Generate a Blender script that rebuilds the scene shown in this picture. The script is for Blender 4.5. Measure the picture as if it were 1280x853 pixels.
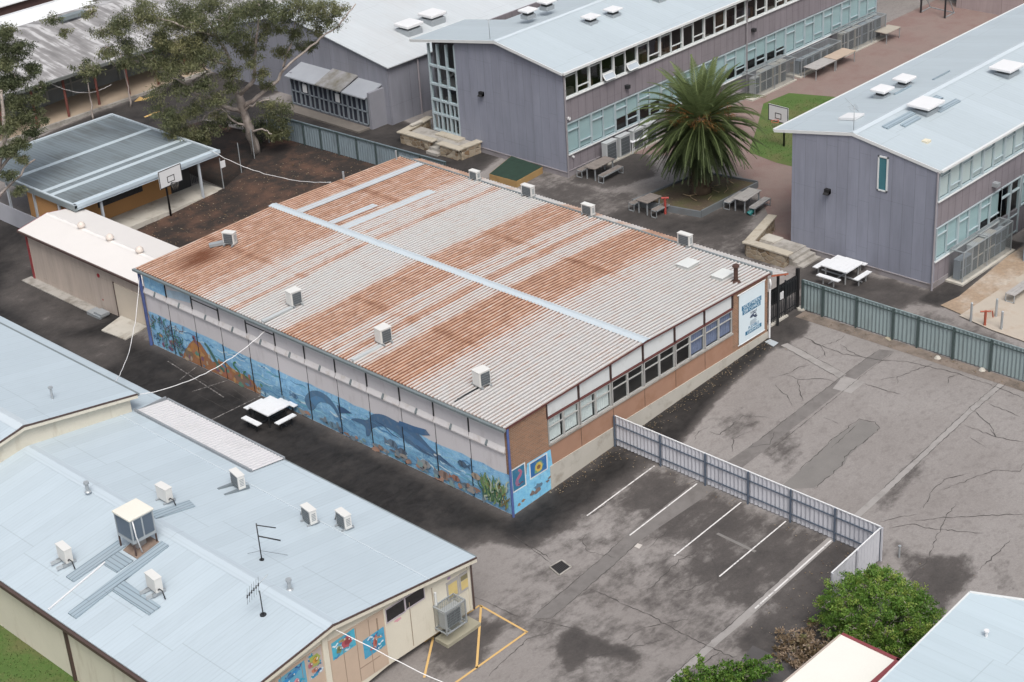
import bpy, math, random
import numpy as np
from math import sin, cos, pi, radians, sqrt, atan2
from mathutils import Vector, Matrix

S = bpy.context.scene
for o in list(bpy.data.objects):
    bpy.data.objects.remove(o)
COL = S.collection
RND = random.Random(11)

# ------------------------------------------------------------------ camera
cd = bpy.data.cameras.new('camera')
cam = bpy.data.objects.new('camera', cd)
COL.objects.link(cam)
cd.sensor_width = 36.0
cd.lens = 60.811
cd.clip_start = 0.5
cd.clip_end = 2000
_f = Vector((0.6223, 0.6308, -0.4634))
_r = Vector((0.688, -0.7232, -0.0606))
_u = Vector((0.3734, 0.2811, 0.884))
m = Matrix((( _r.x, _u.x, -_f.x), (_r.y, _u.y, -_f.y), (_r.z, _u.z, -_f.z))).to_4x4()
m.translation = Vector((-40.6158, -41.7665, 38.3631))
cam.matrix_world = m
S.camera = cam
S.render.resolution_x = 1024
S.render.resolution_y = 682

# ------------------------------------------------------------------ sky, sun, exposure
SUN_EL, SUN_ROT = radians(58), radians(215)
W = bpy.data.worlds.new('World')
S.world = W
W.use_nodes = True
nt = W.node_tree
bg = nt.nodes['Background']
sky = nt.nodes.new('ShaderNodeTexSky')
sky.sky_type = 'NISHITA'
sky.sun_disc = False
sky.sun_elevation = SUN_EL
sky.sun_rotation = SUN_ROT
sky.air_density = 1.0
sky.dust_density = 6.0
sky.ozone_density = 0.6
hs = nt.nodes.new('ShaderNodeHueSaturation')
hs.inputs['Saturation'].default_value = 0.50
nt.links.new(sky.outputs[0], hs.inputs['Color'])
nt.links.new(hs.outputs[0], bg.inputs['Color'])
bg.inputs['Strength'].default_value = 0.13
sl = bpy.data.lights.new('sun', 'SUN')
sl.energy = 1.3
sl.angle = radians(24)
sl.color = (1.0, 0.975, 0.945)
sun = bpy.data.objects.new('sun', sl)
COL.objects.link(sun)
# sky rotation is measured from +Y towards +X
_d = Vector((sin(SUN_ROT) * cos(SUN_EL), cos(SUN_ROT) * cos(SUN_EL), sin(SUN_EL)))
sun.rotation_euler = _d.to_track_quat('Z', 'Y').to_euler()
sun.location = (0, 0, 60)
S.view_settings.view_transform = 'Standard'
S.view_settings.look = 'None'
S.view_settings.gamma = 1.0
S.view_settings.use_curve_mapping = False
S.view_settings.exposure = 0.35

# ------------------------------------------------------------------ node helpers
class NT:
    def __init__(s, name):
        s.m = bpy.data.materials.new(name)
        s.m.use_nodes = True
        s.t = s.m.node_tree
        s.b = s.t.nodes['Principled BSDF']
        s._p = None
    def n(s, typ, **kw):
        nd = s.t.nodes.new('ShaderNode' + typ)
        for k, v in kw.items():
            setattr(nd, k, v)
        return nd
    def l(s, a, b):
        s.t.links.new(a, b)
    def put(s, sock, v):
        if hasattr(v, 'links'):
            s.l(v, sock)
        elif isinstance(v, (tuple, list)) and len(v) == 3 and sock.type == 'RGBA':
            sock.default_value = (*v, 1)
        else:
            sock.default_value = v
    def pos(s):
        if s._p is None:
            s._p = s.n('NewGeometry').outputs['Position']
        return s._p
    def obj(s):
        return s.n('TexCoord').outputs['Object']
    def scale(s, vec, sx, sy, sz):
        a = s.n('VectorMath', operation='MULTIPLY')
        s.l(vec, a.inputs[0])
        a.inputs[1].default_value = (sx, sy, sz)
        return a.outputs[0]
    def noise(s, vec, sc, det=4, rough=.55, dist=0.):
        a = s.n('TexNoise')
        s.l(vec, a.inputs['Vector'])
        a.inputs['Scale'].default_value = sc
        a.inputs['Detail'].default_value = det
        a.inputs['Roughness'].default_value = rough
        a.inputs['Distortion'].default_value = dist
        return a.outputs['Fac']
    def math(s, op, a, b=0., c=None, clamp=False):
        x = s.n('Math', operation=op, use_clamp=clamp)
        s.put(x.inputs[0], a)
        s.put(x.inputs[1], b)
        if c is not None:
            s.put(x.inputs[2], c)
        return x.outputs[0]
    def rng(s, v, a, b, lo=0., hi=1.):
        x = s.n('MapRange', clamp=True)
        s.put(x.inputs[0], v)
        x.inputs[1].default_value = a
        x.inputs[2].default_value = b
        x.inputs[3].default_value = lo
        x.inputs[4].default_value = hi
        return x.outputs[0]
    def mix(s, f, a, b, mode='MIX'):
        x = s.n('Mix', data_type='RGBA', blend_type=mode)
        s.put(x.inputs[0], f)
        s.put(x.inputs[6], a)
        s.put(x.inputs[7], b)
        return x.outputs[2]
    def sep(s, vec):
        x = s.n('SeparateXYZ')
        s.l(vec, x.inputs[0])
        return x.outputs
    def comb(s, a, b, c):
        x = s.n('CombineXYZ')
        for i, v in enumerate((a, b, c)):
            s.put(x.inputs[i], v)
        return x.outputs[0]
    def ramp(s, v, stops, interp='LINEAR'):
        x = s.n('ValToRGB')
        s.l(v, x.inputs[0])
        cr = x.color_ramp
        cr.interpolation = interp
        while len(cr.elements) < len(stops):
            cr.elements.new(1.0)
        for e, (p, c) in zip(cr.elements, stops):
            e.position = p
            e.color = (c, c, c, 1) if not isinstance(c, tuple) else (*c, 1)
        return x.outputs[0]
    def bump(s, h, strength=.3, dist=.02):
        x = s.n('Bump')
        x.inputs['Strength'].default_value = strength
        x.inputs['Distance'].default_value = dist
        s.l(h, x.inputs['Height'])
        s.l(x.outputs[0], s.b.inputs['Normal'])
    def fin(s, col=None, rough=None, metal=0., spec=None):
        if col is not None: s.put(s.b.inputs['Base Color'], col)
        if rough is not None: s.put(s.b.inputs['Roughness'], rough)
        s.put(s.b.inputs['Metallic'], metal)
        if spec is not None: s.put(s.b.inputs['Specular IOR Level'], spec)
        return s.m

def mat(name, col, rough=.65, var=.14, sc=1.3, metal=0., dirt=None, damt=.5, dsc=.8, fine=.06, local=False, spec=None, drip=False):
    """plain surface with broad and fine tone variation and optional blotchy dirt of its own colour"""
    t = NT(name)
    p = t.obj() if local else t.pos()
    n1 = t.noise(p, sc, 5)
    n2 = t.noise(p, sc * 17, 3)
    v = t.math('MULTIPLY_ADD', n1, 2 * var, 1 - var)
    v2 = t.math('MULTIPLY_ADD', n2, 2 * fine, 1 - fine)
    k = t.math('MULTIPLY', v, v2)
    c = t.mix(1.0, (*col,), t.comb(k, k, k), 'MULTIPLY')
    if dirt is not None:
        q = t.scale(p, 1, 1, .22) if drip else p
        d = t.noise(q, dsc * (3 if drip else 1), 6, .65)
        c = t.mix(t.rng(d, .62 - .25 * damt, .85 - .2 * damt, 0, .85), c, dirt)
    r = t.math('MULTIPLY_ADD', n2, .2, rough - .1)
    return t.fin(c, r, metal, spec)

def wobble(t, p):
    return t.noise(p, .35, 4)

# --- metal deck roofs: thin ribs running down the slope, sheet to sheet tone changes, faint grime
def deck(name, col, axis, pitch=.25, rough=.42, grime=(.30, .31, .32), gam=.25, ribc=.05):
    t = NT(name)
    x, y, z = t.sep(t.pos())
    a = y if axis == 'y' else x            # ribs are spaced along this axis
    fr = t.math('FRACT', t.math('DIVIDE', a, pitch))
    rib = t.rng(t.math('ABSOLUTE', t.math('SUBTRACT', fr, .5)), .36, .46)
    sheet = t.math('FLOOR', t.math('DIVIDE', a, .76))
    wn = t.n('TexWhiteNoise', noise_dimensions='1D')
    t.l(sheet, wn.inputs['W'])
    st = t.scale(t.pos(), *((.25, 5, 5) if axis == 'y' else (5, .25, 5)))
    n1 = t.noise(st, 1.0, 5)
    n2 = t.noise(t.pos(), .3, 5)
    k = t.math('MULTIPLY_ADD', wn.outputs[0], .07, .965)
    k = t.math('MULTIPLY', k, t.math('MULTIPLY_ADD', n1, .12, .94))
    k = t.math('MULTIPLY', k, t.math('MULTIPLY_ADD', rib, -ribc, 1.0))
    sf = t.math('FRACT', t.math('DIVIDE', a, .76))
    k = t.math('MULTIPLY', k, t.math('MULTIPLY_ADD', t.math('LESS_THAN', sf, .035), -.09, 1.0))
    o_ = x if axis == 'y' else y
    wl = t.n('TexWhiteNoise', noise_dimensions='1D')
    t.l(t.math('FLOOR', t.math('DIVIDE', a, 2.28)), wl.inputs['W'])
    lf = t.math('FRACT', t.math('ADD', t.math('DIVIDE', o_, 5.3), t.math('MULTIPLY', t.math('ROUND', t.math('MULTIPLY', wl.outputs[0], 3.)), .04)))
    k = t.math('MULTIPLY', k, t.math('MULTIPLY_ADD', t.math('LESS_THAN', lf, .007), -.16, 1.0))
    st2 = t.scale(t.pos(), *((.12, 9, 9) if axis == 'y' else (9, .12, 9)))
    k = t.math('MULTIPLY', k, t.math('MULTIPLY_ADD', t.rng(t.noise(st2, 1.0, 6, .7), .5, .75), -.07, 1.015))
    c = t.mix(1.0, col, t.comb(k, k, k), 'MULTIPLY')
    c = t.mix(t.rng(t.math('MULTIPLY_ADD', n1, .45, t.math('MULTIPLY', n2, .7)), .56, .82, 0, gam), c, grime)
    t.bump(rib, .18, .01)
    return t.fin(c, t.math('MULTIPLY_ADD', n1, .25, rough - .12), 0., .35)

def cladding(name, col, pitch=.52, groove=.035, gcol=.55):
    t = NT(name)
    x, y, z = t.sep(t.pos())
    s = t.math('ADD', x, y)
    q = t.math('DIVIDE', s, pitch)
    fr = t.math('FRACT', q)
    g = t.math('LESS_THAN', fr, groove)
    wn = t.n('TexWhiteNoise', noise_dimensions='1D')
    t.l(t.math('FLOOR', q), wn.inputs['W'])
    n1 = t.noise(t.scale(t.pos(), 1, 1, .18), 2.2, 6, .62)
    n2 = t.noise(t.pos(), .5, 4)
    n3 = t.noise(t.scale(t.pos(), 14, 14, .6), 1.0, 3)
    k = t.math('MULTIPLY_ADD', wn.outputs[0], .10, .95)
    k = t.math('MULTIPLY', k, t.math('MULTIPLY_ADD', n1, .50, .75))
    hl = t.math('LESS_THAN', t.math('FRACT', t.math('DIVIDE', t.math('ADD', z, t.math('MULTIPLY', t.math('FLOOR', t.math('MULTIPLY', wn.outputs[0], 3.)), .37)), 2.44)), .007)
    k = t.math('MULTIPLY', k, t.math('MULTIPLY_ADD', hl, -.22, 1.0))
    k = t.math('MULTIPLY', k, t.math('MULTIPLY_ADD', n3, .16, .92))
    k = t.math('MULTIPLY', k, t.math('MULTIPLY_ADD', g, gcol - 1, 1.0))
    c = t.mix(1.0, col, t.comb(k, k, k), 'MULTIPLY')
    c = t.mix(t.rng(n2, .55, .8, 0, .35), c, (col[0] * 1.22, col[1] * 1.2, col[2] * 1.16))
    t.bump(t.math('SUBTRACT', 1.0, g), .6, .015)
    return t.fin(c, .75)

def brickmat(name, c1, c2, mortar):
    t = NT(name)
    x, y, z = t.sep(t.pos())
    b = t.n('TexBrick')
    t.l(t.comb(t.math('ADD', x, y), z, 0.), b.inputs['Vector'])
    b.inputs['Scale'].default_value = 1.0
    b.inputs['Brick Width'].default_value = .24
    b.inputs['Row Height'].default_value = .086
    b.inputs['Mortar Size'].default_value = .009
    b.inputs['Color1'].default_value = (*c1, 1)
    b.inputs['Color2'].default_value = (*c2, 1)
    b.inputs['Mortar'].default_value = (*mortar, 1)
    b.inputs['Bias'].default_value = -.1
    n = t.noise(t.pos(), 1.1, 5)
    n2 = t.noise(t.pos(), 9, 3)
    k = t.math('MULTIPLY', t.math('MULTIPLY_ADD', n, .5, .75), t.math('MULTIPLY_ADD', n2, .3, .85))
    c = t.mix(1.0, b.outputs['Color'], t.comb(k, k, k), 'MULTIPLY')
    t.bump(t.math('SUBTRACT', 1.0, b.outputs['Fac']), .4, .006)
    return t.fin(c, .85)

def stonemat(name):
    t = NT(name)
    v = t.n('TexVoronoi', feature='F1')
    w = t.noise(t.pos(), 2.0, 3)
    t.l(t.scale(t.pos(), 2.6, 2.6, 4.4), v.inputs['Vector'])
    v.inputs['Scale'].default_value = 1.0
    e = t.n('TexVoronoi', feature='DISTANCE_TO_EDGE')
    t.l(t.scale(t.pos(), 2.6, 2.6, 4.4), e.inputs['Vector'])
    e.inputs['Scale'].default_value = 1.0
    n = t.noise(t.pos(), 7, 5)
    base = t.ramp(t.sep(v.outputs['Color'])[0], [(0., (.12, .085, .055)), (.35, (.27, .21, .14)), (.6, (.36, .31, .235)), (.8, (.20, .13, .075)), (1., (.42, .37, .29))])
    k = t.math('MULTIPLY_ADD', n, .7, .6)
    c = t.mix(1.0, base, t.comb(k, k, k), 'MULTIPLY')
    c = t.mix(t.rng(e.outputs['Distance'], .02, .07, 1, 0), c, (.30, .27, .22))
    t.bump(t.rng(e.outputs['Distance'], 0, .12), .7, .03)
    return t.fin(c, .9)

def rustroof():
    t = NT('rusted_corrugated_iron')
    x, y, z = t.sep(t.pos())
    yn = t.math('DIVIDE', y, 24.4)
    wob = t.noise(t.scale(t.pos(), .35, 1.4, 1), 1.0, 3)
    yy = t.math('ADD', yn, t.math('MULTIPLY_ADD', wob, .012, -.006))
    bands = [(0, .16), (1.5, .10), (3.6, .20), (4.8, .34), (5.35, .52), (5.9, .86), (8.0, .90), (8.3, .42), (9.1, .28), (9.35, .75), (9.7, .78), (9.9, .32),
             (10.25, .38), (10.4, .74), (10.6, .40), (10.95, .42), (11.2, .84), (13.3, .84), (13.7, .30), (14.4, .12), (16.7, .14), (16.95, .70), (17.15, .70),
             (17.4, .28), (17.95, .34), (18.1, .70), (18.3, .32), (18.9, .38), (19.4, .72), (20.5, .86), (24.3, .9)]
    b = t.ramp(yy, [(p / 24.4, c) for p, c in bands])
    # every rib and pan weathers on its own; sheets along the slope are separate lengths
    pan = t.math('FLOOR', t.math('DIVIDE', y, .1015))
    wn = t.n('TexWhiteNoise', noise_dimensions='1D')
    t.l(pan, wn.inputs['W'])
    n1 = t.noise(t.comb(t.math('MULTIPLY', x, .5), t.math('MULTIPLY', y, 4.5), t.math('MULTIPLY', wn.outputs[0], 3.)), 1.0, 6, .65)
    n2 = t.noise(t.scale(t.pos(), 1.5, 1.5, 1), 1.4, 5, .65)
    n3 = t.noise(t.scale(t.pos(), 4., 10., 1), 1.6, 4, .7)
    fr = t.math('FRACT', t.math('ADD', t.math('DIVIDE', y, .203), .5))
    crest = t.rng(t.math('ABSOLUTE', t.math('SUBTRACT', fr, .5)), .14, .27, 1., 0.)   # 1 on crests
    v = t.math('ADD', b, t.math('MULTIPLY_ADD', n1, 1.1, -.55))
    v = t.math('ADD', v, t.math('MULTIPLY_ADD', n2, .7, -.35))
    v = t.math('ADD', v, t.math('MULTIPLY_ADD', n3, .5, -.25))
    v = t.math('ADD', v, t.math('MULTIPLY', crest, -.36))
    v = t.math('ADD', v, .17)
    # end laps across the sheets rust first, and one burnt brown corner
    for lx in (3.9, 12.6):
        dl = t.math('ABSOLUTE', t.math('SUBTRACT', x, lx))
        v = t.math('ADD', v, t.math('MULTIPLY', t.rng(dl, .0, .35, 1, 0), t.math('MULTIPLY', b, .35)))
    ds = t.n('VectorMath', operation='DISTANCE')
    t.l(t.scale(t.pos(), .55, 1, 0), ds.inputs[0])
    ds.inputs[1].default_value = (1.25, 22.6, 0)
    burn = t.math('MULTIPLY', t.rng(t.math('ADD', ds.outputs['Value'], t.math('MULTIPLY_ADD', n2, .9, -.45)), .2, 1.1, 1, 0), 1.0)
    v = t.math('ADD', v, t.math('MULTIPLY', burn, .7))
    rust = t.rng(v, .30, .74)
    heavy = t.rng(v, .80, 1.35)
    zinc = t.mix(crest, t.mix(n3, (.21, .205, .20), (.30, .295, .29)), t.mix(n3, (.43, .425, .42), (.56, .56, .56)))  # dirty pans darker, crests paler: rib shading put into the colour
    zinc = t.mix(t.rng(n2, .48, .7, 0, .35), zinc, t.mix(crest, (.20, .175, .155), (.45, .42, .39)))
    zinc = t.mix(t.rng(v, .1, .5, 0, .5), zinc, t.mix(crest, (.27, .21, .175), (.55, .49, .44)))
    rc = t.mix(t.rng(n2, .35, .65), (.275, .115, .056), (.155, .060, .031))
    rc = t.mix(t.math('MULTIPLY', crest, t.rng(n3, .3, .6, .35, .85)), rc, (.48, .34, .26))  # pale crest highlight painted over the rust colour
    rc = t.mix(heavy, rc, (.13, .05, .026))
    c = t.mix(rust, zinc, rc)
    return t.fin(c, t.math('MULTIPLY_ADD', rust, .35, .45), 0., .3)

def glassmat(name, tint=(.9, .95, .95), refl=.10):
    t = NT(name)
    tr = t.n('BsdfTransparent')
    tr.inputs[0].default_value = (*tint, 1)
    gl = t.n('BsdfGlossy')
    gl.inputs['Roughness'].default_value = .04
    gl.inputs['Color'].default_value = (.9, .95, 1, 1)
    mx = t.n('MixShader')
    lw = t.n('LayerWeight')
    lw.inputs['Blend'].default_value = .25
    t.l(t.math('MULTIPLY_ADD', t.math('POWER', lw.outputs['Facing'], 3.), .5, refl * .6), mx.inputs[0])
    t.l(tr.outputs[0], mx.inputs[1])
    t.l(gl.outputs[0], mx.inputs[2])
    out = t.t.nodes['Material Output']
    t.l(mx.outputs[0], out.inputs['Surface'])
    return t.m

def wiremat(name, col=(.22, .25, .26), dens=.36):
    """woven wire or louvre mesh: fine grid of holes"""
    t = NT(name)
    p = t.obj()
    x, y, z = t.sep(p)
    a = t.math('LESS_THAN', t.math('FRACT', t.math('MULTIPLY', t.math('ADD', x, y), 18.)), dens * .5)
    b = t.math('LESS_THAN', t.math('FRACT', t.math('MULTIPLY', t.math('MULTIPLY_ADD', t.math('SUBTRACT', x, y), .5, z), 18.)), dens * .5)
    k = t.math('MAXIMUM', a, b)
    t.put(t.b.inputs['Alpha'], k)
    return t.fin(col, .5, .3)

def leafmat(name, cols, rough=.5):
    t = NT(name)
    at = t.n('Attribute', attribute_name='tint')
    c = t.ramp(at.outputs['Fac'], [(i / (len(cols) - 1), c) for i, c in enumerate(cols)])
    n = t.noise(t.obj(), .9, 3)
    k = t.math('MULTIPLY_ADD', n, .6, .7)
    c = t.mix(1.0, c, t.comb(k, k, k), 'MULTIPLY')
    tl = t.n('BsdfTranslucent')
    t.l(c, tl.inputs[0])
    t.fin(c, rough, 0., .3)
    mx = t.n('MixShader')
    mx.inputs[0].default_value = .36
    t.l(t.b.outputs[0], mx.inputs[1])
    t.l(tl.outputs[0], mx.inputs[2])
    t.l(mx.outputs[0], t.t.nodes['Material Output'].inputs['Surface'])
    return t.m

def groundmat():
    t = NT('weathered_asphalt')
    p = t.pos()
    d = t.n('Attribute', attribute_name='damp').outputs['Fac']
    n0 = t.noise(p, .16, 4)
    n1 = t.noise(p, .55, 6, .62)
    n2 = t.noise(t.scale(p, 1.0, 1.5, 1), 2.3, 5, .65)
    n3 = t.noise(p, 45, 3)
    n4 = t.noise(t.scale(p, .25, 2.2, 1), 1.0, 4)
    n5 = t.noise(t.scale(p, 1.0, 2.0, 1), .9, 8, .72, .6)
    v = t.math('ADD', d, t.math('MULTIPLY_ADD', n1, 1.05, -.525))
    v = t.math('ADD', v, t.math('MULTIPLY_ADD', n2, .45, -.225))
    v = t.math('ADD', v, t.math('MULTIPLY_ADD', n5, .85, -.425))
    f = t.rng(v, .32, .66)
    f2 = t.rng(v, .66, 1.30)
    pale = t.mix(t.rng(n0, .35, .65), (.198, .182, .173), (.240, .225, .216))
    pale = t.mix(t.rng(n2, .50, .70, 0, .55), pale, (.150, .136, .129))
    pale = t.mix(t.rng(n4, .55, .8, 0, .35), pale, (.27, .255, .245))
    n6 = t.noise(p, 11, 5, .7)
    k = t.math('MULTIPLY', t.math('MULTIPLY_ADD', n3, .7, .65), t.math('MULTIPLY_ADD', n6, .55, .73))
    dark = t.mix(n5, (.062, .056, .053), (.100, .091, .087))
    c = t.mix(f, pale, dark)
    c = t.mix(f2, c, t.mix(t.rng(n5, .38, .62), (.011, .0105, .0105), (.030, .028, .0275)))
    sp = t.rng(t.noise(p, 16, 2), .70, .76, 0, .45)
    c = t.mix(1.0, c, t.comb(k, k, k), 'MULTIPLY')
    c = t.mix(sp, c, t.mix(1.0, c, (.55, .53, .52), 'MULTIPLY'))
    t.bump(n3, .25, .01)
    return t.fin(c, t.math('MULTIPLY_ADD', f2, -.22, .92), 0., .25)

def spotted(name, base, fleck, fl=.66, sc=9., var=.4, rough=.95, second=None):
    t = NT(name)
    p = t.pos()
    n1 = t.noise(p, .5, 6, .65)
    n2 = t.noise(p, sc, 4, .7)
    n3 = t.noise(p, sc * 3.1, 2)
    k = t.math('MULTIPLY', t.math('MULTIPLY_ADD', n1, 2 * var, 1 - var), t.math('MULTIPLY_ADD', n3, .6, .7))
    c = t.mix(1.0, base, t.comb(k, k, k), 'MULTIPLY')
    if second: c = t.mix(t.rng(n1, .45, .62), c, t.mix(1.0, second, t.comb(k, k, k), 'MULTIPLY'))
    c = t.mix(t.rng(n2, fl, fl + .08), c, fleck)
    t.bump(n2, .6, .04)
    return t.fin(c, rough)

def worn(name, col, under, lo=.40, hi=.52):
    t = NT(name)
    n = t.noise(t.pos(), 5.5, 6, .7)
    c = t.mix(t.rng(n, lo, hi), under, col)
    return t.fin(c, .8)

# ------------------------------------------------------------------ mesh helpers
class MB:
    def __init__(s):
        s.v = []; s.f = []; s.m = []; s.sm = []; s.tint = None
    def add(s, vs, fs, mi=0, smooth=False):
        b = len(s.v)
        s.v += [tuple(v) for v in vs]
        for f in fs:
            s.f.append(tuple(i + b for i in f)); s.m.append(mi); s.sm.append(smooth)
        return s
    def box(s, x0, y0, z0, x1, y1, z1, mi=0):
        x0, x1 = min(x0, x1), max(x0, x1); y0, y1 = min(y0, y1), max(y0, y1); z0, z1 = min(z0, z1), max(z0, z1)
        return s.add([(x0, y0, z0), (x1, y0, z0), (x1, y1, z0), (x0, y1, z0), (x0, y0, z1), (x1, y0, z1), (x1, y1, z1), (x0, y1, z1)],
              [(0, 3, 2, 1), (4, 5, 6, 7), (0, 1, 5, 4), (1, 2, 6, 5), (2, 3, 7, 6), (3, 0, 4, 7)], mi)
    def prism(s, pts, vec, mi=0):
        n = len(pts); v = Vector(vec)
        a = [Vector(p) for p in pts]
        nrm = Vector((0, 0, 0))
        for i in range(n):
            nrm += a[i].cross(a[(i + 1) % n])
        if nrm.dot(v) < 0: a.reverse()
        vs = a + [p + v for p in a]
        fs = [tuple(range(n - 1, -1, -1)), tuple(range(n, 2 * n))]
        fs += [(i, (i + 1) % n, n + (i + 1) % n, n + i) for i in range(n)]
        return s.add(vs, fs, mi)
    def poly(s, pts, mi=0):
        return s.add(pts, [tuple(range(len(pts)))], mi)
    def bar(s, p0, p1, w, h, mi=0, up=(0, 0, 1)):
        p0 = Vector(p0); p1 = Vector(p1); d = (p1 - p0).normalized(); u = Vector(up)
        if abs(d.dot(u)) > .98: u = Vector((1, 0, 0))
        a = d.cross(u).normalized(); b = a.cross(d).normalized()
        q = [p0 + a * (sx * w / 2) + b * (sy * h / 2) for sx, sy in ((-1, -1), (1, -1), (1, 1), (-1, 1))]
        return s.prism(q, p1 - p0, mi)
    def cyl(s, p0, p1, r0, r1=None, n=10, mi=0, smooth=True):
        r1 = r0 if r1 is None else r1
        p0 = Vector(p0); p1 = Vector(p1); d = (p1 - p0).normalized()
        u = Vector((0, 0, 1)) if abs(d.z) < .95 else Vector((1, 0, 0))
        a = d.cross(u).normalized(); b = d.cross(a)
        vs = [p0 + (a * cos(2 * pi * i / n) + b * sin(2 * pi * i / n)) * r0 for i in range(n)]
        vs += [p1 + (a * cos(2 * pi * i / n) + b * sin(2 * pi * i / n)) * r1 for i in range(n)]
        s.add(vs, [(i, (i + 1) % n, n + (i + 1) % n, n + i) for i in range(n)], mi, smooth)
        s.add(vs[:n], [tuple(range(n - 1, -1, -1))], mi); s.add(vs[n:], [tuple(range(n))], mi)
        return s
    def tube(s, pts, r, n=6, mi=0):
        rr = r if isinstance(r, (list, tuple)) else [r] * len(pts)
        P = [Vector(p) for p in pts]; rings = []
        for i, p in enumerate(P):
            d = (P[min(i + 1, len(P) - 1)] - P[max(i - 1, 0)]).normalized()
            u = Vector((0, 0, 1)) if abs(d.z) < .9 else Vector((1, 0, 0))
            a = d.cross(u).normalized(); b = d.cross(a)
            rings.append([p + (a * cos(2 * pi * k / n) + b * sin(2 * pi * k / n)) * rr[i] for k in range(n)])
        vs = [v for r_ in rings for v in r_]
        fs = [(i * n + k, i * n + (k + 1) % n, (i + 1) * n + (k + 1) % n, (i + 1) * n + k) for i in range(len(P) - 1) for k in range(n)]
        fs += [tuple(range(n - 1, -1, -1)), tuple((len(P) - 1) * n + k for k in range(n))]
        return s.add(vs, fs, mi, True)
    def build(s, name, mats, parent=None, world=True, bevel=0.):
        me = bpy.data.meshes.new(name)
        off = Vector((0, 0, 0))
        if parent is not None and world:
            q = parent
            while q is not None:
                off += q.location; q = q.parent
        vs = [(v[0] - off.x, v[1] - off.y, v[2] - off.z) for v in s.v]
        me.from_pydata(vs, [], s.f)
        if not isinstance(mats, (list, tuple)): mats = [mats]
        for q in mats: me.materials.append(q)
        me.polygons.foreach_set('material_index', s.m)
        me.polygons.foreach_set('use_smooth', s.sm)
        if s.tint is not None:
            at = me.attributes.new('tint', 'FLOAT', 'FACE')
            at.data.foreach_set('value', s.tint)
        me.update()
        o = bpy.data.objects.new(name, me)
        COL.objects.link(o)
        if parent is not None: o.parent = parent
        if bevel:
            b = o.modifiers.new('bevel', 'BEVEL'); b.width = bevel; b.segments = 2; b.limit_method = 'ANGLE'
        return o

def tag(o, label, cat, group=None):
    o['label'] = label; o['category'] = cat
    if group: o['group'] = group
    return o
def thing(name, label, cat, loc=(0, 0, 0), group=None, rz=0.):
    o = bpy.data.objects.new(name, None)
    o.empty_display_size = .3
    COL.objects.link(o)
    o.location = loc; o.rotation_euler = (0, 0, rz)
    return tag(o, label, cat, group)
def struct(o, kind='structure'):
    o['kind'] = kind
    return o
def dup(root, loc, rz, label, group=None, scale=None):
    r = root.copy(); COL.objects.link(r); r.location = loc; r.rotation_euler = (0, 0, rz); r['label'] = label
    if group: r['group'] = group
    if scale: r.scale = scale
    def rec(a, b):
        for ch in list(a.children):
            if ch == b: continue
            c = ch.copy(); COL.objects.link(c); c.parent = b
            rec(ch, c)
    rec(root, r)
    return r

def sstep(a, b, x):
    t = min(max((x - a) / (b - a), 0.), 1.)
    return t * t * (3 - 2 * t)
def gz(x, y=0.):
    h = 0.8856 * min(max(x / 17.06, 0.), 1.)
    return h - .32 * sstep(25., 31., y) * (1 - sstep(1.5, 6., x))

# ------------------------------------------------------------------ shared materials
M_ASPH = groundmat()
M_WHITE = mat('white_paint', (.64, .65, .66), .5, .05)
M_WHITEWORN = worn('worn_white_line', (.62, .61, .60), (.17, .16, .155), .33, .47)
M_FAINT = worn('faded_line', (.30, .29, .28), (.055, .05, .05), .46, .62)
M_YELLOW = worn('worn_yellow_line', (.55, .36, .14), (.16, .13, .10), .28, .40)
M_CRACK = mat('crack_filler', (.055, .05, .048), .9, .4, 4)
M_CONC = mat('concrete', (.33, .315, .29), .88, .16, 1.0, dirt=(.12, .105, .085), damt=.6, dsc=1.2)
M_CONCP = mat('pale_concrete', (.44, .42, .375), .85, .12, 1.0, dirt=(.21, .18, .14), damt=.4, dsc=1.2)
M_BRICK = brickmat('orange_brown_brick', (.29, .158, .095), (.21, .12, .077), (.28, .215, .165))
M_RENDER = mat('painted_brick', (.325, .19, .13), .85, .14, 1.1, dirt=(.25, .13, .075), damt=.5)
M_LILAC = mat('pale_lilac_panel', (.58, .562, .58), .7, .06, .9, dirt=(.44, .41, .42), damt=.3, dsc=1.0, drip=True)
M_OFFWHITE = mat('off_white_panel', (.58, .61, .62), .6, .06, dirt=(.42, .40, .37), damt=.3)
M_MAROON = mat('maroon_trim', (.11, .035, .032), .6, .2)
M_BLUEPIPE = mat('blue_painted_steel', (.08, .12, .30), .55, .3, 3, dirt=(.06, .06, .10), damt=.5)
M_GUTTER = mat('grey_green_gutter', (.16, .19, .20), .5, .2)
M_DARK = mat('charcoal_metal', (.022, .024, .027), .5, .2)
M_BLACK = mat('black_void', (.008, .008, .009), .7, .2)
M_ALU = mat('aluminium', (.55, .57, .58), .38, .08, metal=.55)
M_GALV = mat('galvanised_steel', (.36, .39, .41), .45, .15, metal=.35)
M_GLASS = glassmat('window_glass')
M_FRAMEG = mat('grey_window_frame', (.36, .36, .35), .6, .12)
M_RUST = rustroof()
M_ZINC = mat('zinc_flashing', (.44, .50, .54), .4, .06, spec=.4)
M_ACWHITE = mat('white_enamel', (.60, .60, .58), .45, .05, local=True)
M_GRILLE = mat('dark_fan_grille', (.045, .05, .055), .5, .1, local=True)
M_LOUVRE = mat('grey_louvre', (.20, .23, .25), .5, .15, local=True)
M_SOIL = spotted('dark_bark_soil', (.026, .019, .016), (.17, .12, .085), .655, 5.5, .6, second=(.078, .042, .028))
M_BRICKMULCH = spotted('red_paving', (.225, .170, .152), (.32, .28, .26), .66, 12., .25, second=(.19, .128, .115))
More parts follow.
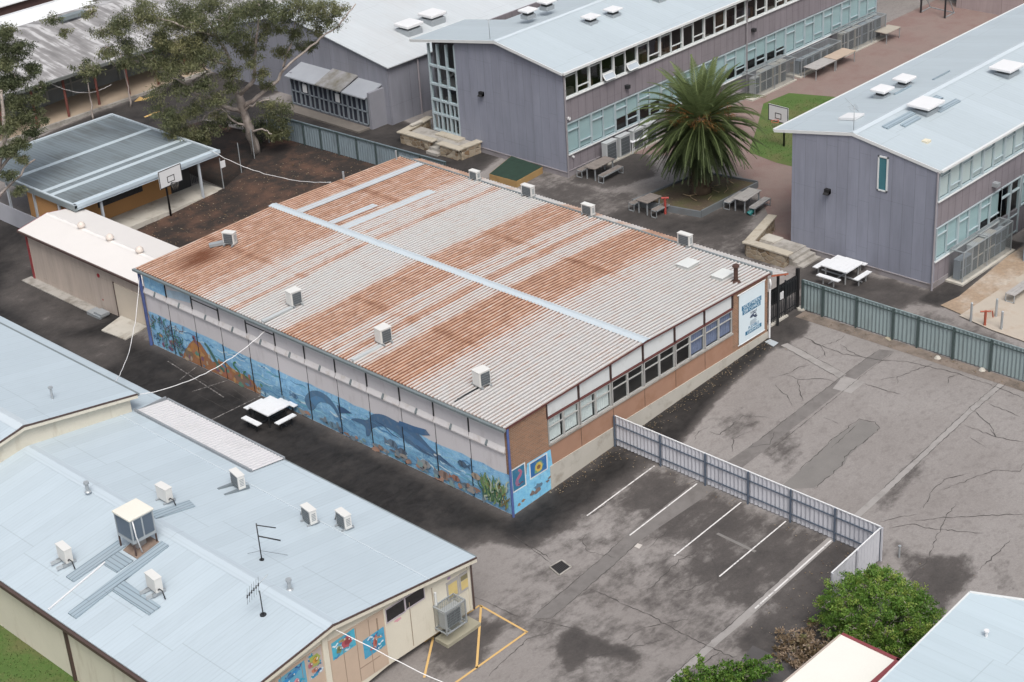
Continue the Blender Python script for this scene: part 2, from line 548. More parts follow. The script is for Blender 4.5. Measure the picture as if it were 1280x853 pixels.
M_LAWN = spotted('lawn_grass', (.068, .125, .026), (.13, .15, .05), .60, 8., .35, second=(.095, .105, .036))
M_SAND = spotted('brown_concrete', (.30, .225, .16), (.20, .155, .12), .66, 2.2, .22, second=(.37, .325, .275))

# ------------------------------------------------------------------ ground
def seq(a, b, st): return list(np.arange(a, b + 1e-6, st))
def poly_sd(P, X, Y):
    """signed distance (inside negative) of points to polygon"""
    P = np.array(P, float); n = len(P)
    d = np.full(X.shape, 1e18); ins = np.zeros(X.shape, bool)
    for i in range(n):
        x0, y0 = P[i]; x1, y1 = P[(i + 1) % n]
        ex, ey = x1 - x0, y1 - y0
        t = np.clip(((X - x0) * ex + (Y - y0) * ey) / (ex * ex + ey * ey + 1e-12), 0, 1)
        d = np.minimum(d, (X - x0 - t * ex) ** 2 + (Y - y0 - t * ey) ** 2)
        c = ((y0 > Y) != (y1 > Y))
        with np.errstate(divide='ignore', invalid='ignore'):
            c &= X < (x1 - x0) * (Y - y0) / (y1 - y0 + 1e-12) + x0
        ins ^= c
    d = np.sqrt(d)
    return np.where(ins, -d, d)
DAMP = [  # old dark seal and wet patches: outline, depth of tone, softness of the edge
    ([(-6.8, 40), (-6.8, 1.2), (-5.2, .2), (-1.9, -.9), (-1.0, -2.2), (.3, -2.3), (6.3, -2.1), (6.3, .2), (0, .2), (0, 26), (2, 27), (2, 40)], 1.30, 1.0),
    ([(-5.6, 3.4), (-6.5, 1.5), (-5.5, -.8), (-2.2, -1.4), (-1.2, .2), (-2.8, 2.2)], -.42, .8),
    ([(6.2, .3), (17.2, .3), (17.2, -.7), (12, -1.2), (8, -2.2), (6.2, -2.5)], 1.35, .45),
    ([(16.5, .8), (20.4, .8), (20.4, -.2), (18.4, -1.3), (16.6, -1.1)], 1.0, .4),
    ([(2.6, -2), (6.3, -2), (6.3, -13), (2, -13), (.6, -11.3), (-.6, -8.6), (1.6, -7.2), (2.4, -4.6)], .74, 1.3),
    ([(-9, -14), (6.2, -14), (6.2, -1), (-1, -1), (-6, -4)], .42, 1.6),
    ([(-5, -6.5), (-2.5, -8.5), (1.0, -9.5), (-.5, -11.0), (-4, -9.5)], .40, .9),
    ([(6.3, -11.2), (6.3, -13.3), (2.6, -15), (-2.0, -13.2), (-.8, -11.5)], .82, .5),
    ([(19, 24.4), (20.4, 24.4), (27, 26), (27, 35.5), (24.9, 36), (24.5, 46), (20.6, 46), (20.8, 38), (21.4, 30)], 1.1, .5),
    ([(17, 46), (27, 46), (27, 53.2), (8, 53.2), (8, 46.5)], 1.1, .6),
    ([(-6, 36.5), (4.6, 36.5), (4, 47), (-6, 47)], 1.1, .6),
    ([(18, 4), (25.8, 4), (27, 10), (26, 21), (18, 24.5)], .62, 1.2),
    ([(22.5, 15.5), (23.2, 10), (25.2, 8.0), (29, 8.9), (28.8, 10.8), (26, 11), (25, 15.2)], .95, .7),
    ([(25.6, 20.4), (26, 17.4), (29.2, 16.4), (31.5, 18.4), (31.5, 20.4)], .85, .7),
    ([(22.3, 24.8), (24.0, 20.6), (26.2, 20.4), (26.2, 22)], .55, .6),
    ([(20.4, .6), (22.8, 2.6), (25.6, 4.2), (25.8, -3.5), (24.0, -3.8), (20.4, -1.8)], .86, .9),
    ([(20.4, -1.6), (24.2, -4.4), (23.4, -9.5), (20.5, -12)], .50, .6),
    ([(24.2, -3.2), (33, -3.2), (33, -4.3), (30.4, -4.2), (25.2, -5.0), (24.3, -4.6)], 1.1, .3),
    ([(19.6, .2), (20.4, .2), (20.4, -9), (19.8, -9)], .55, .35),
    ([(-5.43, -7.17), (-4.45, -6.54), (-3.66, -6.46), (-3.81, -7.33), (-3.88, -7.77), (-3.45, -9.1), (-3.65, -9.85), (-4.28, -9.79), (-4.38, -8.96), (-4.83, -8.41), (-5.4, -8.84), (-6.11, -8.24)], .85, .30),
    ([(9.75, -4.56), (12.02, -4.35), (11.33, -6.07), (8.33, -7.4), (8.61, -5.81)], .48, .7),
    ([(10.18, -1.7), (12.01, -2.67), (11.22, -4.31), (8.7, -3.9)], .46, .5),
    ([(9.88, -10.72), (13.28, -10.42), (13.08, -11.36), (8.97, -12.04), (7.99, -11.41)], .55, .6),
    ([(7.57, -12.58), (7.33, -14.13), (8.23, -15.79), (7.31, -16.56), (5.86, -16.54), (3.88, -17.25), (4.52, -15.88), (5.67, -14.32)], .74, .5),
    ([(8.36, -16.38), (9.46, -17.06), (7.23, -18.41), (6.52, -17.44)], .5, .5),
    ([(17.67, -10.79), (20.2, -11.25), (16.93, -13.06)], .3, .6),
    ([(-1.79, -7.32), (0.73, -7.16), (2.59, -7.61), (1.48, -9.41), (-1.18, -9.46)], .52, .6),
    ([(1.15, -5.63), (3.26, -5.91), (4.58, -6.85), (4.06, -8.78), (1.07, -8.04)], .42, .7),
    ([(-7.9, -3.03), (-6.34, -2.68), (-5.03, -4.69), (-7.92, -5.89), (-9.57, -4.77)], .72, .5),
    ([(-0.06, 38.32), (3.35, 40.05), (-0.2, 29.02), (-2.74, 29.49), (-1.81, 35.47)], -.42, .9),
    ([(-2.49, 29.16), (-0.5, 26.51), (-1.76, 24.04), (-3.92, 24.24)], -.50, .6),
]
xs = seq(-400, -60, 40) + seq(-40, -22, 3) + seq(-20, 70, .28) + seq(73, 110, 4) + seq(130, 600, 60)
ys = seq(-400, -60, 40) + seq(-45, -24, 3) + seq(-22, 60, .28) + seq(63, 110, 4) + seq(130, 600, 60)
X, Y = np.meshgrid(np.array(xs), np.array(ys), indexing='ij')
Zg = 0.8856 * np.clip(X / 17.06, 0, 1)
def ss(a, b, v):
    t = np.clip((v - a) / (b - a), 0, 1); return t * t * (3 - 2 * t)
Zg = Zg - .32 * ss(25., 31., Y) * (1 - ss(1.5, 6., X))
nx, ny = X.shape
me = bpy.data.meshes.new('ground')
V = np.stack([X, Y, Zg], -1).reshape(-1, 3)
I = np.arange(nx * ny).reshape(nx, ny)
F = np.stack([I[:-1, :-1], I[1:, :-1], I[1:, 1:], I[:-1, 1:]], -1).reshape(-1, 4)
me.from_pydata(V.tolist(), [], F.tolist())
D = np.zeros(X.shape)
for P_, k_, w_ in DAMP:
    sd = poly_sd([p[:2] for p in P_], X, Y)
    q = k_ * (1 - ss(-w_, w_, sd))
    D = np.maximum(D, q) if k_ > 0 else np.where(q < 0, D + q, D)
at = me.attributes.new('damp', 'FLOAT', 'POINT')
at.data.foreach_set('value', D.reshape(-1).astype(np.float32))
me.materials.append(M_ASPH)
ground = bpy.data.objects.new('ground', me)
COL.objects.link(ground)
struct(ground)

def sheet(name, pts, m, lift=.004, kind='structure', sub=.5):
    """flat paving laid over the ground, following its fall"""
    # triangulated fan on a fine clip: subdivide edges so the sheet follows the ramp
    b = MB()
    P = [p[:2] for p in pts]
    x0, x1 = min(p[0] for p in P), max(p[0] for p in P)
    y0, y1 = min(p[1] for p in P), max(p[1] for p in P)
    def clip(Q, ax, s_, lim):
        R_ = []
        for i in range(len(Q)):
            p, q = Q[i], Q[(i + 1) % len(Q)]
            ip, iq = s_ * (p[ax] - lim) >= -1e-9, s_ * (q[ax] - lim) >= -1e-9
            if ip: R_.append(p)
            if ip != iq:
                t = (lim - p[ax]) / (q[ax] - p[ax]); R_.append((p[0] + t * (q[0] - p[0]), p[1] + t * (q[1] - p[1])))
        return R_
    cx = [x0] + [c for c in [0.01 + 1.42 * k for k in range(13)] if x0 < c < x1] + [x1]
    wavy = y1 > 24.5 and x0 < 6.5
    cy = [y0] + ([24 + k for k in range(9) if y0 < 24 + k < y1] if wavy else []) + [y1]
    for a, c in zip(cx[:-1], cx[1:]):
        Q1 = clip(clip(P, 0, 1, a), 0, -1, c)
        for e, f_ in zip(cy[:-1], cy[1:]):
            Q = clip(clip(Q1, 1, 1, e), 1, -1, f_) if Q1 else []
            if len(Q) > 2: b.poly([(p[0], p[1], gz(p[0], p[1]) + lift) for p in Q])
    o = b.build(name, m)
    return struct(o, kind)
def orient(pts):
    a = sum(pts[i][0] * pts[(i + 1) % len(pts)][1] - pts[(i + 1) % len(pts)][0] * pts[i][1] for i in range(len(pts)))
    return pts if a > 0 else pts[::-1]
def stripe(b, p, q, w, lift=.012, n=6, mi=0):
    d = Vector((q[0] - p[0], q[1] - p[1], 0)).normalized(); a = Vector((-d.y, d.x, 0)) * w / 2
    for i in range(n):
        u, v = i / n, (i + 1) / n
        c = []
        for t, sg in ((u, -1), (v, -1), (v, 1), (u, 1)):
            x = p[0] + (q[0] - p[0]) * t + a.x * sg; y = p[1] + (q[1] - p[1]) * t + a.y * sg
            c.append((x, y, gz(x, y) + lift))
        b.poly(orient(c), mi)

red = [(26.9, 7.6), (27.2, 7.0), (31, 10.9), (33.2, 15.2), (31.0, 19.85), (57.2, 19.85), (57.5, 21), (66, 21), (66, 5.9), (26.2, 4.9), (26.0, 6.4)]
sheet('red_paving', orient(red), M_BRICKMULCH, .004)
sheet('lawn', orient([(35.0, 14.4), (34.6, 12.2), (34.8, 6.0), (45.2, 6.0), (45.4, 15.6), (44.4, 18.3), (42.0, 18.5), (38.5, 16.4)]), M_LAWN, .012)
sheet('lawn', orient([(-17.3, 15), (-17.3, -12), (-40, -12), (-40, 15)]), M_LAWN, .012)
sheet('garden_bed', orient([(4.75, 24.4), (20.6, 24.4), (21.4, 30.8), (20.6, 38.5), (19.6, 46), (14.2, 46), (13.6, 36.1), (9, 35.9), (4.75, 36.4)]), M_SOIL, .02)
sheet('brown_slab', orient([(24.5, -4.55), (25.8, -4.75), (31.0, -4.35), (36, -4.35), (36, -13), (22.9, -13), (23.6, -9.2)]), M_SAND, .05)
M_SLABP = mat('pale_slab', (.40, .355, .30), .9, .18, .8, dirt=(.29, .21, .15), damt=.6)
sheet('pale_slab', orient([(24.07, -5.8), (29.8, -5.93), (23.58, -9.38), (23.69, -7.71)]), M_SLABP, .058)
sheet('footpath', orient([(5, 53.6), (34, 53.6), (34, 57.2), (5, 57.2)]), mat('tan_paving', (.36, .29, .22), .9, .2, .8), .10)
b = MB(); b.box(5, 53.4, .7, 34, 53.6, 1.02); struct(b.build('kerb', M_CONC))
# concrete strips, trench repairs
M_TRENCH = mat('trench_repair', (.150, .140, .134), .9, .22, 2.2, fine=.2, dirt=(.10, .09, .086), damt=.5, dsc=1.5)
M_TRENCH2 = mat('grey_repair', (.165, .157, .149), .9, .2, 1.2, fine=.18)
M_STRIP = mat('concrete_strip', (.27, .257, .247), .9, .15, 2, fine=.12, dirt=(.17, .16, .15), damt=.5, dsc=1.5)
def gsheet(pts, m, lift=.004, name='asphalt_patch'): return sheet(name, orient(pts), m, lift)
gsheet([(19.18, -4.68), (19.43, -5.27), (13.24, -5.35), (8.09, -5.39), (5.41, -5.41), (1.7, -5.17), (-4.03, -5.77), (-4.51, -5.18), (1.49, -4.54), (5.44, -4.49), (9.8, -4.73)], M_TRENCH)
gsheet([(13.66, -7.28), (13.79, -7.79), (13.62, -8.29), (11.08, -8.41), (10.58, -8.6), (8.48, -8.58), (7.55, -7.46), (9.16, -7.4), (12.03, -7.19)], M_TRENCH2)
gsheet([(19.8, -10.37), (19.84, -10.65), (10.05, -11.06), (4.79, -11.22), (-1.31, -11.37), (-4.02, -11.55), (-4.25, -11.28), (-1.38, -11.07), (4.73, -10.9), (9.93, -10.8)], M_STRIP, .006)
gsheet([(16.85, -0.91), (17.21, -1.05), (16.41, -4.75), (15.94, -4.78)], M_STRIP, .006)
gsheet([(16.22, -4.71), (16.3, -5.78), (15.2, -5.81), (15.08, -4.94)], M_STRIP, .006)
gsheet([(3.75, -7.3), (3.88, -7.31), (3.81, -9.2), (3.67, -9.19)], M_TRENCH2, .006)
M_TRENCH3 = mat('dark_repair', (.07, .066, .066), .85, .2, 2)
gsheet([(-0.73, -12.38), (-0.71, -14.38), (-1.61, -14.51), (-3.33, -12.4), (-1.77, -12.59)], M_TRENCH3, .005)
gsheet([(19.55, .2), (20.3, .2), (20.3, -14), (19.6, -14)], mat('brown_strip', (.19, .155, .13), .9, .25, 1.2, dirt=(.07, .06, .05), damt=.7, dsc=1.5), .006)
# cracks in the asphalt
CR = [[(18.05, -1.12), (18.12, -1.6), (17.85, -2.41), (17.18, -3.17), (17.3, -2.95)], [(17.85, -2.41), (18.77, -2.73), (19.4, -2.65)], [(18.56, -2.96), (18.18, -3.73), (18.1, -4.63)], [(17.01, -2.94), (16.64, -2.89)], [(14.21, -2.12), (14.94, -2.59), (15.78, -2.73), (16.18, -2.96)], [(14.94, -2.59), (14.89, -3.36), (15.53, -4.18), (15.62, -4.78)], [(14.85, -3.3), (14.07, -3.93), (13.51, -4.5)], [(14.01, -2.66), (13.62, -3.16), (13.55, -3.63), (12.92, -4.33)], [(16.17, -5.82), (16.2, -6.69), (16.33, -7.57)], [(16.97, -7.0), (17.45, -6.7), (18.71, -7.04), (19.34, -7.26)], [(16.83, -6.2), (17.37, -6.59)], [(17.89, -1.68), (17.84, -3.66), (18.35, -5.22), (18.86, -6.13), (19.29, -8.28), (19.26, -10.48), (19.1, -11.86)], [(12.96, -5.94), (12.9, -6.72)], [(18.26, -8.71), (18.84, -8.4), (19.31, -8.67)], [(11.31, -12.73), (12.18, -13.1), (12.54, -13.14), (13.65, -13.74), (14.05, -14.49), (14.63, -14.34)], [(8.04, -11.92), (8.73, -12.34), (9.29, -12.76)], [(8.9, -12.94), (9.67, -13.73), (10.67, -14.86), (11.63, -16.02)], [(7.86, -12.46), (8.66, -12.95), (8.75, -13.52), (9.69, -15.43)], [(9.81, -12.76), (10.9, -12.44), (11.87, -12.39), (12.79, -12.92)], [(17.1, -10.37), (16.39, -11.75), (15.72, -12.47), (16.06, -12.02)], [(15.07, -11.64), (14.79, -12.57)], [(17.77, -10.92), (17.73, -11.96), (17.63, -12.49)], [(15.77, -11.07), (15.67, -12.39), (15.99, -13.58)], [(7.52, -16.44), (8.41, -16.44), (9.91, -16.42)], [(9.28, -2.61), (9.43, -3.14), (11.15, -3.1), (11.62, -4.01)], [(8.38, -2.59), (9.03, -2.25), (9.53, -2.42)], [(8.65, -4.35), (9.46, -3.82), (10.0, -3.96)], [(9.8, -4.73), (9.27, -4.71), (10.02, -5.26), (10.87, -4.89)], [(1.59, -1.95), (1.96, -2.56), (3.04, -2.47), (3.94, -2.38)], [(2.69, -4.68), (3.57, -4.52), (6.2, -4.39), (6.6, -4.57)], [(1.53, -5.72), (2.82, -5.66), (4.31, -5.55)], [(-0.63, -7.42), (1.66, -7.19), (2.41, -7.37)], [(-1.78, -5.82), (-1.71, -6.86), (-1.75, -7.36)], [(1.69, -6.38), (2.05, -7.72)], [(-0.09, -8.09), (0.39, -8.58), (1.45, -8.88), (2.91, -8.89)], [(2.68, -7.74), (2.23, -8.39), (1.28, -9.38)], [(-1.79, -7.32), (-1.63, -8.52), (-1.73, -9.16), (-1.74, -10.99), (-1.73, -12.22), (-1.54, -12.32)], [(-3.42, -8.7), (-2.53, -8.69), (-1.76, -9.11), (-1.0, -9.68)], [(-1.3, -3.28), (-1.17, -2.4), (-1.2, -1.23)], [(-1.0, -0.86), (-1.5, -3.46)], [(2.75, -6.79), (3.26, -6.54), (3.44, -6.16)], [(0.82, -3.25), (0.38, -3.35), (-0.04, -4.01), (0.34, -5.11)], [(-4.9, -2.5), (-4.74, -4.82)], [(-6.01, -3.1), (-6.2, -4.0), (-6.42, -4.34)], [(-4.47, -5.38), (-3.81, -7.33)], [(11.24, -7.52), (13.35, -7.37)], [(1.54, -14.83), (3.18, -14.07)], [(8.39, -8.64), (10.41, -8.56), (11.01, -8.31), (13.57, -8.33), (13.85, -7.87), (13.71, -7.24), (12.01, -7.16), (9.16, -7.4)], [(19.8, -10.37), (9.93, -10.8)], [(19.84, -10.65), (10.05, -11.06)], [(19.18, -4.68), (9.8, -4.73)], [(19.37, -5.31), (9.74, -5.59)], [(-4.51, -5.18), (1.49, -4.54)], [(-4.03, -5.77), (1.7, -5.17)], [(16.85, -0.91), (15.94, -4.78)], [(17.21, -1.05), (16.41, -4.75)], [(-1.38, -11.07), (-4.25, -11.28)], [(4.2, -10.91), (-1.38, -11.07)], [(-5.81, -7.77), (-4.33, -8.73), (-2.45, -9.75)], [(-7.9, -6.26), (-5.52, -5.96), (-4.63, -6.32)], [(-3.94, -11.66), (-2.63, -11.68), (-1.74, -11.7)], [(5.36, -14.69), (7.08, -14.62), (9.58, -13.79), (10.74, -13.61)], [(-4.23, 30.06), (-0.69, 31.17), (0.29, 28.32)], [(-0.29, 23.45), (-0.83, 19.55), (-0.87, 16.5)], [(0.15, 20.84), (-0.89, 14.73)], [(-1.78, 18.91), (-1.8, 15.91)]]
b = MB()
for L in CR:
    pts = []
    for p, q in zip(L[:-1], L[1:]):
        n = max(2, int(math.hypot(q[0] - p[0], q[1] - p[1]) / .16))
        for i in range(n):
            t = i / n; j = .05 if len(L) > 2 else .022
            pts.append((p[0] + (q[0] - p[0]) * t + RND.uniform(-j, j), p[1] + (q[1] - p[1]) * t + RND.uniform(-j, j)))
    pts.append(L[-1])
    n = len(pts)
    ws = [RND.uniform(.004, .024) * min(1, .35 + .22 * min(i, n - 1 - i)) for i in range(n)]
    if len(L) == 2: ws = [w * .8 for w in ws]
    side = []
    for i in range(n):
        p0, p1 = pts[max(i - 1, 0)], pts[min(i + 1, n - 1)]
        d = Vector((p1[0] - p0[0], p1[1] - p0[1], 0)); d.normalize()
        side.append((Vector((pts[i][0] - d.y * ws[i], pts[i][1] + d.x * ws[i], 0)), Vector((pts[i][0] + d.y * ws[i], pts[i][1] - d.x * ws[i], 0))))
    for i in range(n - 1):
        q = [side[i][1], side[i + 1][1], side[i + 1][0], side[i][0]]
        b.poly([(v.x, v.y, gz(v.x, v.y) + .010) for v in q])
struct(b.build('asphalt_cracks', M_CRACK))
# painted bay lines
b = MB()
for y_ in (-2.4, -4.62, -6.84, -9.0):
    stripe(b, (1.72, y_ - .02), (6.0, y_ + .02), .06)
stripe(b, (1.0, -11.2), (6.0, -11.08), .065)
struct(b.build('bay_lines', M_WHITEWORN))
b = MB()
for p, q in [((-5.14, -3.16), (-5.22, -5.66)), ((-5.14, -3.16), (-8.0, -3.14)), ((-5.14, -3.22), (-7.85, -5.66)), ((-5.22, -5.62), (-9.6, -5.66)), ((-7.6, -3.2), (-9.4, -4.6))]:
    stripe(b, p, q, .085)
for p, q in [[(17.84, 49.7), (19.15, 49.85)], [(19.6, 52.68), (20.58, 52.6)]]:
    stripe(b, p, q, .22, .02)
a0, a1 = [(19.19, 52.74), (19.88, 52.81)]
b.poly(orient([(a0[0], a0[1], .9 + .02), (a1[0] + .15, a1[1] + .5, .92), (a1[0] + .05, a1[1] - .45, .92)]))
struct(b.build('yellow_lines', M_YELLOW))
b = MB()
for p, q in [[(-0.65, 22.31), (-1.19, 17.28)], [(-1.78, 18.91), (0.03, 18.41)], [(-2.82, 16.06), (0.15, 16.0)], [(-1.42, 20.32), (0.01, 20.78)]]:
    stripe(b, p, q, .06)
struct(b.build('faded_lines', M_FAINT))
# scattered leaf litter and light flecks on the ground
b = MB(); tint = []
def litter(n, fx, fy, s0=.02, s1=.05, lift=.03):
    for _ in range(n):
        x, y = fx(), fy(); s = RND.uniform(s0, s1); a = RND.uniform(0, pi); z = gz(x, y) + lift
        b.poly([(x + s * cos(a), y + s * sin(a), z), (x - s * .5 * sin(a), y + s * .5 * cos(a), z + .01), (x - s * cos(a), y - s * sin(a), z), (x + s * .5 * sin(a), y - s * .5 * cos(a), z + .01)])
        tint.append(RND.random())
litter(420, lambda: RND.uniform(2, 17), lambda: -abs(RND.gauss(.05, .38)) - .05)
litter(60, lambda: RND.uniform(5.4, 6.0), lambda: RND.uniform(-13, 0))
litter(90, lambda: RND.uniform(0, 5.8), lambda: RND.uniform(-14, -11.4), .02, .045)
litter(1100, lambda: RND.uniform(5, 20), lambda: RND.uniform(24.8, 36), .025, .075)
litter(160, lambda: RND.uniform(20.4, 21.6), lambda: RND.uniform(26, 38), .03, .06)
litter(120, lambda: RND.uniform(19.6, 20.2), lambda: RND.uniform(-13, 0), .02, .05)
litter(140, lambda: RND.gauss(2.2, 1.8), lambda: RND.gauss(-14.6, 1.2), .02, .05)
b.tint = tint
o = b.build('leaf_litter', leafmat('dry_leaves', [(.16, .10, .05), (.30, .22, .13), (.38, .33, .25), (.10, .06, .03)]))
struct(o, 'stuff')

def smooth(pts, it=2):
    for _ in range(it):
        q = []
        for i in range(len(pts)):
            a, c = pts[i], pts[(i + 1) % len(pts)]
            q += [(.78 * a[0] + .22 * c[0], .78 * a[1] + .22 * c[1]), (.22 * a[0] + .78 * c[0], .22 * a[1] + .78 * c[1])]
        pts = q
    return pts
# ------------------------------------------------------------------ painting helper (pictures painted on walls)
PCOL = {}
def pc(col, var=.25):
    k = tuple(round(c, 3) for c in col)
    if k not in PCOL:
        PCOL[k] = mat('paint_%02d' % len(PCOL), col, .8, var, 2.5, fine=.1, dirt=tuple(min(1, c * .55 + .12) for c in col), damt=.45, dsc=3.)
    return PCOL[k]
class Paint:
    """flat shapes painted on a wall: each later shape sits a hair in front of the earlier ones"""
    def __init__(s, org, ua, va, nrm, base=.004):
        s.o = Vector(org); s.u = Vector(ua); s.v = Vector(va); s.n = Vector(nrm); s.b = MB(); s.mats = []; s.k = 0; s.base = base
    def p(s, a, b_, d): return s.o + s.u * a + s.v * b_ + s.n * d
    def poly(s, pts, m, th=None):
        if not isinstance(m, bpy.types.Material): m = pc(m)
        if m not in s.mats: s.mats.append(m)
        mi = s.mats.index(m); d = s.base + .0009 * s.k; s.k += 1
        q = [s.p(a, b_, d) for a, b_ in pts]
        nn = Vector((0, 0, 0))
        for i in range(len(q)): nn += (q[i] - q[0]).cross(q[(i + 1) % len(q)] - q[0])
        if nn.dot(s.n) < 0: q.reverse()
        if th: s.b.prism([v - s.n * th for v in q], s.n * th, mi)
        else: s.b.poly(q, mi)
    def group(s, polys, m):
        k = s.k
        for q in polys: s.poly(q, m); s.k = k
        s.k = k + 1
    def rect(s, a0, b0, a1, b1, m, th=None): s.poly([(a0, b0), (a1, b0), (a1, b1), (a0, b1)], m, th)
    def blob(s, a, b_, ra, rb, m, n=14, j=.15, rot=0.):
        pts = []
        for i in range(n):
            t = 2 * pi * i / n; k = 1 + RND.uniform(-j, j)
            x, y = ra * k * cos(t), rb * k * sin(t)
            pts.append((a + x * cos(rot) - y * sin(rot), b_ + x * sin(rot) + y * cos(rot)))
        s.poly(pts, m)
    def stroke(s, pts, w, m):
        quads = []
        n = len(pts); L = []; R_ = []
        for i in range(n):
            p0, p1 = pts[max(0, i - 1)], pts[min(n - 1, i + 1)]
            dx, dy = p1[0] - p0[0], p1[1] - p0[1]; q = math.hypot(dx, dy) or 1
            ww = w * (.55 + .45 * sin(pi * (i + .5) / n))
            L.append((pts[i][0] - dy / q * ww / 2, pts[i][1] + dx / q * ww / 2)); R_.append((pts[i][0] + dy / q * ww / 2, pts[i][1] - dx / q * ww / 2))
        s.poly(L + R_[::-1], m)
    def squiggle(s, a, b_, ln, ang, amp, w, m, n=9, waves=1.2):
        ph = RND.uniform(0, 6)
        s.stroke([(a + cos(ang) * ln * i / n - sin(ang) * amp * sin(ph + waves * 2 * pi * i / n), b_ + sin(ang) * ln * i / n + cos(ang) * amp * sin(ph + waves * 2 * pi * i / n)) for i in range(n + 1)], w, m)
    def build(s, name, parent): return s.b.build(name, s.mats, parent)
def watermat(name, a, b_, c, sx=1., sz=1.):
    t = NT(name)
    x, y, z = t.sep(t.pos())
    v = t.comb(t.math('MULTIPLY', t.math('ADD', x, y), .9 * sx), t.math('MULTIPLY', z, 2.4 * sz), 0.)
    n = t.noise(v, 1.2, 5, .6, 1.4); n2 = t.noise(v, 3.6, 4, .65, 2.0)
    n3 = t.noise(t.comb(t.math('MULTIPLY', t.math('ADD', x, y), 2.6), t.math('MULTIPLY', z, 1.5), 0.), 2.0, 5, .7, 1.0)
    q = t.mix(t.rng(n, .36, .62), a, b_)
    q = t.mix(t.rng(n2, .52, .68, 0, .75), q, c)
    q = t.mix(t.rng(n3, .56, .70, 0, .6), q, tuple(k * .45 for k in a))
    q = t.mix(t.rng(n3, .44, .34, 0, .5), q, tuple(min(.75, k * 1.25) for k in c))
    return t.fin(q, .75)

# ================================================================== the hall with the rusty roof
HL, HW, HX = 24.34, 17.06, 8.375           # length, width, ridge position
HE, HR = 4.2, 4.421
def hz(x): return HR - abs(x - HX) * (HR - HE) / 8.5
hall = thing('school_hall', 'long low hall with a rust streaked corrugated roof and a sea mural along its side', 'hall', (HW / 2, HL / 2, 0))
b = MB()
b.box(0, .2, -.3, .2, HL, 4.14)                            # mural side
b.box(0.2, HL - .2, -.3, HW, HL, 4.14); b.box(HW - .2, .2, -.3, HW, HL - .2, 4.14)
b.build('wall', M_LILAC, hall)
b = MB()
b.prism([(0, .2, -.3), (2.25, .2, -.3), (2.25, .2, hz(2.25) - .05), (0, .2, hz(0) - .05)], (0, -.2, 0)); b.build('brick_wall', M_BRICK, hall)
b = MB(); b.prism([(14.45, .2, 1.2), (HW, .2, 1.2), (HW, .2, hz(HW) - .05), (14.45, .2, hz(14.45) - .05)], (0, -.2, 0))
b.build('brick_wall', M_BRICK, hall)
b = MB(); b.box(2.25, 0, 1.2, 14.45, .2, 2.18); b.build('under_window_wall', M_RENDER, hall)
b = MB()
M_JOINT = mat('joint', (.10, .06, .04))
for x in (4.22, 6.25, 8.3, 10.4, 12.45):
    b = MB(); b.box(x - .015, -.004, 1.25, x + .015, .0, 2.16); b.build('panel_joint', M_JOINT, hall)
b = MB(); b.box(2.25, -.03, -.3, HW + .02, .2, 1.22); b.build('plinth', M_CONCP, hall)
b = MB(); b.box(2.25, -.05, 2.16, 14.45, .1, 2.24); b.build('window_sill', M_CONC, hall)
M_BROWNPOST = mat('dark_brown_post', (.045, .024, .022), .6)
# window strip: six bays, each with an infill panel above a pair of sashes
M_CURT_W = mat('white_curtain', (.60, .62, .62), .8, .2, 6)
M_CURT_B = mat('blue_curtain', (.15, .175, .28), .8, .45, 7)
BX = [2.25, 4.18, 6.18, 8.26, 10.38, 12.44, 14.45]
curt = ['w', 'w', None, None, 'half', 'b']
def sash(bb, x0, x1, z0, z1, y, wd=.05, dp=.07, mid=None, tr=None, mi=0):
    bb.box(x0, y, z0, x1, y + dp, z0 + wd, mi); bb.box(x0, y, z1 - wd, x1, y + dp, z1, mi)
    bb.box(x0, y, z0 + wd, x0 + wd, y + dp, z1 - wd, mi); bb.box(x1 - wd, y, z0 + wd, x1, y + dp, z1 - wd, mi)
for i in range(6):
    x0, x1 = BX[i], BX[i + 1]; zt = hz((x0 + x1) / 2) - .10
    b = MB(); b.prism([(x0 + .05, .03, 3.50), (x1 - .05, .03, 3.50), (x1 - .05, .03, hz(x1) - .1), (x0 + .05, .03, hz(x0) - .1)], (0, .05, 0))
    b.build('infill_panel', M_OFFWHITE, hall)
    b = MB(); xm = (x0 + x1) / 2
    for a, c in ((x0 + .04, xm), (xm, x1 - .04)):
        sash(b, a, c, 2.24, 3.40, -.01)
        b.box(a + .05, 0, 2.98, c - .05, .05, 3.02)
    w = b.build('window', M_FRAMEG, hall)
    b = MB(); b.poly([(x0 + .06, .03, 2.27), (x1 - .06, .03, 2.27), (x1 - .06, .03, 3.38), (x0 + .06, .03, 3.38)]); b.build('pane', M_GLASS, w)
    k = curt[i]
    if k:
        cm = M_CURT_W if k == 'w' else M_CURT_B
        b = MB()
        spans = [(x0 + .08, xm - .12), (xm - .02, x1 - .1)] if k == 'w' else ([(xm + .02, x1 - .08)] if k == 'half' else [(x0 + .08, xm - .02), (xm + .04, x1 - .08)])
        for a, c in spans:
            n = 14; f = []
            for j in range(n + 1): f.append((a + (c - a) * j / n, .10 + .03 * (j % 2)))
            for j in range(n):
                b.poly([(f[j][0], f[j][1], 2.3), (f[j + 1][0], f[j + 1][1], 2.3), (f[j + 1][0], f[j + 1][1], 3.36), (f[j][0], f[j][1], 3.36)])
        b.build('curtain', cm, w)
for x in BX:
    b = MB(); b.box(x - .032, -.03, 3.474, x + .032, .12, hz(x) - .08); b.build('window_post', M_BROWNPOST, hall)
b = MB(); b.box(2.25, -.025, 3.41, 14.45, .10, 3.47); b.build('window_head', M_MAROON, hall)
b = MB(); b.box(.25, .8, .9, HW - .25, HL - .25, .95); b.box(.25, 4, .95, HW - .25, 4.1, 4.0)
b.build('interior', mat('dim_interior', (.10, .09, .085), .9), hall)
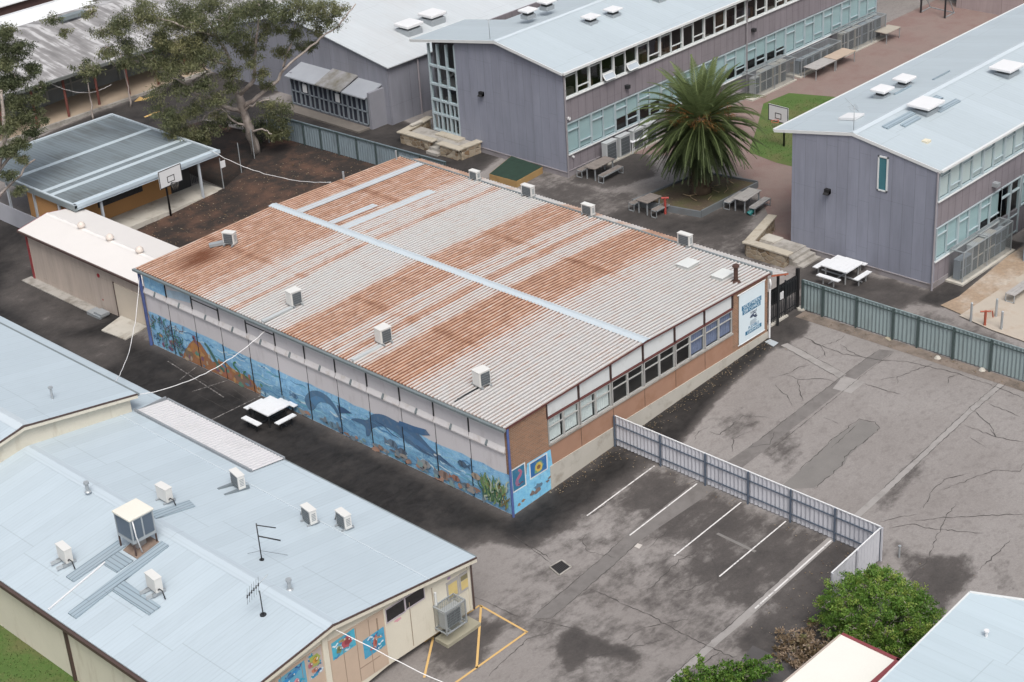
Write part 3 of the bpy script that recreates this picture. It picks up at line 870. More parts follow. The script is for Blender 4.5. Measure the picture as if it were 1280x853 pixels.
# roof: corrugated sheets in two slopes
PIT = .203
def corr(bb, x0, z0, x1, z1, y0, y1, pit=PIT, h=.045, mi=0, axis='x', zf=None):
    """sheet profile repeated along y, ribs running along x"""
    n = int(round((y1 - y0) / pit)); prof = []
    for i in range(n):
        a = y0 + (y1 - y0) * i / n; p = (y1 - y0) / n
        prof += [(a, 0), (a + .30 * p, 0), (a + .42 * p, h), (a + .58 * p, h), (a + .70 * p, 0)]
    prof.append((y1, 0))
    vs = []
    for y, dz in prof: vs += [(x0, y, z0 + dz), (x1, y, z1 + dz)]
    bb.add(vs, [(2 * i, 2 * i + 1, 2 * i + 3, 2 * i + 2) for i in range(len(prof) - 1)], mi)
    for y, dz in ():
        pass
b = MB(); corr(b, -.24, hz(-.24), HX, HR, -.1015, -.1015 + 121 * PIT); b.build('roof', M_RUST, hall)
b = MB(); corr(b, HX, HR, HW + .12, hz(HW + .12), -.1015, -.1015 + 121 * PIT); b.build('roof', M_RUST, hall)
b = MB()
b.prism([(-.2, -.1, hz(-.2) - .09), (HX, -.1, HR - .09), (HX, -.1, HR - .008), (-.2, -.1, hz(-.2) - .008)], (0, .03, 0))
b.prism([(HX, -.1, HR - .09), (HW + .1, -.1, hz(HW) - .09), (HW + .1, -.1, hz(HW) - .008), (HX, -.1, HR - .008)], (0, .03, 0))
b.build('barge_board', M_MAROON, hall)
b = MB()
b.prism([(HX - .26, -.14, HR + .025), (HX, -.14, HR + .075), (HX + .26, -.14, HR + .025), (HX, -.14, HR + .055)], (0, HL + .36, 0))
b.build('ridge_cap', M_ZINC, hall)
def patch(x0, y0, x1, y1):
    b = MB(); b.prism([(x0, y0, hz(x0) + .037), (x1, y0, hz(x1) + .037), (x1, y0, hz(x1) + .043), (x0, y0, hz(x0) + .043)], (0, y1 - y0, 0)); return b
patch(8.62, 22.45, 17.1, 23.0).build('roof_patch', M_ZINC, hall)
patch(8.62, 20.05, 11.6, 20.5).build('roof_patch', M_ZINC, hall)
patch(8.62, 19.05, 14.7, 19.6).build('roof_patch', M_ZINC, hall)
b = MB(); b.box(-.36, -.15, 4.07, -.22, HL + .2, 4.17); b.build('gutter', M_GUTTER, hall)
b = MB(); b.box(HW + .08, -.15, 4.10, HW + .16, HL + .2, 4.26); b.build('gutter', M_GUTTER, hall)
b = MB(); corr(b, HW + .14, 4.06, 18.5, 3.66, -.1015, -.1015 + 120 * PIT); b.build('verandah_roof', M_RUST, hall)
M_FASC = mat('rusty_fascia', (.36, .10, .05), .8, .4, 2)
b = MB(); b.prism([(HW + .15, -.12, 3.97), (18.5, -.12, 3.59), (18.5, -.12, 3.66), (HW + .15, -.12, 4.05)], (0, .03, 0)); b.build('verandah_fascia', M_FASC, hall)
b = MB(); b.box(18.46, 0, 3.5, 18.5, HL - .1, 3.63); b.build('verandah_fascia', M_FASC, hall)
for y in (.35, 6.2, 12.1, 18.1, 24.0):
    b = MB(); b.box(18.3, y - .05, .85, 18.4, y + .05, 3.6); b.build('verandah_post', M_DARK, hall)
b = MB()

# wall trim on the mural side: sun ledges, fins, joints
JY = [.16 + 2.03 * i for i in range(12)] + [HL]
M_LEDGE = mat('pale_ledge', (.56, .545, .55), .7, .1, 1.0, dirt=(.35, .30, .26), damt=.4, dsc=2.)
for i in range(12):
    y0, y1 = JY[i] + .02, JY[i + 1] - .02
    b = MB(); b.prism([(.0, y0, 2.86), (-.10, y0, 2.86), (-.10, y0, 2.92), (.0, y0, 3.13)], (0, y1 - y0, 0))
    b.build('sun_ledge', M_LEDGE, hall)
b = MB()
for i in range(12):
    ym = (JY[i] + JY[i + 1]) / 2
    b = MB(); b.prism([(-.02, ym - .05, 3.0), (-.12, ym - .05, 2.90), (-.12, ym - .05, 2.98), (-.02, ym - .05, 3.14)], (0, .1, 0)); b.build('ledge_bracket', M_GUTTER, hall)
for y in JY[1:-1]:
    b = MB(); b.box(-.05, y - .022, 3.13, 0, y + .018, 4.1); b.build('fin', M_DARK, hall)
    b = MB(); b.box(-.008, y - .013, 1.9, 0, y + .013, 2.85); b.box(-.055, y - .007, .05, 0, y + .007, 1.9); b.build('wall_joint', M_DARK, hall)
for i in (7, 9):
    b = MB(); b.box(-.02, JY[i] + .03, 3.62, 0, JY[i + 1] - .03, 3.66); b.build('louvre_bar', M_DARK, hall)
b = MB()
b.cyl((-.07, -.07, 0), (-.07, -.07, 4.1), .055); b.build('downpipe', M_BLUEPIPE, hall)
b = MB(); b.cyl((-.1, HL + .06, -.1), (-.1, HL + .06, 4.1), .08); b.build('downpipe', M_BLUEPIPE, hall)
b = MB(); b.cyl((HW + .06, -.08, .9), (HW + .06, -.08, 3.4), .05); b.tube([(HW + .06, -.08, 3.4), (HW + .1, -.1, 3.62), (HW + .02, -.1, 3.9)], .05)
b.build('downpipe', M_WHITE, hall)
# roof furniture that belongs to the building
for (x0, y0, x1, y1) in ((15.0, 2.95, 15.8, 3.6), (15.0, 1.0, 15.85, 1.6)):
    b = MB(); b.box(x0, y0, hz(15) + .0, x1, y1, hz(15) + .16); b.box(x0 - .04, y0 - .04, hz(15) + .16, x1 + .04, y1 + .04, hz(15) + .2)
    b.build('roof_hatch', mat('pale_hatch', (.55, .57, .56), .6, .1), hall, bevel=.01)
b = MB(); b.cyl((15.42, .55, hz(15.4)), (15.42, .55, hz(15.4) + .75), .10, n=14); b.cyl((15.42, .55, hz(15.4) + .75), (15.42, .55, hz(15.4) + .83), .17, .15, n=14)
b.cyl((15.42, .55, hz(15.4)), (15.42, .55, hz(15.4) + .08), .24, .14, n=14)
b.build('flue', mat('rusty_flue', (.06, .03, .022), .7, .5, 4), hall)
b = MB()
for y, z in ((24.4, .55), (.9, 0)):
    pass
b.cyl((16.7, 24.2, 4.2), (16.7, 24.2, 4.75), .05); b.build('vent_pipe', M_GALV, hall)
b = MB(); b.cyl((13.0, 24.3, 4.25), (13.0, 24.3, 4.75), .06); b.build('vent_pipe', M_GALV, hall)

# ---- the painted sea mural on the long wall (u runs along y, v is height)
WAT = watermat('painted_water', (.17, .38, .62), (.27, .53, .76), (.44, .66, .80))
WATD = watermat('painted_deep_water', (.12, .28, .48), (.20, .42, .62), (.36, .56, .70))
P = Paint((0, 0, 0), (0, 1, 0), (0, 0, 1), (-1, 0, 0))
mid = [(i * 1.0, 1.84 + .05 * sin(i * 2.1)) for i in range(25)]
top = []
y = HL - .02
while y > .1:
    top.append((y, 1.86 + RND.uniform(-.05, .05))); y -= .6
P.poly([(.05, .02), (HL - .02, .02)] + top + [(.05, 1.9)], WAT)
P.poly([(.05, .03), (19, .03)] + [(19 - i * .95, .95 + .16 * sin(i * 1.3) + RND.uniform(-.08, .08)) for i in range(20)], WATD)
# light streaks of surf
for k in range(150):
    a = RND.uniform(1, 23); z = RND.uniform(.12, 1.7)
    P.k = 3 + k % 9
    P.squiggle(a, z, RND.uniform(.3, 1.4), RND.uniform(-.15, .15) + pi, .04, RND.uniform(.03, .09), RND.choice([(.46, .66, .78), (.20, .46, .66), (.09, .25, .46), (.56, .70, .76), (.13, .38, .50), (.30, .56, .70)]))
P.k = 12
# first dolphin: an arching back with its tail below
D1 = [(12.85, .92), (12.3, 1.55), (11.6, 1.78), (10.95, 1.66), (10.52, 1.28), (10.3, .80), (10.22, .38), (10.5, .86), (10.9, 1.30), (11.5, 1.28), (11.9, 1.0), (12.1, .65), (12.5, .40)]
P.poly(smooth(D1), (.085, .18, .30))
P.poly([(12.4, 1.1), (11.9, 1.42), (11.45, 1.45), (11.2, 1.30), (11.7, 1.18), (12.05, .8)], (.10, .24, .42))
P.poly([(10.5, 1.45), (10.0, 1.46), (9.5, 1.36), (9.9, 1.24), (10.4, 1.05)], (.05, .11, .22))
# second dolphin, diving to the right
D2 = [(9.75, 1.0), (9.2, 1.26), (8.5, 1.36), (8.2, 1.82), (7.45, 2.08), (6.4, 2.0), (5.5, 2.02), (5.1, 1.78), (4.45, 1.38), (3.0, 1.0), (3.6, .98), (4.2, 1.08), (5.05, 1.0), (6.0, 1.18), (6.8, 1.46), (7.6, 1.46), (8.25, 1.10), (8.5, .58), (8.75, .50), (8.68, 1.0), (9.1, 1.06)]
P.poly(smooth(D2), (.075, .155, .27))
for i in range(9):
    P.k = 16 + i % 3; P.squiggle(8.6 - .62 * i, 1.55 - .05 * i + .1 * sin(i * 2), .8, pi + .25, .03, .05, RND.choice([(.10, .22, .36), (.04, .09, .18), (.16, .30, .44)]))
P.k = 19
P.poly([(6.4, 2.12), (5.5, 2.18), (4.8, 2.28), (4.55, 2.08), (5.1, 1.9), (5.95, 1.8), (6.6, 1.85)], (.06, .14, .27))
P.poly([(6.2, 1.75), (5.3, 1.55), (4.5, 1.3), (4.6, 1.2), (5.5, 1.3), (6.3, 1.55)], (.09, .20, .36))
P.blob(4.35, 1.22, .10, .05, (.55, .62, .66), 10)
# reef at the far end, sea floor fish and stones
P.poly([(22.0, .05), (21.75, .40), (21.2, 1.05), (20.8, 1.38), (20.3, 1.42), (19.9, 1.05), (19.5, .62), (18.9, .86), (18.4, .95), (17.9, .72), (17.0, .74), (16.4, .62), (16.05, .15), (16.0, .05)], (.33, .155, .075))
P.blob(20.7, .85, .45, .42, (.42, .20, .07), 12); P.blob(21.35, .45, .35, .35, (.20, .15, .10), 11); P.blob(17.2, .38, .7, .26, (.22, .15, .12), 12)
P.blob(18.6, .45, .5, .3, (.38, .15, .10), 12)
k0 = P.k
for i in range(46):
    P.k = k0 + i % 8; P.blob(RND.uniform(15.6, 23.5), RND.uniform(.1, .9), RND.uniform(.05, .22), RND.uniform(.05, .16), RND.choice([(.36, .16, .10), (.12, .26, .20), (.42, .34, .26), (.20, .10, .16), (.10, .22, .34), (.46, .28, .12)]), 8, .3)
P.k = k0 + 8
P.stroke([(19.9 - i * .16, 1.5 - i * .15 + .08 * sin(i)) for i in range(9)], .22, (.07, .16, .14))
P.stroke([(20.6 + .2 * cos(i * .5), 1.5 + .06 * i * (1 if i < 3 else -1)) for i in range(7)], .16, (.24, .12, .16))
P.stroke([(17.6 + .22 * sin(i * 1.0), 1.25 - .12 * i) for i in range(7)], .12, (.06, .20, .10))
P.stroke([(16.9 + .22 * sin(i * 1.0), .98 - .1 * i) for i in range(5)], .10, (.06, .20, .10))
k0 = P.k
for k in range(90):      # tangled painted weed by the far corner
    P.k = k0 + k % 10
    P.squiggle(RND.uniform(21.6, 24.2), RND.uniform(.1, 1.5), RND.uniform(.25, .6), RND.uniform(.6, 2.4), .07, .05, RND.choice([(.04, .15, .10), (.06, .22, .14), (.04, .10, .22), (.20, .34, .42), (.16, .12, .16)]), 8)
P.k = k0 + 10
def fish(a, z, s, c1, c2, d=1):
    P.poly([(a + d * s * q, z + s * r) for q, r in ((-.5, 0), (-.25, .26), (.15, .28), (.45, .06), (.75, .26), (.68, 0), (.75, -.26), (.45, -.06), (.15, -.26), (-.25, -.24))], c1)
    P.poly([(a + d * s * q, z + s * r) for q, r in ((-.2, .2), (0, .22), (.06, -.2), (-.14, -.2))], c2)
for a, z, s, c in ((7.0, .8, .7, (.13, .20, .28)), (6.4, .62, .6, (.10, .14, .20)), (5.0, .55, .7, (.30, .32, .34)), (3.9, .42, .8, (.28, .20, .17)), (3.2, .55, .55, (.32, .17, .13)), (2.7, 1.42, .6, (.06, .12, .20)), (1.95, 1.12, .6, (.36, .30, .24)), (10.9, .3, .6, (.16, .27, .36)), (2.6, .42, .5, (.12, .16, .2)), (14.2, .5, .5, (.18, .30, .40)), (13.4, .9, .5, (.09, .20, .34))):
    fish(a, z, s, c, tuple(x * .55 for x in c), RND.choice((1, -1)))
k0 = P.k
for k in range(60): P.k = k0 + k % 9; P.blob(RND.uniform(1.6, 14), RND.uniform(.08, .5), RND.uniform(.08, .26), RND.uniform(.05, .15), RND.choice([(.28, .18, .14), (.12, .14, .18), (.32, .30, .28), (.17, .23, .28), (.40, .24, .18), (.22, .34, .36)]), 9, .3)
P.k = k0 + 9
k0 = P.k
for k in range(64):      # green weed near the street corner
    P.k = k0 + k % 10
    a = RND.uniform(.3, 1.55)
    P.squiggle(a, RND.uniform(.1, 1.0), RND.uniform(.3, .85), RND.uniform(1.1, 2.0), .06, .085, RND.choice([(.10, .20, .07), (.20, .30, .12), (.40, .46, .36), (.05, .12, .07), (.16, .14, .06)]), 8)
P.k = k0 + 10
P.build('painted_mural', hall)
P = Paint((0, 0, 0), (0, 1, 0), (0, 0, 1), (-1, 0, 0))
P.poly([(JY[11] + .08, 3.14), (HL - .1, 3.14), (HL - .1, 3.95), (JY[11] + .08, 4.0)], WAT)
P.poly([(JY[10] + .06, 3.4), (JY[11] - .06, 3.16), (JY[11] - .06, 3.55), (JY[10] + .06, 3.9)], (.40, .52, .62))
P.blob(20.9, 2.98, .34, .10, (.24, .10, .04), 12)
P.build('painted_panel', hall)
# street end: blue patch with two framed sea pictures
P = Paint((0, 0, 0), (1, 0, 0), (0, 0, 1), (0, -1, 0))
P.poly([(.02, .02), (2.5, .15), (2.34, 1.98), (.95, 1.98), (.88, 1.5), (.02, 1.45)], watermat('painted_sky_blue', (.16, .46, .70), (.22, .52, .74), (.30, .58, .76)), .02)
P.rect(.03, 1.03, .85, 2.12, (.62, .66, .68)); P.rect(.09, 1.09, .79, 2.06, (.03, .16, .28))
P.stroke([(.44 + .15 * sin(i * .8), 1.95 - i * .09) for i in range(9)], .16, (.34, .12, .20)); P.stroke([(.28 + i * .08, 1.28 + .03 * sin(i * 2)) for i in range(6)], .07, (.12, .05, .10))
P.blob(.32, 1.4, .1, .16, (.26, .14, .24), 9)
P.rect(1.06, 1.16, 2.13, 1.94, (.62, .66, .68)); P.rect(1.12, 1.22, 2.07, 1.88, (.025, .13, .34))
P.blob(1.6, 1.52, .27, .26, (.10, .26, .22), 16, .12); P.blob(1.6, 1.52, .22, .21, (.52, .40, .10), 16, .1); P.blob(1.6, 1.52, .11, .11, (.20, .11, .05), 10); P.blob(1.42, 1.36, .08, .06, (.16, .32, .16), 8)
for a, z, s in ((1.15, .52, .35), (1.5, .66, .45), (1.42, .48, .4), (.6, .42, .22), (.35, .36, .2), (2.05, .62, .2), (2.2, .74, .2)):
    P.blob(a, z, s * .5, s * .28, RND.choice([(.18, .14, .13), (.10, .18, .26), (.26, .18, .12)]), 11, .35)
P.build('painted_panel', hall)
for y in (14.55, 8.5, 2.6):
    pass

# ---- banner beside the gate
def text(parent, name, s, size, p, m, rot=(pi / 2, 0, 0), align='CENTER', ext=.004, sx=1.0):
    c = bpy.data.curves.new(name, 'FONT'); c.body = s; c.size = size; c.align_x = align; c.align_y = 'CENTER'; c.extrude = ext
    c.space_character = 1.0
    o = bpy.data.objects.new(name, c); COL.objects.link(o)
    dg = bpy.context.evaluated_depsgraph_get(); me_ = bpy.data.meshes.new_from_object(o.evaluated_get(dg))
    bpy.data.objects.remove(o)
    o = bpy.data.objects.new(name, me_); COL.objects.link(o); me_.materials.clear(); me_.materials.append(m)
    o.rotation_euler = rot; o.scale = (sx, 1, 1)
    off = Vector((0, 0, 0)); q = parent
    while q is not None: off += q.location; q = q.parent
    o.location = Vector(p) - off; o.parent = parent
    return o
ban = thing('banner', 'white vertical banner with blue lettering fixed to the brick end of the hall', 'banner', (15.85, -.05, 2.7))
M_BAN = mat('banner_vinyl', (.62, .72, .77), .5, .05)
M_BLU = mat('banner_blue', (.012, .13, .25), .5, .1)
M_INK = mat('banner_ink', (.05, .07, .12), .5, .1)
b = MB(); b.box(14.86, -.06, 1.45, 16.76, -.035, 3.95); b.build('sheet', M_BAN, ban)
b = MB(); b.cyl((14.75, -.05, 3.97), (16.8, -.05, 3.97), .03); b.cyl((14.8, -.05, 1.43), (16.8, -.05, 1.43), .025); b.build('rod', M_WHITE, ban)
def bbox(x0, z0, x1, z1): 
    q = MB(); q.box(x0, -.066, z0, x1, -.0605, z1); return q
bbox(15.10, 2.86, 16.44, 3.07).build('letter_box', M_BLU, ban); bbox(15.05, 3.09, 16.50, 3.32).build('letter_box', M_BLU, ban)
bbox(15.32, 1.74, 16.52, 1.93).build('letter_box', M_BLU, ban)
text(ban, 'lettering', 'SOUTHERN', .25, (15.78, -.068, 3.205), M_BAN, sx=.98)
text(ban, 'lettering', 'OFF CAMPUS', .22, (15.77, -.068, 2.965), M_BAN, sx=.92)
text(ban, 'lettering', 'School', .17, (15.92, -.064, 2.74), M_INK)
text(ban, 'lettering', 'FLEXIBLE', .20, (15.93, -.064, 2.035), M_BLU, sx=1.0)
text(ban, 'lettering', 'LEARNING', .20, (15.92, -.068, 1.835), M_BAN, sx=1.0)
P = Paint((0, -.0605, 0), (1, 0, 0), (0, 0, 1), (0, -1, 0), .001)
P.stroke([(15.66 + i * .06, 2.50 + .09 * sin(i * .62)) for i in range(10)], .10, (.05, .07, .12)); P.blob(15.80, 2.52, .07, .06, (.05, .07, .12), 8); P.blob(16.08, 2.50, .08, .07, (.05, .07, .12), 8)
P.stroke([(15.70 + i * .06, 2.62 - .03 * cos(i * .7)) for i in range(8)], .06, (.05, .07, .12))
for i in range(5): P.rect(15.66, 2.32 - .045 * i, 16.16 - .05 * (i % 2), 2.34 - .045 * i, (.22, .27, .33))
P.build('emblem', ban)

M_ZINC2 = mat('pale_flashing', (.46, .52, .56), .45, .06)
# ================================================================== low cream block with the pale blue roof (lower left)
BX0, BZ, SB = -12.395, 3.643, 0.1398
BE, BLX, BY, BRY = -5.649, -17.68, -3.739, 14.9
def bz(x): return BZ - SB * abs(x - BX0)
M_BROOF = deck('pale_blue_deck', (.405, .475, .522), 'y', .19, gam=.16, grime=(.27, .32, .36))
M_CREAM = mat('cream_cladding', (.60, .57, .48), .7, .07, 1.0, dirt=(.42, .37, .29), damt=.3, drip=True)
M_TAN = mat('pinkish_board', (.46, .36, .28), .75, .12, 1.0)
M_BROWN = mat('brown_trim', (.07, .045, .04), .6, .2)
blk = thing('classroom_block', 'low cream classroom block with a broad pale blue gabled roof and painted gable', 'building', (-12, 5, 0))
FY = BY + .25
b = MB()
b.prism([(-17.4, FY, .0), (-12.9, FY, .0), (-12.9, FY, 2.9), (-12.9, FY, bz(-12.9) - .08), (-17.4, FY, bz(-17.4) - .08)], (0, .15, 0))
b.prism([(-12.9, FY, .0), (-10.0, FY, .38), (-10.0, FY, bz(-10) - .08), (BX0, FY, BZ - .08), (-12.9, FY, bz(-12.9) - .08)], (0, .15, 0))
b.prism([(-10.0, FY, .38), (-5.85, FY, .38), (-5.85, FY, bz(-5.85) - .08), (-10.0, FY, bz(-10.0) - .08)], (0, .15, 0))
b.box(-6.0, FY + .15, .3, -5.85, 30, 2.62); b.box(-17.4, FY + .15, -.05, -17.25, 30, 2.75); b.box(-17.2, FY + .3, .2, -6.1, 29, .3)
b.build('wall', M_CREAM, blk)
b = MB(); b.box(-6.3, FY + .5, -.05, -6.0, 29, .32); b.box(-17.2, FY + .7, -.05, -6.3, FY + .85, .3); b.build('footing', M_BLACK, blk)
b = MB(); b.prism([(-17.3, FY - .012, .9), (-12.75, FY - .012, .9), (-12.75, FY - .012, 2.97), (-17.3, FY - .012, 2.55)], (0, .012, 0)); b.prism([(-12.5, FY - .012, .45), (-9.98, FY - .012, .45), (-9.98, FY - .012, 2.8), (-12.5, FY - .012, 2.9)], (0, .012, 0))
b.build('board_panel', M_TAN, blk)
b = MB()
for x in (-11.9, -11.3, -10.7, -8.8, -7.7, -13.7, -14.6): b.box(x - .012, FY - .018, .5, x + .012, FY - .012, 2.75 if x < -10 else 2.4)
b.box(-10.35, FY - .03, 2.1, -10.3, FY - .012, 2.6); b.box(-11.3, FY - .02, 1.0, -10.35, FY - .012, 1.03)
b.build('board_joint', mat('board_joint', (.26, .20, .15), .8), blk)
for q_ in ((-12.78, FY - .06, .3, -12.55, FY, 3.2), (-10.0, FY - .03, .4, -9.93, FY, 2.85), (-5.95, FY - .04, .4, -5.84, FY, 2.5)):
    b = MB(); b.box(*q_); b.build('corner_post', M_CREAM, blk)
b = MB(); sash(b, -9.92, -9.0, 2.12, 2.72, FY - .03, .035); sash(b, -9.0, -8.05, 2.16, 2.72, FY - .03, .035)
w = b.build('window', mat('lilac_frame', (.40, .36, .40), .6), blk)
b = MB(); b.box(-9.9, FY - .012, 2.15, -8.07, FY - .006, 2.70); b.build('pane', mat('dark_glass', (.012, .012, .014), .08, .1, spec=.6), w)
P = Paint((0, FY, 0), (1, 0, 0), (0, 0, 1), (0, -1, 0), .016)
M_NOTE = mat('yellowed_notice', (.55, .44, .19), .7, .2, 4)
P.rect(-7.0, 1.38, -6.40, 2.2, (.36, .35, .34), .02); P.rect(-6.92, 1.48, -6.48, 2.06, M_NOTE); P.build('notice_board', blk)
P = Paint((0, FY, 0), (1, 0, 0), (0, 0, 1), (0, -1, 0), .018)
P.rect(-6.37, 1.38, -5.80, 2.2, (.36, .35, .34), .02); P.rect(-6.29, 1.48, -5.88, 1.86, M_NOTE); P.rect(-6.29, 1.88, -5.88, 2.08, (.20, .18, .10))
P.build('notice_board', blk)
P = Paint((0, FY, 0), (1, 0, 0), (0, 0, 1), (0, -1, 0), .004)
P.blob(-6.84, 2.33, .10, .05, (.36, .25, .42), 9, .3)
P.build('scribble', blk)
P = Paint((0, FY, 0), (1, 0, 0), (0, 0, 1), (0, -1, 0), .004)
P.blob(-9.35, 1.98, .17, .07, (.62, .32, .36), 10, .35); P.build('scribble', blk)
# fish pictures on the gable
def seapic(x0, z0, x1, z1, sk, bg, fishes, seed):
    P = Paint((0, FY, 0), (1, 0, 0), (0, 0, 1), (0, -1, 0), .016)
    q = lambda u, v: (x0 + (x1 - x0) * u, z0 + (z1 - z0) * v + sk * (u - .5))
    P.poly([q(0, 0), q(1, 0), q(1, 1), q(0, 1)], bg, .01)
    rr = random.Random(seed)
    for k in range(16):
        P.k = 2 + k % 6
        u, v = rr.uniform(0, .72), rr.uniform(.06, .94); a = []
        for i in range(6): a.append(q(min(1, u + i * .05), min(.98, max(.02, v + .05 * sin(i * 1.3 + k)))))
        P.stroke(a, .075, rr.choice([(.02, .10, .26), (.03, .28, .42), (.62, .68, .70), (.05, .20, .38), (.50, .62, .68)]))
    P.k = 9
    for (u, v, ru, rv, c) in fishes:
        cx, cz = q(u, v); P.blob(cx, cz, ru, rv, c, 14, .2, rr.uniform(-.3, .3))
        P.blob(cx + ru * .2, cz, ru * .5, rv * .6, tuple(k * .6 for k in c), 10, .25); P.blob(cx + ru * .55, cz + rv * .2, .03, .03, (.6, .6, .55), 7)
    return P.build('gable_painting', blk)
seapic(-12.38, 2.05, -11.34, 2.76, .04, (.06, .36, .50), [(.62, .55, .24, .22, (.36, .07, .09)), (.28, .4, .12, .14, (.16, .20, .09)), (.45, .78, .18, .05, (.40, .30, .12))], 3)
seapic(-11.04, 1.28, -10.06, 2.08, .04, (.05, .30, .48), [(.55, .55, .10, .26, (.42, .12, .09)), (.42, .3, .16, .05, (.34, .10, .12)), (.7, .66, .2, .04, (.44, .30, .22))], 5)
seapic(-13.48, 1.85, -12.82, 2.86, .08, (.42, .36, .34), [(.5, .66, .24, .24, (.30, .34, .08)), (.55, .64, .12, .12, (.50, .28, .05)), (.4, .3, .14, .09, (.44, .18, .12)), (.2, .6, .10, .10, (.38, .12, .16))], 8)
seapic(-14.7, 1.55, -13.56, 2.72, .12, (.10, .32, .46), [(.4, .8, .36, .10, (.03, .22, .48)), (.62, .48, .13, .14, (.55, .22, .26)), (.3, .4, .2, .12, (.34, .12, .12))], 9)
seapic(-16.3, 1.2, -14.85, 2.4, .16, (.12, .36, .46), [(.6, .5, .3, .16, (.30, .12, .14))], 13)
def slab(pts, th, name, m, parent, bev=0):
    b = MB(); b.prism(pts, (0, 0, -th)); return b.build(name, m, parent, bevel=bev)
slab([(BX0, BY, BZ), (BE, BY, bz(BE)), (BE, 30, bz(BE)), (BX0, 30, BZ)], .05, 'roof', M_BROOF, blk)
slab([(BLX, BY, bz(BLX)), (BX0, BY, BZ), (BX0, 30, BZ), (BLX, 30, bz(BLX))], .05, 'roof', M_BROOF, blk)
b = MB()
for s_, e in ((1, BE), (-1, BLX)):
    b.prism([(BX0, BY - .02, BZ - .05), (e, BY - .02, bz(e) - .05), (e, BY - .02, bz(e) - .20), (BX0, BY - .02, BZ - .20)], (0, .04, 0))
b.build('barge_board', M_CREAM, blk)
b = MB()
for e in (BE, BLX): b.prism([(BX0, BY - .035, BZ + .012), (e, BY - .035, bz(e) + .012), (e, BY - .035, bz(e) - .045), (BX0, BY - .035, BZ - .045)], (0, .05, 0))
b.build('edge_trim', M_BROWN, blk)
b = MB(); b.prism([(BX0 - .32, BY, bz(BX0 - .32) + .012), (BX0, BY, BZ + .05), (BX0 + .32, BY, bz(BX0 + .32) + .012), (BX0, BY, BZ + .03)], (0, 14.8 - BY, 0)); b.build('ridge_cap', deck('ridge_deck', (.43, .50, .55), 'x', .3, gam=.1), blk)
b = MB()
for x in (-7.98,): b.box(x - .022, BY, bz(x) + .004, x + .022, 15.0, bz(x) + .03)
b.build('lap_flashing', M_ZINC2, blk)
b = MB(); b.box(BE - .02, BY + .1, 2.52, BE + .10, 7.1, 2.66); b.build('gutter', M_GUTTER, blk)
b = MB(); b.box(BLX - .12, BY + .1, 2.68, BLX + .02, 30, 2.83); b.cyl((BLX - .02, 5.3, 2.7), (-17.45, 5.3, 2.3), .05)
for y in (5.0, .3): b.box(-17.5, y - .06, 0, -17.4, y + .06, 2.7)
b.build('gutter', M_BROWN, blk)
b = MB(); b.cyl((-5.80, FY - .08, .4), (-5.80, FY - .08, 2.4), .035); b.build('downpipe', M_BROWN, blk)
# white corrugated awning set into the eave
b = MB(); corr(b, -7.28, bz(-7.28) + .05, -5.66, bz(-7.28) - .16, 7.05, 14.85, .20, .03); b.build('awning', mat('white_corrugated', (.50, .50, .515), .5, .05, dirt=(.42, .42, .42), damt=.3), blk)
b = MB(); b.box(-7.33, 7.05, bz(-7.3), -7.25, 14.85, bz(-7.3) + .12); b.box(-5.68, 7.05, bz(-7.28) - .24, -5.6, 14.85, bz(-7.28) - .10); b.box(-7.3, 14.83, bz(-7.3) - .3, -5.7, 14.9, bz(-7.3) + .0)
b.build('awning_trim', mat('grey_trim', (.22, .24, .26), .6), blk)
# raised rear roof
RZ, RS, RX = 4.70, .174, -12.45
def rz_(x): return RZ - RS * abs(x - RX)
slab([(RX, 14.7, RZ), (-7.15, 14.7, rz_(-7.15)), (-7.15, 34, rz_(-7.15)), (RX, 34, RZ)], .06, 'roof', M_BROOF, blk)
slab([(-17.9, 14.7, rz_(-17.9)), (RX, 14.7, RZ), (RX, 34, RZ), (-17.9, 34, rz_(-17.9))], .06, 'roof', M_BROOF, blk)
b = MB(); b.prism([(-17.6, 14.92, 2.5), (-7.4, 14.92, 2.5), (-7.4, 14.92, rz_(-7.4) - .06), (RX, 14.92, RZ - .06), (-17.6, 14.92, rz_(-17.6) - .06)], (0, .1, 0)); b.build('upper_gable', M_CREAM, blk)
b = MB()
for e in (-7.15, -17.9): b.prism([(RX, 14.66, RZ - .06), (e, 14.66, rz_(e) - .06), (e, 14.66, rz_(e) - .20), (RX, 14.66, RZ - .20)], (0, .05, 0))
b.build('barge_board', M_CREAM, blk)
b = MB()
for e in (-7.15, -17.9): b.prism([(RX, 14.65, RZ + .012), (e, 14.65, rz_(e) + .012), (e, 14.65, rz_(e) - .055), (RX, 14.65, RZ - .055)], (0, .05, 0))
b.build('edge_trim', M_BROWN, blk)
b = MB(); b.box(-7.15, 14.7, rz_(-7.15) - .14, -7.03, 34, rz_(-7.15) - .02); b.build('gutter', M_GUTTER, blk)
b = MB(); b.prism([(RX - .32, 14.7, rz_(RX - .32) + .012), (RX, 14.7, RZ + .05), (RX + .32, 14.7, rz_(RX + .32) + .012), (RX, 14.7, RZ + .03)], (0, 19, 0)); b.build('ridge_cap', M_ZINC2, blk)
for p in [(-12.85, 9.9, 3.71), (-11.94, -0.97, 3.58)]:
    b = MB(); b.cyl((p[0], p[1], p[2] - .02), (p[0], p[1], p[2] + .38), .07); b.cyl((p[0], p[1], p[2] + .36), (p[0], p[1], p[2] + .44), .11, .11); b.cyl((p[0], p[1], p[2]), (p[0], p[1], p[2] + .05), .13, .08); b.build('vent_pipe', M_GALV, blk)
b = MB(); b.cyl((-10.1, 16.35, 4.2), (-10.1, 16.35, 4.85), .05); b.cyl((-10.1, 16.35, 4.8), (-10.1, 16.35, 4.86), .1); b.build('vent_pipe', M_GALV, blk)
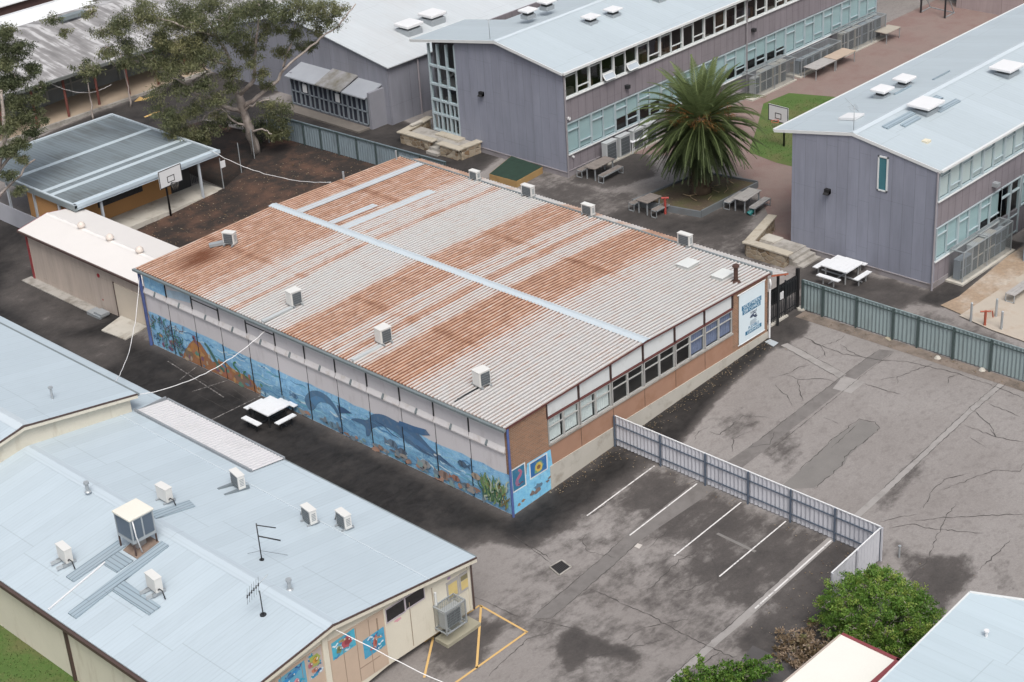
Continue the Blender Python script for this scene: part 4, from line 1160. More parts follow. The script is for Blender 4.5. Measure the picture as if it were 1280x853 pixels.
# grey translucent sheets and ducts lying on the roof
M_SKY1 = deck('grey_duct_cover', (.27, .34, .39), 'x', .17, .5, gam=.3, ribc=.5)
M_SKY2 = deck('grey_duct_cover_along', (.27, .34, .39), 'y', .17, .5, gam=.3, ribc=.5)
def rsheet(pts, m, lift=.07, th=.06):
    b = MB(); b.prism([(x, y, bz(x) + lift) for x, y in pts], (0, 0, -th)); return b.build('roof_sheet', m, blk)
rsheet([(-16.2, 6.5), (-16.2, 6.02), (-13.9, 5.98), (-13.9, 6.5)], M_SKY2)
rsheet([(-17.3, 4.76), (-17.3, 4.28), (-13.0, 4.56), (-13.0, 5.02)], M_SKY2)
rsheet([(-15.0, 5.95), (-15.0, 5.05), (-14.25, 5.05), (-14.25, 5.95)], M_SKY1, .05, .04)
rsheet([(-15.68, 4.35), (-15.7, 2.15), (-15.2, 2.14), (-15.12, 4.4)], M_SKY1)
rsheet([(-12.2, 6.85), (-10.52, 6.67), (-10.64, 6.16), (-12.3, 6.3)], M_SKY2)
b = MB(); b.bar((-14.9, 5.9, bz(-14.9) + .04), (-17.6, 5.55, bz(-17.6) + .04), .05, .05); b.build('drain_pipe', M_WHITE, blk)
b = MB(); b.prism([(-14.1, 4.95, bz(-14.1) + .03), (-13.05, 5.0, bz(-13.05) + .03), (-13.05, 6.1, bz(-13.05) + .03), (-14.1, 5.9, bz(-14.1) + .03)], (0, 0, -.03)); b.build('roof_sheet', mat('rusty_tray', (.20, .15, .12), .8, .4, 3), blk)

# ================================================================== beige shed at the far left of the hall
M_SHEDR = mat('white_shed_roof', (.62, .60, .58), .5, .03)
M_SHEDW = cladding('beige_shed_wall', (.42, .36, .315), .2, .05, .9)
shed = thing('storage_shed', 'beige metal shed with a white gabled roof and three roof vents beside the hall', 'shed', (2.5, 31, 0))
b = MB(); b.box(.95, HL + .3, -.4, 4.2, 36.5, 2.5); b.prism([(.95, 36.5, 2.5), (4.2, 36.5, 2.5), (2.5, 36.5, 2.92)], (0, -.1, 0)); b.build('wall', M_SHEDW, shed)
slab([(.66, 24.75, 2.62), (2.5, 24.75, 2.95), (2.5, 36.75, 2.95), (.66, 36.75, 2.62)], .03, 'roof', M_SHEDR, shed)
slab([(2.5, 24.75, 2.95), (4.45, 24.75, 2.66), (4.45, 36.75, 2.66), (2.5, 36.75, 2.95)], .03, 'roof', M_SHEDR, shed)
b = MB(); b.prism([(2.34, 24.8, 2.935), (2.5, 24.8, 2.98), (2.66, 24.8, 2.94), (2.5, 24.8, 2.96)], (0, 11.9, 0)); b.build('ridge_cap', mat('pale_ridge', (.66, .64, .62), .5), shed)
b = MB(); b.box(.58, 24.75, 2.50, .67, 36.75, 2.60); b.build('gutter', M_BROWN, shed)
b = MB()
b.prism([(.66, 36.74, 2.62), (2.5, 36.74, 2.95), (2.5, 36.74, 2.83), (.66, 36.74, 2.50)], (0, .05, 0)); b.prism([(2.5, 36.74, 2.95), (4.45, 36.74, 2.66), (4.45, 36.74, 2.54), (2.5, 36.74, 2.83)], (0, .05, 0)); b.box(.90, 36.45, -.4, .98, 36.6, 2.45)
b.build('barge_board', mat('red_trim', (.24, .04, .045), .6), shed)
for y in (33.4, 30.8, 28.2):
    b = MB(); b.cyl((2.5, y, 2.95), (2.5, y, 3.06), .16, n=16)
    for k in range(5): b.cyl((2.5, y, 3.06 + .05 * k), (2.5, y, 3.11 + .05 * k), .22 * sqrt(max(.1, 1 - (k / 5.) ** 2)), .22 * sqrt(max(.06, 1 - ((k + 1) / 5.) ** 2)), n=16)
    b.build('roof_vent', mat('beige_vent', (.58, .52, .47), .5), shed)
b = MB(); b.box(.92, 26.3, -.3, .95, 28.6, 1.75); b.build('roller_door', mat('cream_door', (.55, .49, .41), .6, .06), shed)
b = MB(); b.box(.91, 28.6, -.3, .95, 28.68, 1.8); b.build('door_jamb', M_BROWN, shed)
b = MB(); b.cyl((.955, 29.95, 1.78), (.92, 29.95, 1.78), .11, n=14); b.cyl((.955, 29.95, .4), (.94, 29.95, .4), .05); b.build('fire_bell', mat('red_bell', (.30, .02, .03), .5), shed)
b = MB(); b.box(.35, 28.9, gz(0, 31), .95, 36.9, gz(0, 31) + .07); b.build('concrete_edge', M_CONC, shed)
b = MB(); b.prism([(.9, 28.4, -.22), (.9, 26.1, -.12), (-.6, 25.9, -.16), (-.6, 28.0, -.3)], (0, 0, .20)); struct(b.build('loading_slab', M_CONCP))
b = MB(); b.box(.2, 29.3, -.3, .8, 30.5, -.12); b.box(.25, 29.2, -.12, .75, 29.9, .02); tag(b.build('metal_step', M_GALV), 'low grey metal step against the wall of the beige shed', 'step')

# ================================================================== open shelter with the blue grey roof
M_SHR = deck('blue_grey_deck', (.165, .20, .218), 'x', .25, .5, grime=(.06, .06, .052), gam=.85, ribc=.3)
shel = thing('shelter', 'open brick shelter with a flat blue grey roof edged in pale flashing', 'shelter', (8.5, 41, .4))
RZ0 = 3.12
slab([(3.85, 36.15, RZ0), (13.35, 36.0, RZ0), (13.45, 46.3, RZ0), (3.9, 46.3, RZ0)], .06, 'roof', M_SHR, shel)
b = MB(); b.box(3.75, 35.85, 2.86, 13.5, 36.02, 3.20); b.box(3.7, 35.80, 3.0, 13.55, 35.85, 3.2)
b.build('fascia', mat('pale_blue_fascia', (.44, .52, .58), .5, .06), shel)
b = MB(); b.box(3.68, 35.8, 2.84, 3.85, 46.4, 3.16); b.build('fascia', mat('grey_fascia', (.17, .20, .21), .5, .1), shel)
b = MB()
b.box(3.72, 35.78, 3.162, 3.84, 46.4, 3.20); b.box(13.38, 36.02, 3.10, 13.5, 46.4, 3.20); b.box(3.84, 46.2, 3.12, 13.4, 46.4, 3.22); b.box(3.84, 36.02, 3.13, 13.4, 36.12, 3.215)
b.build('edge_flashing', M_ZINC, shel)
b = MB()
for y in (38.35, 39.15, 42.3): b.box(3.9, y - .17, RZ0 + .003, 13.35, y + .17, RZ0 + .02)
b.build('roof_light', mat('pale_roof_light', (.42, .49, .53), .5, .12, 1.2), shel)
b = MB(); b.box(3.9, 38.0, gz(4) - .1, 11.3, 38.2, 2.9); b.box(3.9, 38.2, .1, 4.1, 41, 2.9); b.build('wall', mat('orange_block', (.40, .215, .085), .85, .1, 1.2), shel)
b = MB(); b.box(6.4, 37.95, 1.55, 9.4, 38.0, 2.75)
w = b.build('window', mat('dark_bars', (.03, .032, .036), .6), shel)
b = MB()
for i in range(24): b.box(6.45 + .125 * i, 37.93, 1.6, 6.48 + .125 * i, 37.95, 2.7)
b.build('bars', M_DARK, w)
b = MB(); b.box(11.3, 37.98, .6, 12.7, 38.0, 2.85); b.build('screen_panel', M_DARK, shel)
for x, y in ((5.5, 36.1), (12.1, 36.05), (3.85, 40.2), (3.8, 37.6), (3.85, 43.0)):
    b = MB(); b.box(x - .06, y - .06, gz(x) - .1, x + .06, y + .06, 2.95); b.build('post', mat('pale_post', (.42, .46, .50), .5), shel)
b = MB(); b.box(3.78, 37.5, .1, 3.84, 44.5, 1.25); b.build('low_wall', mat('pale_panel', (.40, .41, .45), .6), shel)
b = MB(); b.box(3.9, 36.0, .2, 13.6, 38.0, gz(12) + .08); struct(b.build('shelter_slab', M_CONCP))

# ================================================================== long two storey block (centre)
M_CLAD = cladding('lilac_grey_cladding', (.222, .235, .288), .62, .03, .72)
M_CLADP = cladding('mauve_spandrel', (.205, .186, .205), .62, .05, .55)
M_CROOF = deck('pale_grey_deck', (.395, .455, .49), 'x', .25, gam=.16, grime=(.30, .34, .36))
M_FRAMEW = mat('pale_window_frame', (.60, .62, .62), .5, .05)
M_FRAMEB = mat('blue_grey_frame', (.36, .43, .46), .5, .06)
M_BLIND = mat('pale_aqua_blind', (.36, .47, .49), .7, .06, .8)
M_BLINDW = mat('pale_blind', (.52, .56, .56), .7, .05, .8)
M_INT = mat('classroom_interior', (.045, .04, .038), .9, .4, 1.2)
CX, CY, CYL, CXE = 26.09, 20.48, 31.3, 57.4
CRY, CRZ, CEZ, CEL = 25.4, 8.12, 7.17, 32.5
cen = thing('school_building', 'long two storey grey building with a mural free end wall, window bands and a pale gabled roof behind the palm', 'building', (40, 26, .9))
cen['label'] = 'long two storey grey building with a glazed stairwell corner, behind the palm tree'
def crz(y): return CRZ - (CRZ - CEZ) * abs(y - CRY) / (CRY - 20.35) if y < CRY else CRZ - (CRZ - 6.95) * (y - CRY) / (CEL - CRY)
b = MB()
b.prism([(CX, CY, .6), (CX, 29.0, .6), (CX, 29.0, crz(29.0) - .07), (CX, CRY, CRZ - .07), (CX, CY, crz(CY) - .07)], (.2, 0, 0))
b.box(CX + .2, 29.0, .6, CX + .4, 29.1, 7.2)
b.build('end_wall', M_CLAD, cen)
b = MB(); b.box(CX + .2, CY, .6, CXE, CY + .12, 2.2); b.box(CX + .2, CY, 4.10, CXE, CY + .12, 5.52); b.box(CXE, CY, .6, CXE + .15, 31, 6.9)
b.box(CX + .4, 31.2, .6, CXE, 31.3, 6.9)
b.build('side_wall', M_CLADP, cen)
b = MB(); b.box(CX - .03, CY - .03, .6, CX, 29, 1.18); b.box(CX, CY - .03, .6, CXE, CY, 1.22); b.box(CX - .06, CY - .06, 1.18, CX, 27.6, 1.22); b.box(CX, CY - .06, 1.22, CXE, CY, 1.26)
b.build('plinth', mat('grey_plinth', (.24, .225, .24), .8, .12, dirt=(.13, .115, .10), damt=.5), cen)
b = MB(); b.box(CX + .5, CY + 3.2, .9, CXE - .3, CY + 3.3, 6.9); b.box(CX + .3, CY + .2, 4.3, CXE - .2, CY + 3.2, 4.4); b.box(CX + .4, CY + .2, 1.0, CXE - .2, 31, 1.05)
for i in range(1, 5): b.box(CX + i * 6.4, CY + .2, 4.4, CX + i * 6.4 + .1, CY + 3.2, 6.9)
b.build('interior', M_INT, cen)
b = MB()
for i in range(60):
    x = RND.uniform(CX + .8, CXE - 1); z = 4.4; y = RND.uniform(CY + .5, CY + 2.6)
    b.box(x, y, z, x + RND.uniform(.3, 1.2), y + RND.uniform(.2, .6), z + RND.uniform(.5, 1.3), RND.randrange(3))
b.build('furniture', [mat('pale_desk', (.34, .30, .26), .6), mat('dim_cabinet', (.12, .12, .14), .6), mat('shelf_wood', (.20, .12, .07), .6)], cen)
M_PALEGL = mat('pale_reflecting_glass', (.38, .43, .48), .15)
def classroom_window(parent, x0, x1, z0, z1, y, frame, flip, blind=None, drop=1.0, opened=False, small=.78):
    b = MB(); xm = (x0 + x1) / 2; h = z1 - z0
    b.box(x0 + .06, y - .05, z0, x1 - .06, y + .08, z0 + .06); b.box(x0 + .06, y - .05, z1 - .06, x1 - .06, y + .08, z1)
    b.box(x0, y - .06, z0, x0 + .06, y + .08, z1); b.box(x1 - .06, y - .06, z0, x1, y + .08, z1)
    b.box(xm - .03, y - .04, z0 + .06, xm + .03, y + .06, z1 - .06)
    l, r = ((x0 + .06, xm - .03), (xm + .03, x1 - .06))
    b.box(l[0], y - .03, z0 + h * small, l[1], y + .05, z0 + h * small + .05)
    if not opened: b.box(r[0], y - .03, z0 + h * .24, r[1], y + .05, z0 + h * .24 + .05)
    else: b.box(r[0], y - .03, z0 + h * .30, r[1], y + .05, z0 + h * .30 + .05)
    w = b.build('window', frame, parent)
    b = MB(); yy = y + .02
    for xa, xb, za in ((x0 + .06, xm - .03, z0 + .06), (xm + .03, x1 - .06, z0 + h * .30 if opened else z0 + .06)): b.poly([(xa, yy, za), (xb, yy, za), (xb, yy, z1 - .06), (xa, yy, z1 - .06)])
    b.build('pane', M_GLASS, w)
    if opened:
        b = MB(); zz = z0 + h * .30
        M4 = Matrix.Translation((0, y - .04, zz)) @ Matrix.Rotation(radians(-38), 4, 'X')
        q = MB(); hh = h * .27
        q.box(r[0], -.02, -hh, r[1], .02, -hh + .06); q.box(r[0], -.02, -.06, r[1], .02, 0); q.box(r[0], -.02, -hh, r[0] + .06, .02, 0); q.box(r[1] - .06, -.02, -hh, r[1], .02, 0)
        b.add([M4 @ Vector(v) for v in q.v], q.f); b.build('open_sash', M_FRAMEW, w)
        q = MB(); q.box(r[0] + .05, -.005, -hh + .05, r[1] - .05, .005, -.05); b = MB(); b.add([M4 @ Vector(v) for v in q.v], q.f); b.build('sash_glass', M_PALEGL, w)
    if blind:
        b = MB(); zl, zr = z1 - (h - .1) * drop, z1 - (h - .1) * (drop if drop < 1 else 1)
        b.box(x0 + .07, y + .07, zl, xm - .04, y + .075, z1 - .06); b.box(xm + .04, y + .07, zr, x1 - .07, y + .075, z1 - .06)
        b.build('blind', blind, w)
    return w
NW = 15; PX = (CXE - CX - .1) / NW
for i in range(NW):
    x0 = CX + .1 + PX * i
    classroom_window(cen, x0, x0 + PX, 5.56, 7.12, CY, M_FRAMEW, False, opened=i in (1, 2))
    dr = {2: .62, 3: .6, 7: .72, 8: .66, 9: .7, 5: .75}.get(i, 1.0)
    classroom_window(cen, x0, x0 + PX, 2.24, 4.07, CY, M_FRAMEB, False, blind=M_BLIND, drop=dr, small=.72)
b = MB()
b.box(CX + .1, CY - .10, 5.50, CXE, CY, 5.56); b.box(CX + .1, CY - .10, 2.18, CXE, CY, 2.24)
b.build('sill', M_FRAMEW, cen)
for x in (CX + .02, CX + .1 + PX * 8):
    b = MB(); b.cyl((x, CY - .09, .8), (x, CY - .09, 7.0), .05); b.build('downpipe', mat('grey_pipe', (.24, .225, .24), .6), cen)
# roof: two slopes, west edge overhangs more
X0, X1 = CX - .25, CXE + .4
slab([(X0, 20.3, CEZ), (X1, 20.3, CEZ), (X1, CRY, CRZ), (X0, CRY, CRZ)], .07, 'roof', M_CROOF, cen)
slab([(X0, CRY, CRZ), (X1, CRY, CRZ), (X1, 28.95, crz(28.95)), (X0 + 4.6, 28.95, crz(28.95)), (X0 + 4.6, CEL, 6.95), (X0, CEL, 6.95)], .07, 'roof', M_CROOF, cen)
b = MB()
b.prism([(X0 - .02, 20.28, CEZ + .01), (X0 - .02, CRY, CRZ + .01), (X0 - .02, CRY, CRZ - .16), (X0 - .02, 20.28, CEZ - .14)], (.04, 0, 0)); b.prism([(X0 - .02, CRY, CRZ + .01), (X0 - .02, CEL, 6.96), (X0 - .02, CEL, 6.80), (X0 - .02, CRY, CRZ - .16)], (.04, 0, 0))
b.box(X0, CEL - .02, 6.8, X0 + 4.6, CEL + .02, 6.96)
b.build('barge_board', M_FRAMEW, cen)
b = MB(); b.box(X0 + .05, 20.16, CEZ - .12, X1, 20.3, CEZ + .01); b.build('gutter', M_FRAMEW, cen)
b = MB(); b.prism([(X0, CRY - .2, CRZ - .02), (X0, CRY, CRZ + .04), (X0, CRY + .2, CRZ - .02), (X0, CRY, CRZ + .02)], (X1 - X0, 0, 0)); b.build('ridge_cap', M_ZINC2, cen)
# stair glazing at the corner
GX = CX
b = MB()
ys = [29.02, 29.75, 30.5, 31.25]
for y in ys: b.box(GX - .02, y - .05, 1.45, GX + .14, y + .05, 7.12 - .12 * (y - 29))
for z in (1.5, 2.55, 3.42, 4.40, 5.55): b.box(GX - .03, 29.02, z - .06, GX + .15, 31.3, z + .06)
for y in (29.4, 30.1, 30.85): b.box(GX, y - .03, 1.5, GX + .1, y + .03, 3.42)
gw = b.build('stair_glazing', M_FRAMEB, cen)
b = MB(); b.poly([(GX + .06, 31.25, 1.5), (GX + .06, 29.02, 1.5), (GX + .06, 29.02, 6.9), (GX + .06, 31.25, 6.9)]); b.build('pane', M_GLASS, gw)
b = MB(); b.prism([(GX + 1.0, 29.1, 1.4), (GX + 1.0, 31.1, 3.0), (GX + 1.0, 31.1, 3.25), (GX + 1.0, 29.1, 1.65)], (1.2, 0, 0)); b.box(GX + .6, 29.1, 4.2, GX + 4, 31.1, 4.35); b.prism([(GX + 1.4, 31.1, 4.3), (GX + 1.4, 29.1, 5.8), (GX + 1.4, 29.1, 6.0), (GX + 1.4, 31.1, 4.5)], (1, 0, 0))
b.build('stair', mat('dim_stair', (.20, .19, .19), .7), cen)
b = MB(); b.box(CX - .18, 26.75, 4.5, CX, 27.05, 4.75); b.prism([(CX - .3, 26.75, 4.5), (CX, 26.75, 4.5), (CX, 26.75, 4.75)], (0, .3, 0)); b.build('wall_lamp', M_BLACK, cen)
for x, z in ((31.4, 4.75), (43.5, 4.85)):
    b = MB(); b.box(x - .12, CY - .25, z - .1, x + .12, CY, z + .1); b.build('wall_lamp', M_DARK, cen)
b = MB(); b.cyl((CX + .3, CY - .12, 4.35), (CX + .3, CY - .02, 4.35), .1); b.cyl((CX + .5, CY - .12, 2.0), (CX + .5, CY - .02, 2.0), .07); b.build('alarm_bell', M_WHITE, cen)
for p in [(29.79, 26.41, 8.32), (31.58, 26.57, 8.35), (32.14, 23.66, 7.77), (33.97, 23.52, 7.75), (37.91, 23.25, 7.69)]:
    x, y, z = p
    b = MB(); b.box(x - .35, y - .3, z - .1, x + .35, y + .3, z + .16, 1); b.box(x - .27, y - .22, z + .16, x + .27, y + .22, z + .34, 2); b.prism([(x - .46, y - .4, z + .34), (x + .46, y - .4, z + .34), (x + .46, y + .4, z + .34), (x - .46, y + .4, z + .34)], (0, 0, .12), 0)
    b.build('roof_ventilator', [M_WHITE, M_GALV, M_DARK], cen, bevel=.03)
b = MB(); b.tube([(CX + .05, 26.0, 8.05), (CX + .02, 26.0, 9.2)], .018); b.tube([(CX + .02, 25.8, 9.15), (CX + .02, 26.2, 9.15)], .012); b.build('mast', M_GALV, cen)

# ================================================================== two storey block on the right
DX, DY, DYL, DXE = 25.71, -3.30, 4.85, 60.
DRY, DRZ, DER, DEL, DYO = 1.37, 7.89, 7.08, 7.08, 5.92
right = thing('school_building', 'two storey grey building with one narrow window in its end wall, at the right edge', 'building', (40, 1, .9))
def drz(y): return DRZ - (DRZ - DER) * (DRY - y) / (DRY + 3.42) if y < DRY else DRZ - (DRZ - DEL) * (y - DRY) / (DYO - DRY)
b = MB()
b.prism([(DX, DY, .6), (DX, DYL, .6), (DX, DYL, drz(DYL) - .07), (DX, DRY, DRZ - .07), (DX, DY, drz(DY) - .07)], (.2, 0, 0))
b.build('end_wall', M_CLAD, right)
b = MB(); b.box(DX + .2, DY, .6, DXE, DY + .12, 2.3); b.box(DX + .2, DY, 4.06, DXE, DY + .12, 5.42); b.box(DX + .2, DYL - .1, .6, DXE, DYL, 6.9); b.build('side_wall', M_CLADP, right)
b = MB(); b.box(DX - .03, DY - .03, .6, DX, 4.0, 1.16); b.box(DX - .06, DY - .04, 1.16, DX, 4.0, 1.20); b.box(DX, DY - .03, .6, 27.2, DY, 1.2); b.build('plinth', mat('grey_plinth_right', (.25, .235, .245), .8, .12, dirt=(.16, .13, .11), damt=.5), right)
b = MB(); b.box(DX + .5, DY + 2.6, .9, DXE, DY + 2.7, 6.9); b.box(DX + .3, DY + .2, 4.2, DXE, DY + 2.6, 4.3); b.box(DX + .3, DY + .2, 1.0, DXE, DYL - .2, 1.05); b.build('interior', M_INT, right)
for i in range(16):
    x0 = DX + .15 + 2.0 * i
    classroom_window(right, x0, x0 + 2.0, 5.44, 6.96, DY, M_FRAMEB, True, blind=M_BLINDW, small=.74)
    if i == 3: continue
    classroom_window(right, x0, x0 + 2.0, 2.34, 4.05, DY, M_FRAMEB, True, blind=M_BLIND, drop=.78 if i == 2 else 1., small=.72)
b = MB(); b.box(DX + .1, DY - .10, 5.38, DXE, DY, 5.44); b.box(DX + .1, DY - .10, 2.28, 31.8, DY, 2.34); b.build('sill', M_FRAMEW, right)
b = MB()
for x in (31.85, 32.8, 33.75): b.box(x - .05, DY - .06, 1.0, x + .05, DY + .1, 4.05)
for z in (1.05, 2.0, 3.4, 4.0): b.box(31.85, DY - .05, z, 33.75, DY + .08, z + .07)
d = b.build('door', M_FRAMEB, right)
b = MB(); b.poly([(31.9, DY, 1.1), (33.7, DY, 1.1), (33.7, DY, 4.0), (31.9, DY, 4.0)]); b.build('pane', M_GLASS, d)
X0, X1 = DX - .05, DXE
slab([(X0, -3.45, DER), (X1, -3.45, DER), (X1, DRY, DRZ), (X0, DRY, DRZ)], .07, 'roof', M_CROOF, right)
slab([(X0, DRY, DRZ), (X1, DRY, DRZ), (X1, DYO, DEL), (X0, DYO, DEL)], .07, 'roof', M_CROOF, right)
b = MB(); b.prism([(X0 - .02, -3.47, DER + .01), (X0 - .02, DRY, DRZ + .01), (X0 - .02, DRY, DRZ - .15), (X0 - .02, -3.47, DER - .14)], (.04, 0, 0)); b.prism([(X0 - .02, DRY, DRZ + .01), (X0 - .02, DYO, DEL + .01), (X0 - .02, DYO, DEL - .14), (X0 - .02, DRY, DRZ - .15)], (.04, 0, 0)); b.build('barge_board', M_FRAMEW, right)
b = MB(); b.box(X0 + .05, -3.58, DER - .1, X1, -3.45, DER + .01); b.box(X0 + .05, DYO, DEL - .1, X1, DYO + .1, DEL + .01); b.build('gutter', M_FRAMEW, right)
b = MB(); b.prism([(X0, DRY - .22, DRZ - .02), (X0, DRY, DRZ + .05), (X0, DRY + .22, DRZ - .02), (X0, DRY, DRZ + .03)], (X1 - X0, 0, 0)); b.build('ridge_cap', M_ZINC2, right)
b = MB(); q = MB()
for y0, y1, z0, z1 in ((-.66, -.10, 5.30, 7.08),):
    b.box(DX - .05, y0, z0, DX + .02, y1, z0 + .07); b.box(DX - .05, y0, z1 - .07, DX + .02, y1, z1); b.box(DX - .05, y0, z0, DX + .02, y0 + .07, z1); b.box(DX - .05, y1 - .07, z0, DX + .02, y1, z1)
w = b.build('window', M_FRAMEW, right)
b = MB(); b.box(DX - .012, -.6, 5.36, DX - .004, -.16, 7.02); b.build('pane', mat('teal_glass', (.06, .17, .20), .12, .2, spec=.6), w)
b = MB(); b.box(DX - .2, 2.52, 4.45, DX, 2.80, 4.7); b.prism([(DX - .32, 2.52, 4.45), (DX, 2.52, 4.45), (DX, 2.52, 4.7)], (0, .28, 0)); b.build('wall_lamp', M_BLACK, right)
b = MB(); b.box(30.9, DY - .3, 4.45, 31.2, DY, 4.65); b.build('wall_lamp', M_GALV, right)
b = MB(); b.cyl((DX - .05, DY - .06, .85), (DX - .05, DY - .06, 7.0), .05); b.build('downpipe', mat('grey_pipe_right', (.26, .25, .27), .6), right)
def dvent(x, y, s=1.):
    z = drz(y)
    b = MB(); b.box(x - .36 * s, y - .3 * s, z - .12, x + .36 * s, y + .3 * s, z + .16, 1); b.box(x - .28 * s, y - .22 * s, z + .16, x + .28 * s, y + .22 * s, z + .34, 2); b.prism([(x - .5 * s, y - .42 * s, z + .34), (x + .5 * s, y - .42 * s, z + .34), (x + .5 * s, y + .42 * s, z + .34), (x - .5 * s, y + .42 * s, z + .34)], (0, 0, .14), 0)
    return b.build('roof_ventilator', [M_WHITE, M_GALV, M_DARK], right, bevel=.03)
dvent(31.55, 3.5); dvent(33.5, 3.45); dvent(30.5, .35, 1.5); dvent(37.6, -.05, 1.5)
b = MB()
for x0, x1, y0, y1 in ((27.3, 29.8, .45, .78), (28.15, 29.6, .03, .30), (31.2, 32.4, .5, .9), (30.9, 32.8, -.25, .05), (31.9, 33.4, 2.95, 3.06), (34.6, 36.2, 2.4, 2.48)):
    b = MB(); b.prism([(x0, y0, drz(y0) + .01), (x1, y0, drz(y0) + .01), (x1, y1, drz(y1) + .01), (x0, y1, drz(y1) + .01)], (0, 0, .07)); b.build('roof_sheet', M_SKY2, right)
b = MB()
for x0, x1, y0, y1 in ((27.5, 28.35, 2.45, 3.4),): b.prism([(x0, y0, drz(y0) + .02), (x1, y0, drz(y0) + .02), (x1, y1, drz(y1) + .02), (x0, y1, drz(y1) + .02)], (0, 0, .12))
b.build('roof_hatch', M_WHITE, right)
b = MB(); b.box(27.5, -1.62, drz(-1.6), 27.85, -1.3, drz(-1.6) + .12); b.build('roof_cap', mat('cream_cap', (.62, .58, .46), .6), right)
ann = thing('link_building', 'grey blue walled annexe with a pale flat roof beside the right building', 'building', (33, -6, .9))
b = MB(); b.box(31.0, -6.6, .85, 36, -5.2, 4.9); b.build('wall', mat('blue_grey_wall', (.20, .25, .30), .7, .1), ann)
b = MB(); b.box(30.9, -6.7, 4.9, 36, -5.1, 5.02); b.build('roof', M_CROOF, ann)

# ================================================================== gymnasium behind the trees
M_GCLAD = cladding('grey_gym_cladding', (.215, .222, .258), 1.75, .012, .6)
gym = thing('gymnasium', 'grey gymnasium with a wide pale roof behind the gum tree', 'building', (45, 44, .9))
GR, GRZ = 44.5, 6.40
def grz(y): return GRZ - (GRZ - 4.72) * (GR - y) / (GR - 35.0) if y < GR else GRZ - (GRZ - 5.05) * (y - GR) / 4.9
b = MB(); b.prism([(26.1, 35.1, .7), (26.1, 54, .7), (26.1, 54, grz(54) - .05), (26.1, GR, GRZ - .05), (26.1, 35.1, grz(35.1) - .05)], (.2, 0, 0)); b.box(26.3, 35.1, .7, 62, 35.3, 4.65); b.build('wall', M_GCLAD, gym)
M_GROOF = deck('gym_deck', (.47, .505, .525), 'x', .3, gam=.45, grime=(.40, .40, .40))
slab([(25.95, 34.85, grz(34.85)), (80, 34.85, grz(34.85)), (80, GR, GRZ), (25.95, GR, GRZ)], .06, 'roof', M_GROOF, gym)
slab([(25.95, GR, GRZ), (80, GR, GRZ), (80, 56, grz(56)), (25.95, 56, grz(56))], .06, 'roof', M_GROOF, gym)
for p in [(30.6, 37.76, 5.21), (32.87, 37.97, 5.25)]:
    x, y, z = p
    b = MB(); b.box(x - .62, y - .6, z - .2, x + .62, y + .6, z + .3, 1); b.box(x - .5, y - .5, z + .3, x + .5, y + .5, z + .42, 2); b.prism([(x - .7, y - .66, z + .42), (x + .7, y - .66, z + .42), (x + .7, y + .66, z + .42), (x - .7, y + .66, z + .42)], (0, 0, .22), 0)
    b.build('roof_ventilator', [M_WHITE, M_GALV, M_DARK], gym, bevel=.06)
b = MB(); b.cyl((28.6, 35.02, .8), (28.6, 35.02, 4.5), .06); b.build('downpipe', mat('pinkish_pipe', (.28, .26, .28), .6), gym)
# glazed lobby on its front
lob = thing('glazed_lobby', 'low glazed lobby of dark window bays along the front of the gymnasium', 'building', (25.4, 39.3, .9))
b = MB(); b.box(24.85, 35.55, .75, 26.1, 35.75, 3.25); b.box(24.95, 43.1, .75, 26.1, 43.3, 3.1); b.box(24.85, 35.75, .75, 24.95, 43.3, 1.1); b.build('wall', mat('grey_lobby_wall', (.23, .235, .265), .75, .1), lob)
slab([(24.6, 35.75, 2.95), (26.1, 35.75, 3.45), (26.1, 37.9, 3.45), (24.6, 37.9, 2.95)], .08, 'roof', mat('grey_lobby_roof', (.29, .31, .34), .6, .12), lob)
slab([(24.5, 37.92, 3.02), (26.1, 37.92, 3.6), (26.1, 40.3, 3.6), (24.5, 40.3, 3.02)], .08, 'roof', mat('stained_lobby_roof', (.25, .25, .26), .7, .2, dirt=(.10, .09, .05), damt=.9, dsc=1.0), lob)
slab([(24.6, 40.32, 2.95), (26.1, 40.32, 3.45), (26.1, 43.4, 3.45), (24.6, 43.4, 2.95)], .08, 'roof', mat('grey_lobby_roof', (.29, .31, .34), .6, .12), lob)
n = 8; st = (43.15 - 35.85) / n
for i in range(n):
    y0 = 35.85 + st * i; y1 = y0 + st
    b = MB()
    for y in (y0, (y0 + y1) / 2, y1 - .06): b.box(24.8, y, 1.1, 24.92, y + .06, 2.9)
    for z in (1.1, 1.95, 2.84): b.box(24.8, y0, z, 24.9, y1, z + .06)
    w = b.build('window', mat('slate_frame', (.20, .23, .26), .6) if i == 0 else w.data.materials[0], lob)
    b = MB(); b.box(24.88, y0 + .04, 1.12, 24.884, y1 - .04, 2.86); b.build('pane', mat('dark_blue_glass', (.03, .035, .05), .12, .2, spec=.6), w)
b = MB(); b.box(24.78, 38.35, 2.1, 24.8, 38.75, 2.65); b.box(24.78, 41.5, 2.1, 24.8, 41.9, 2.65); b.build('paper_notice', M_WHITE, lob)
b = MB(); b.box(23.9, 35.8, .7, 24.85, 43.5, 1.0); struct(b.build('lobby_step', mat('dark_step', (.15, .135, .12), .9, .3)))

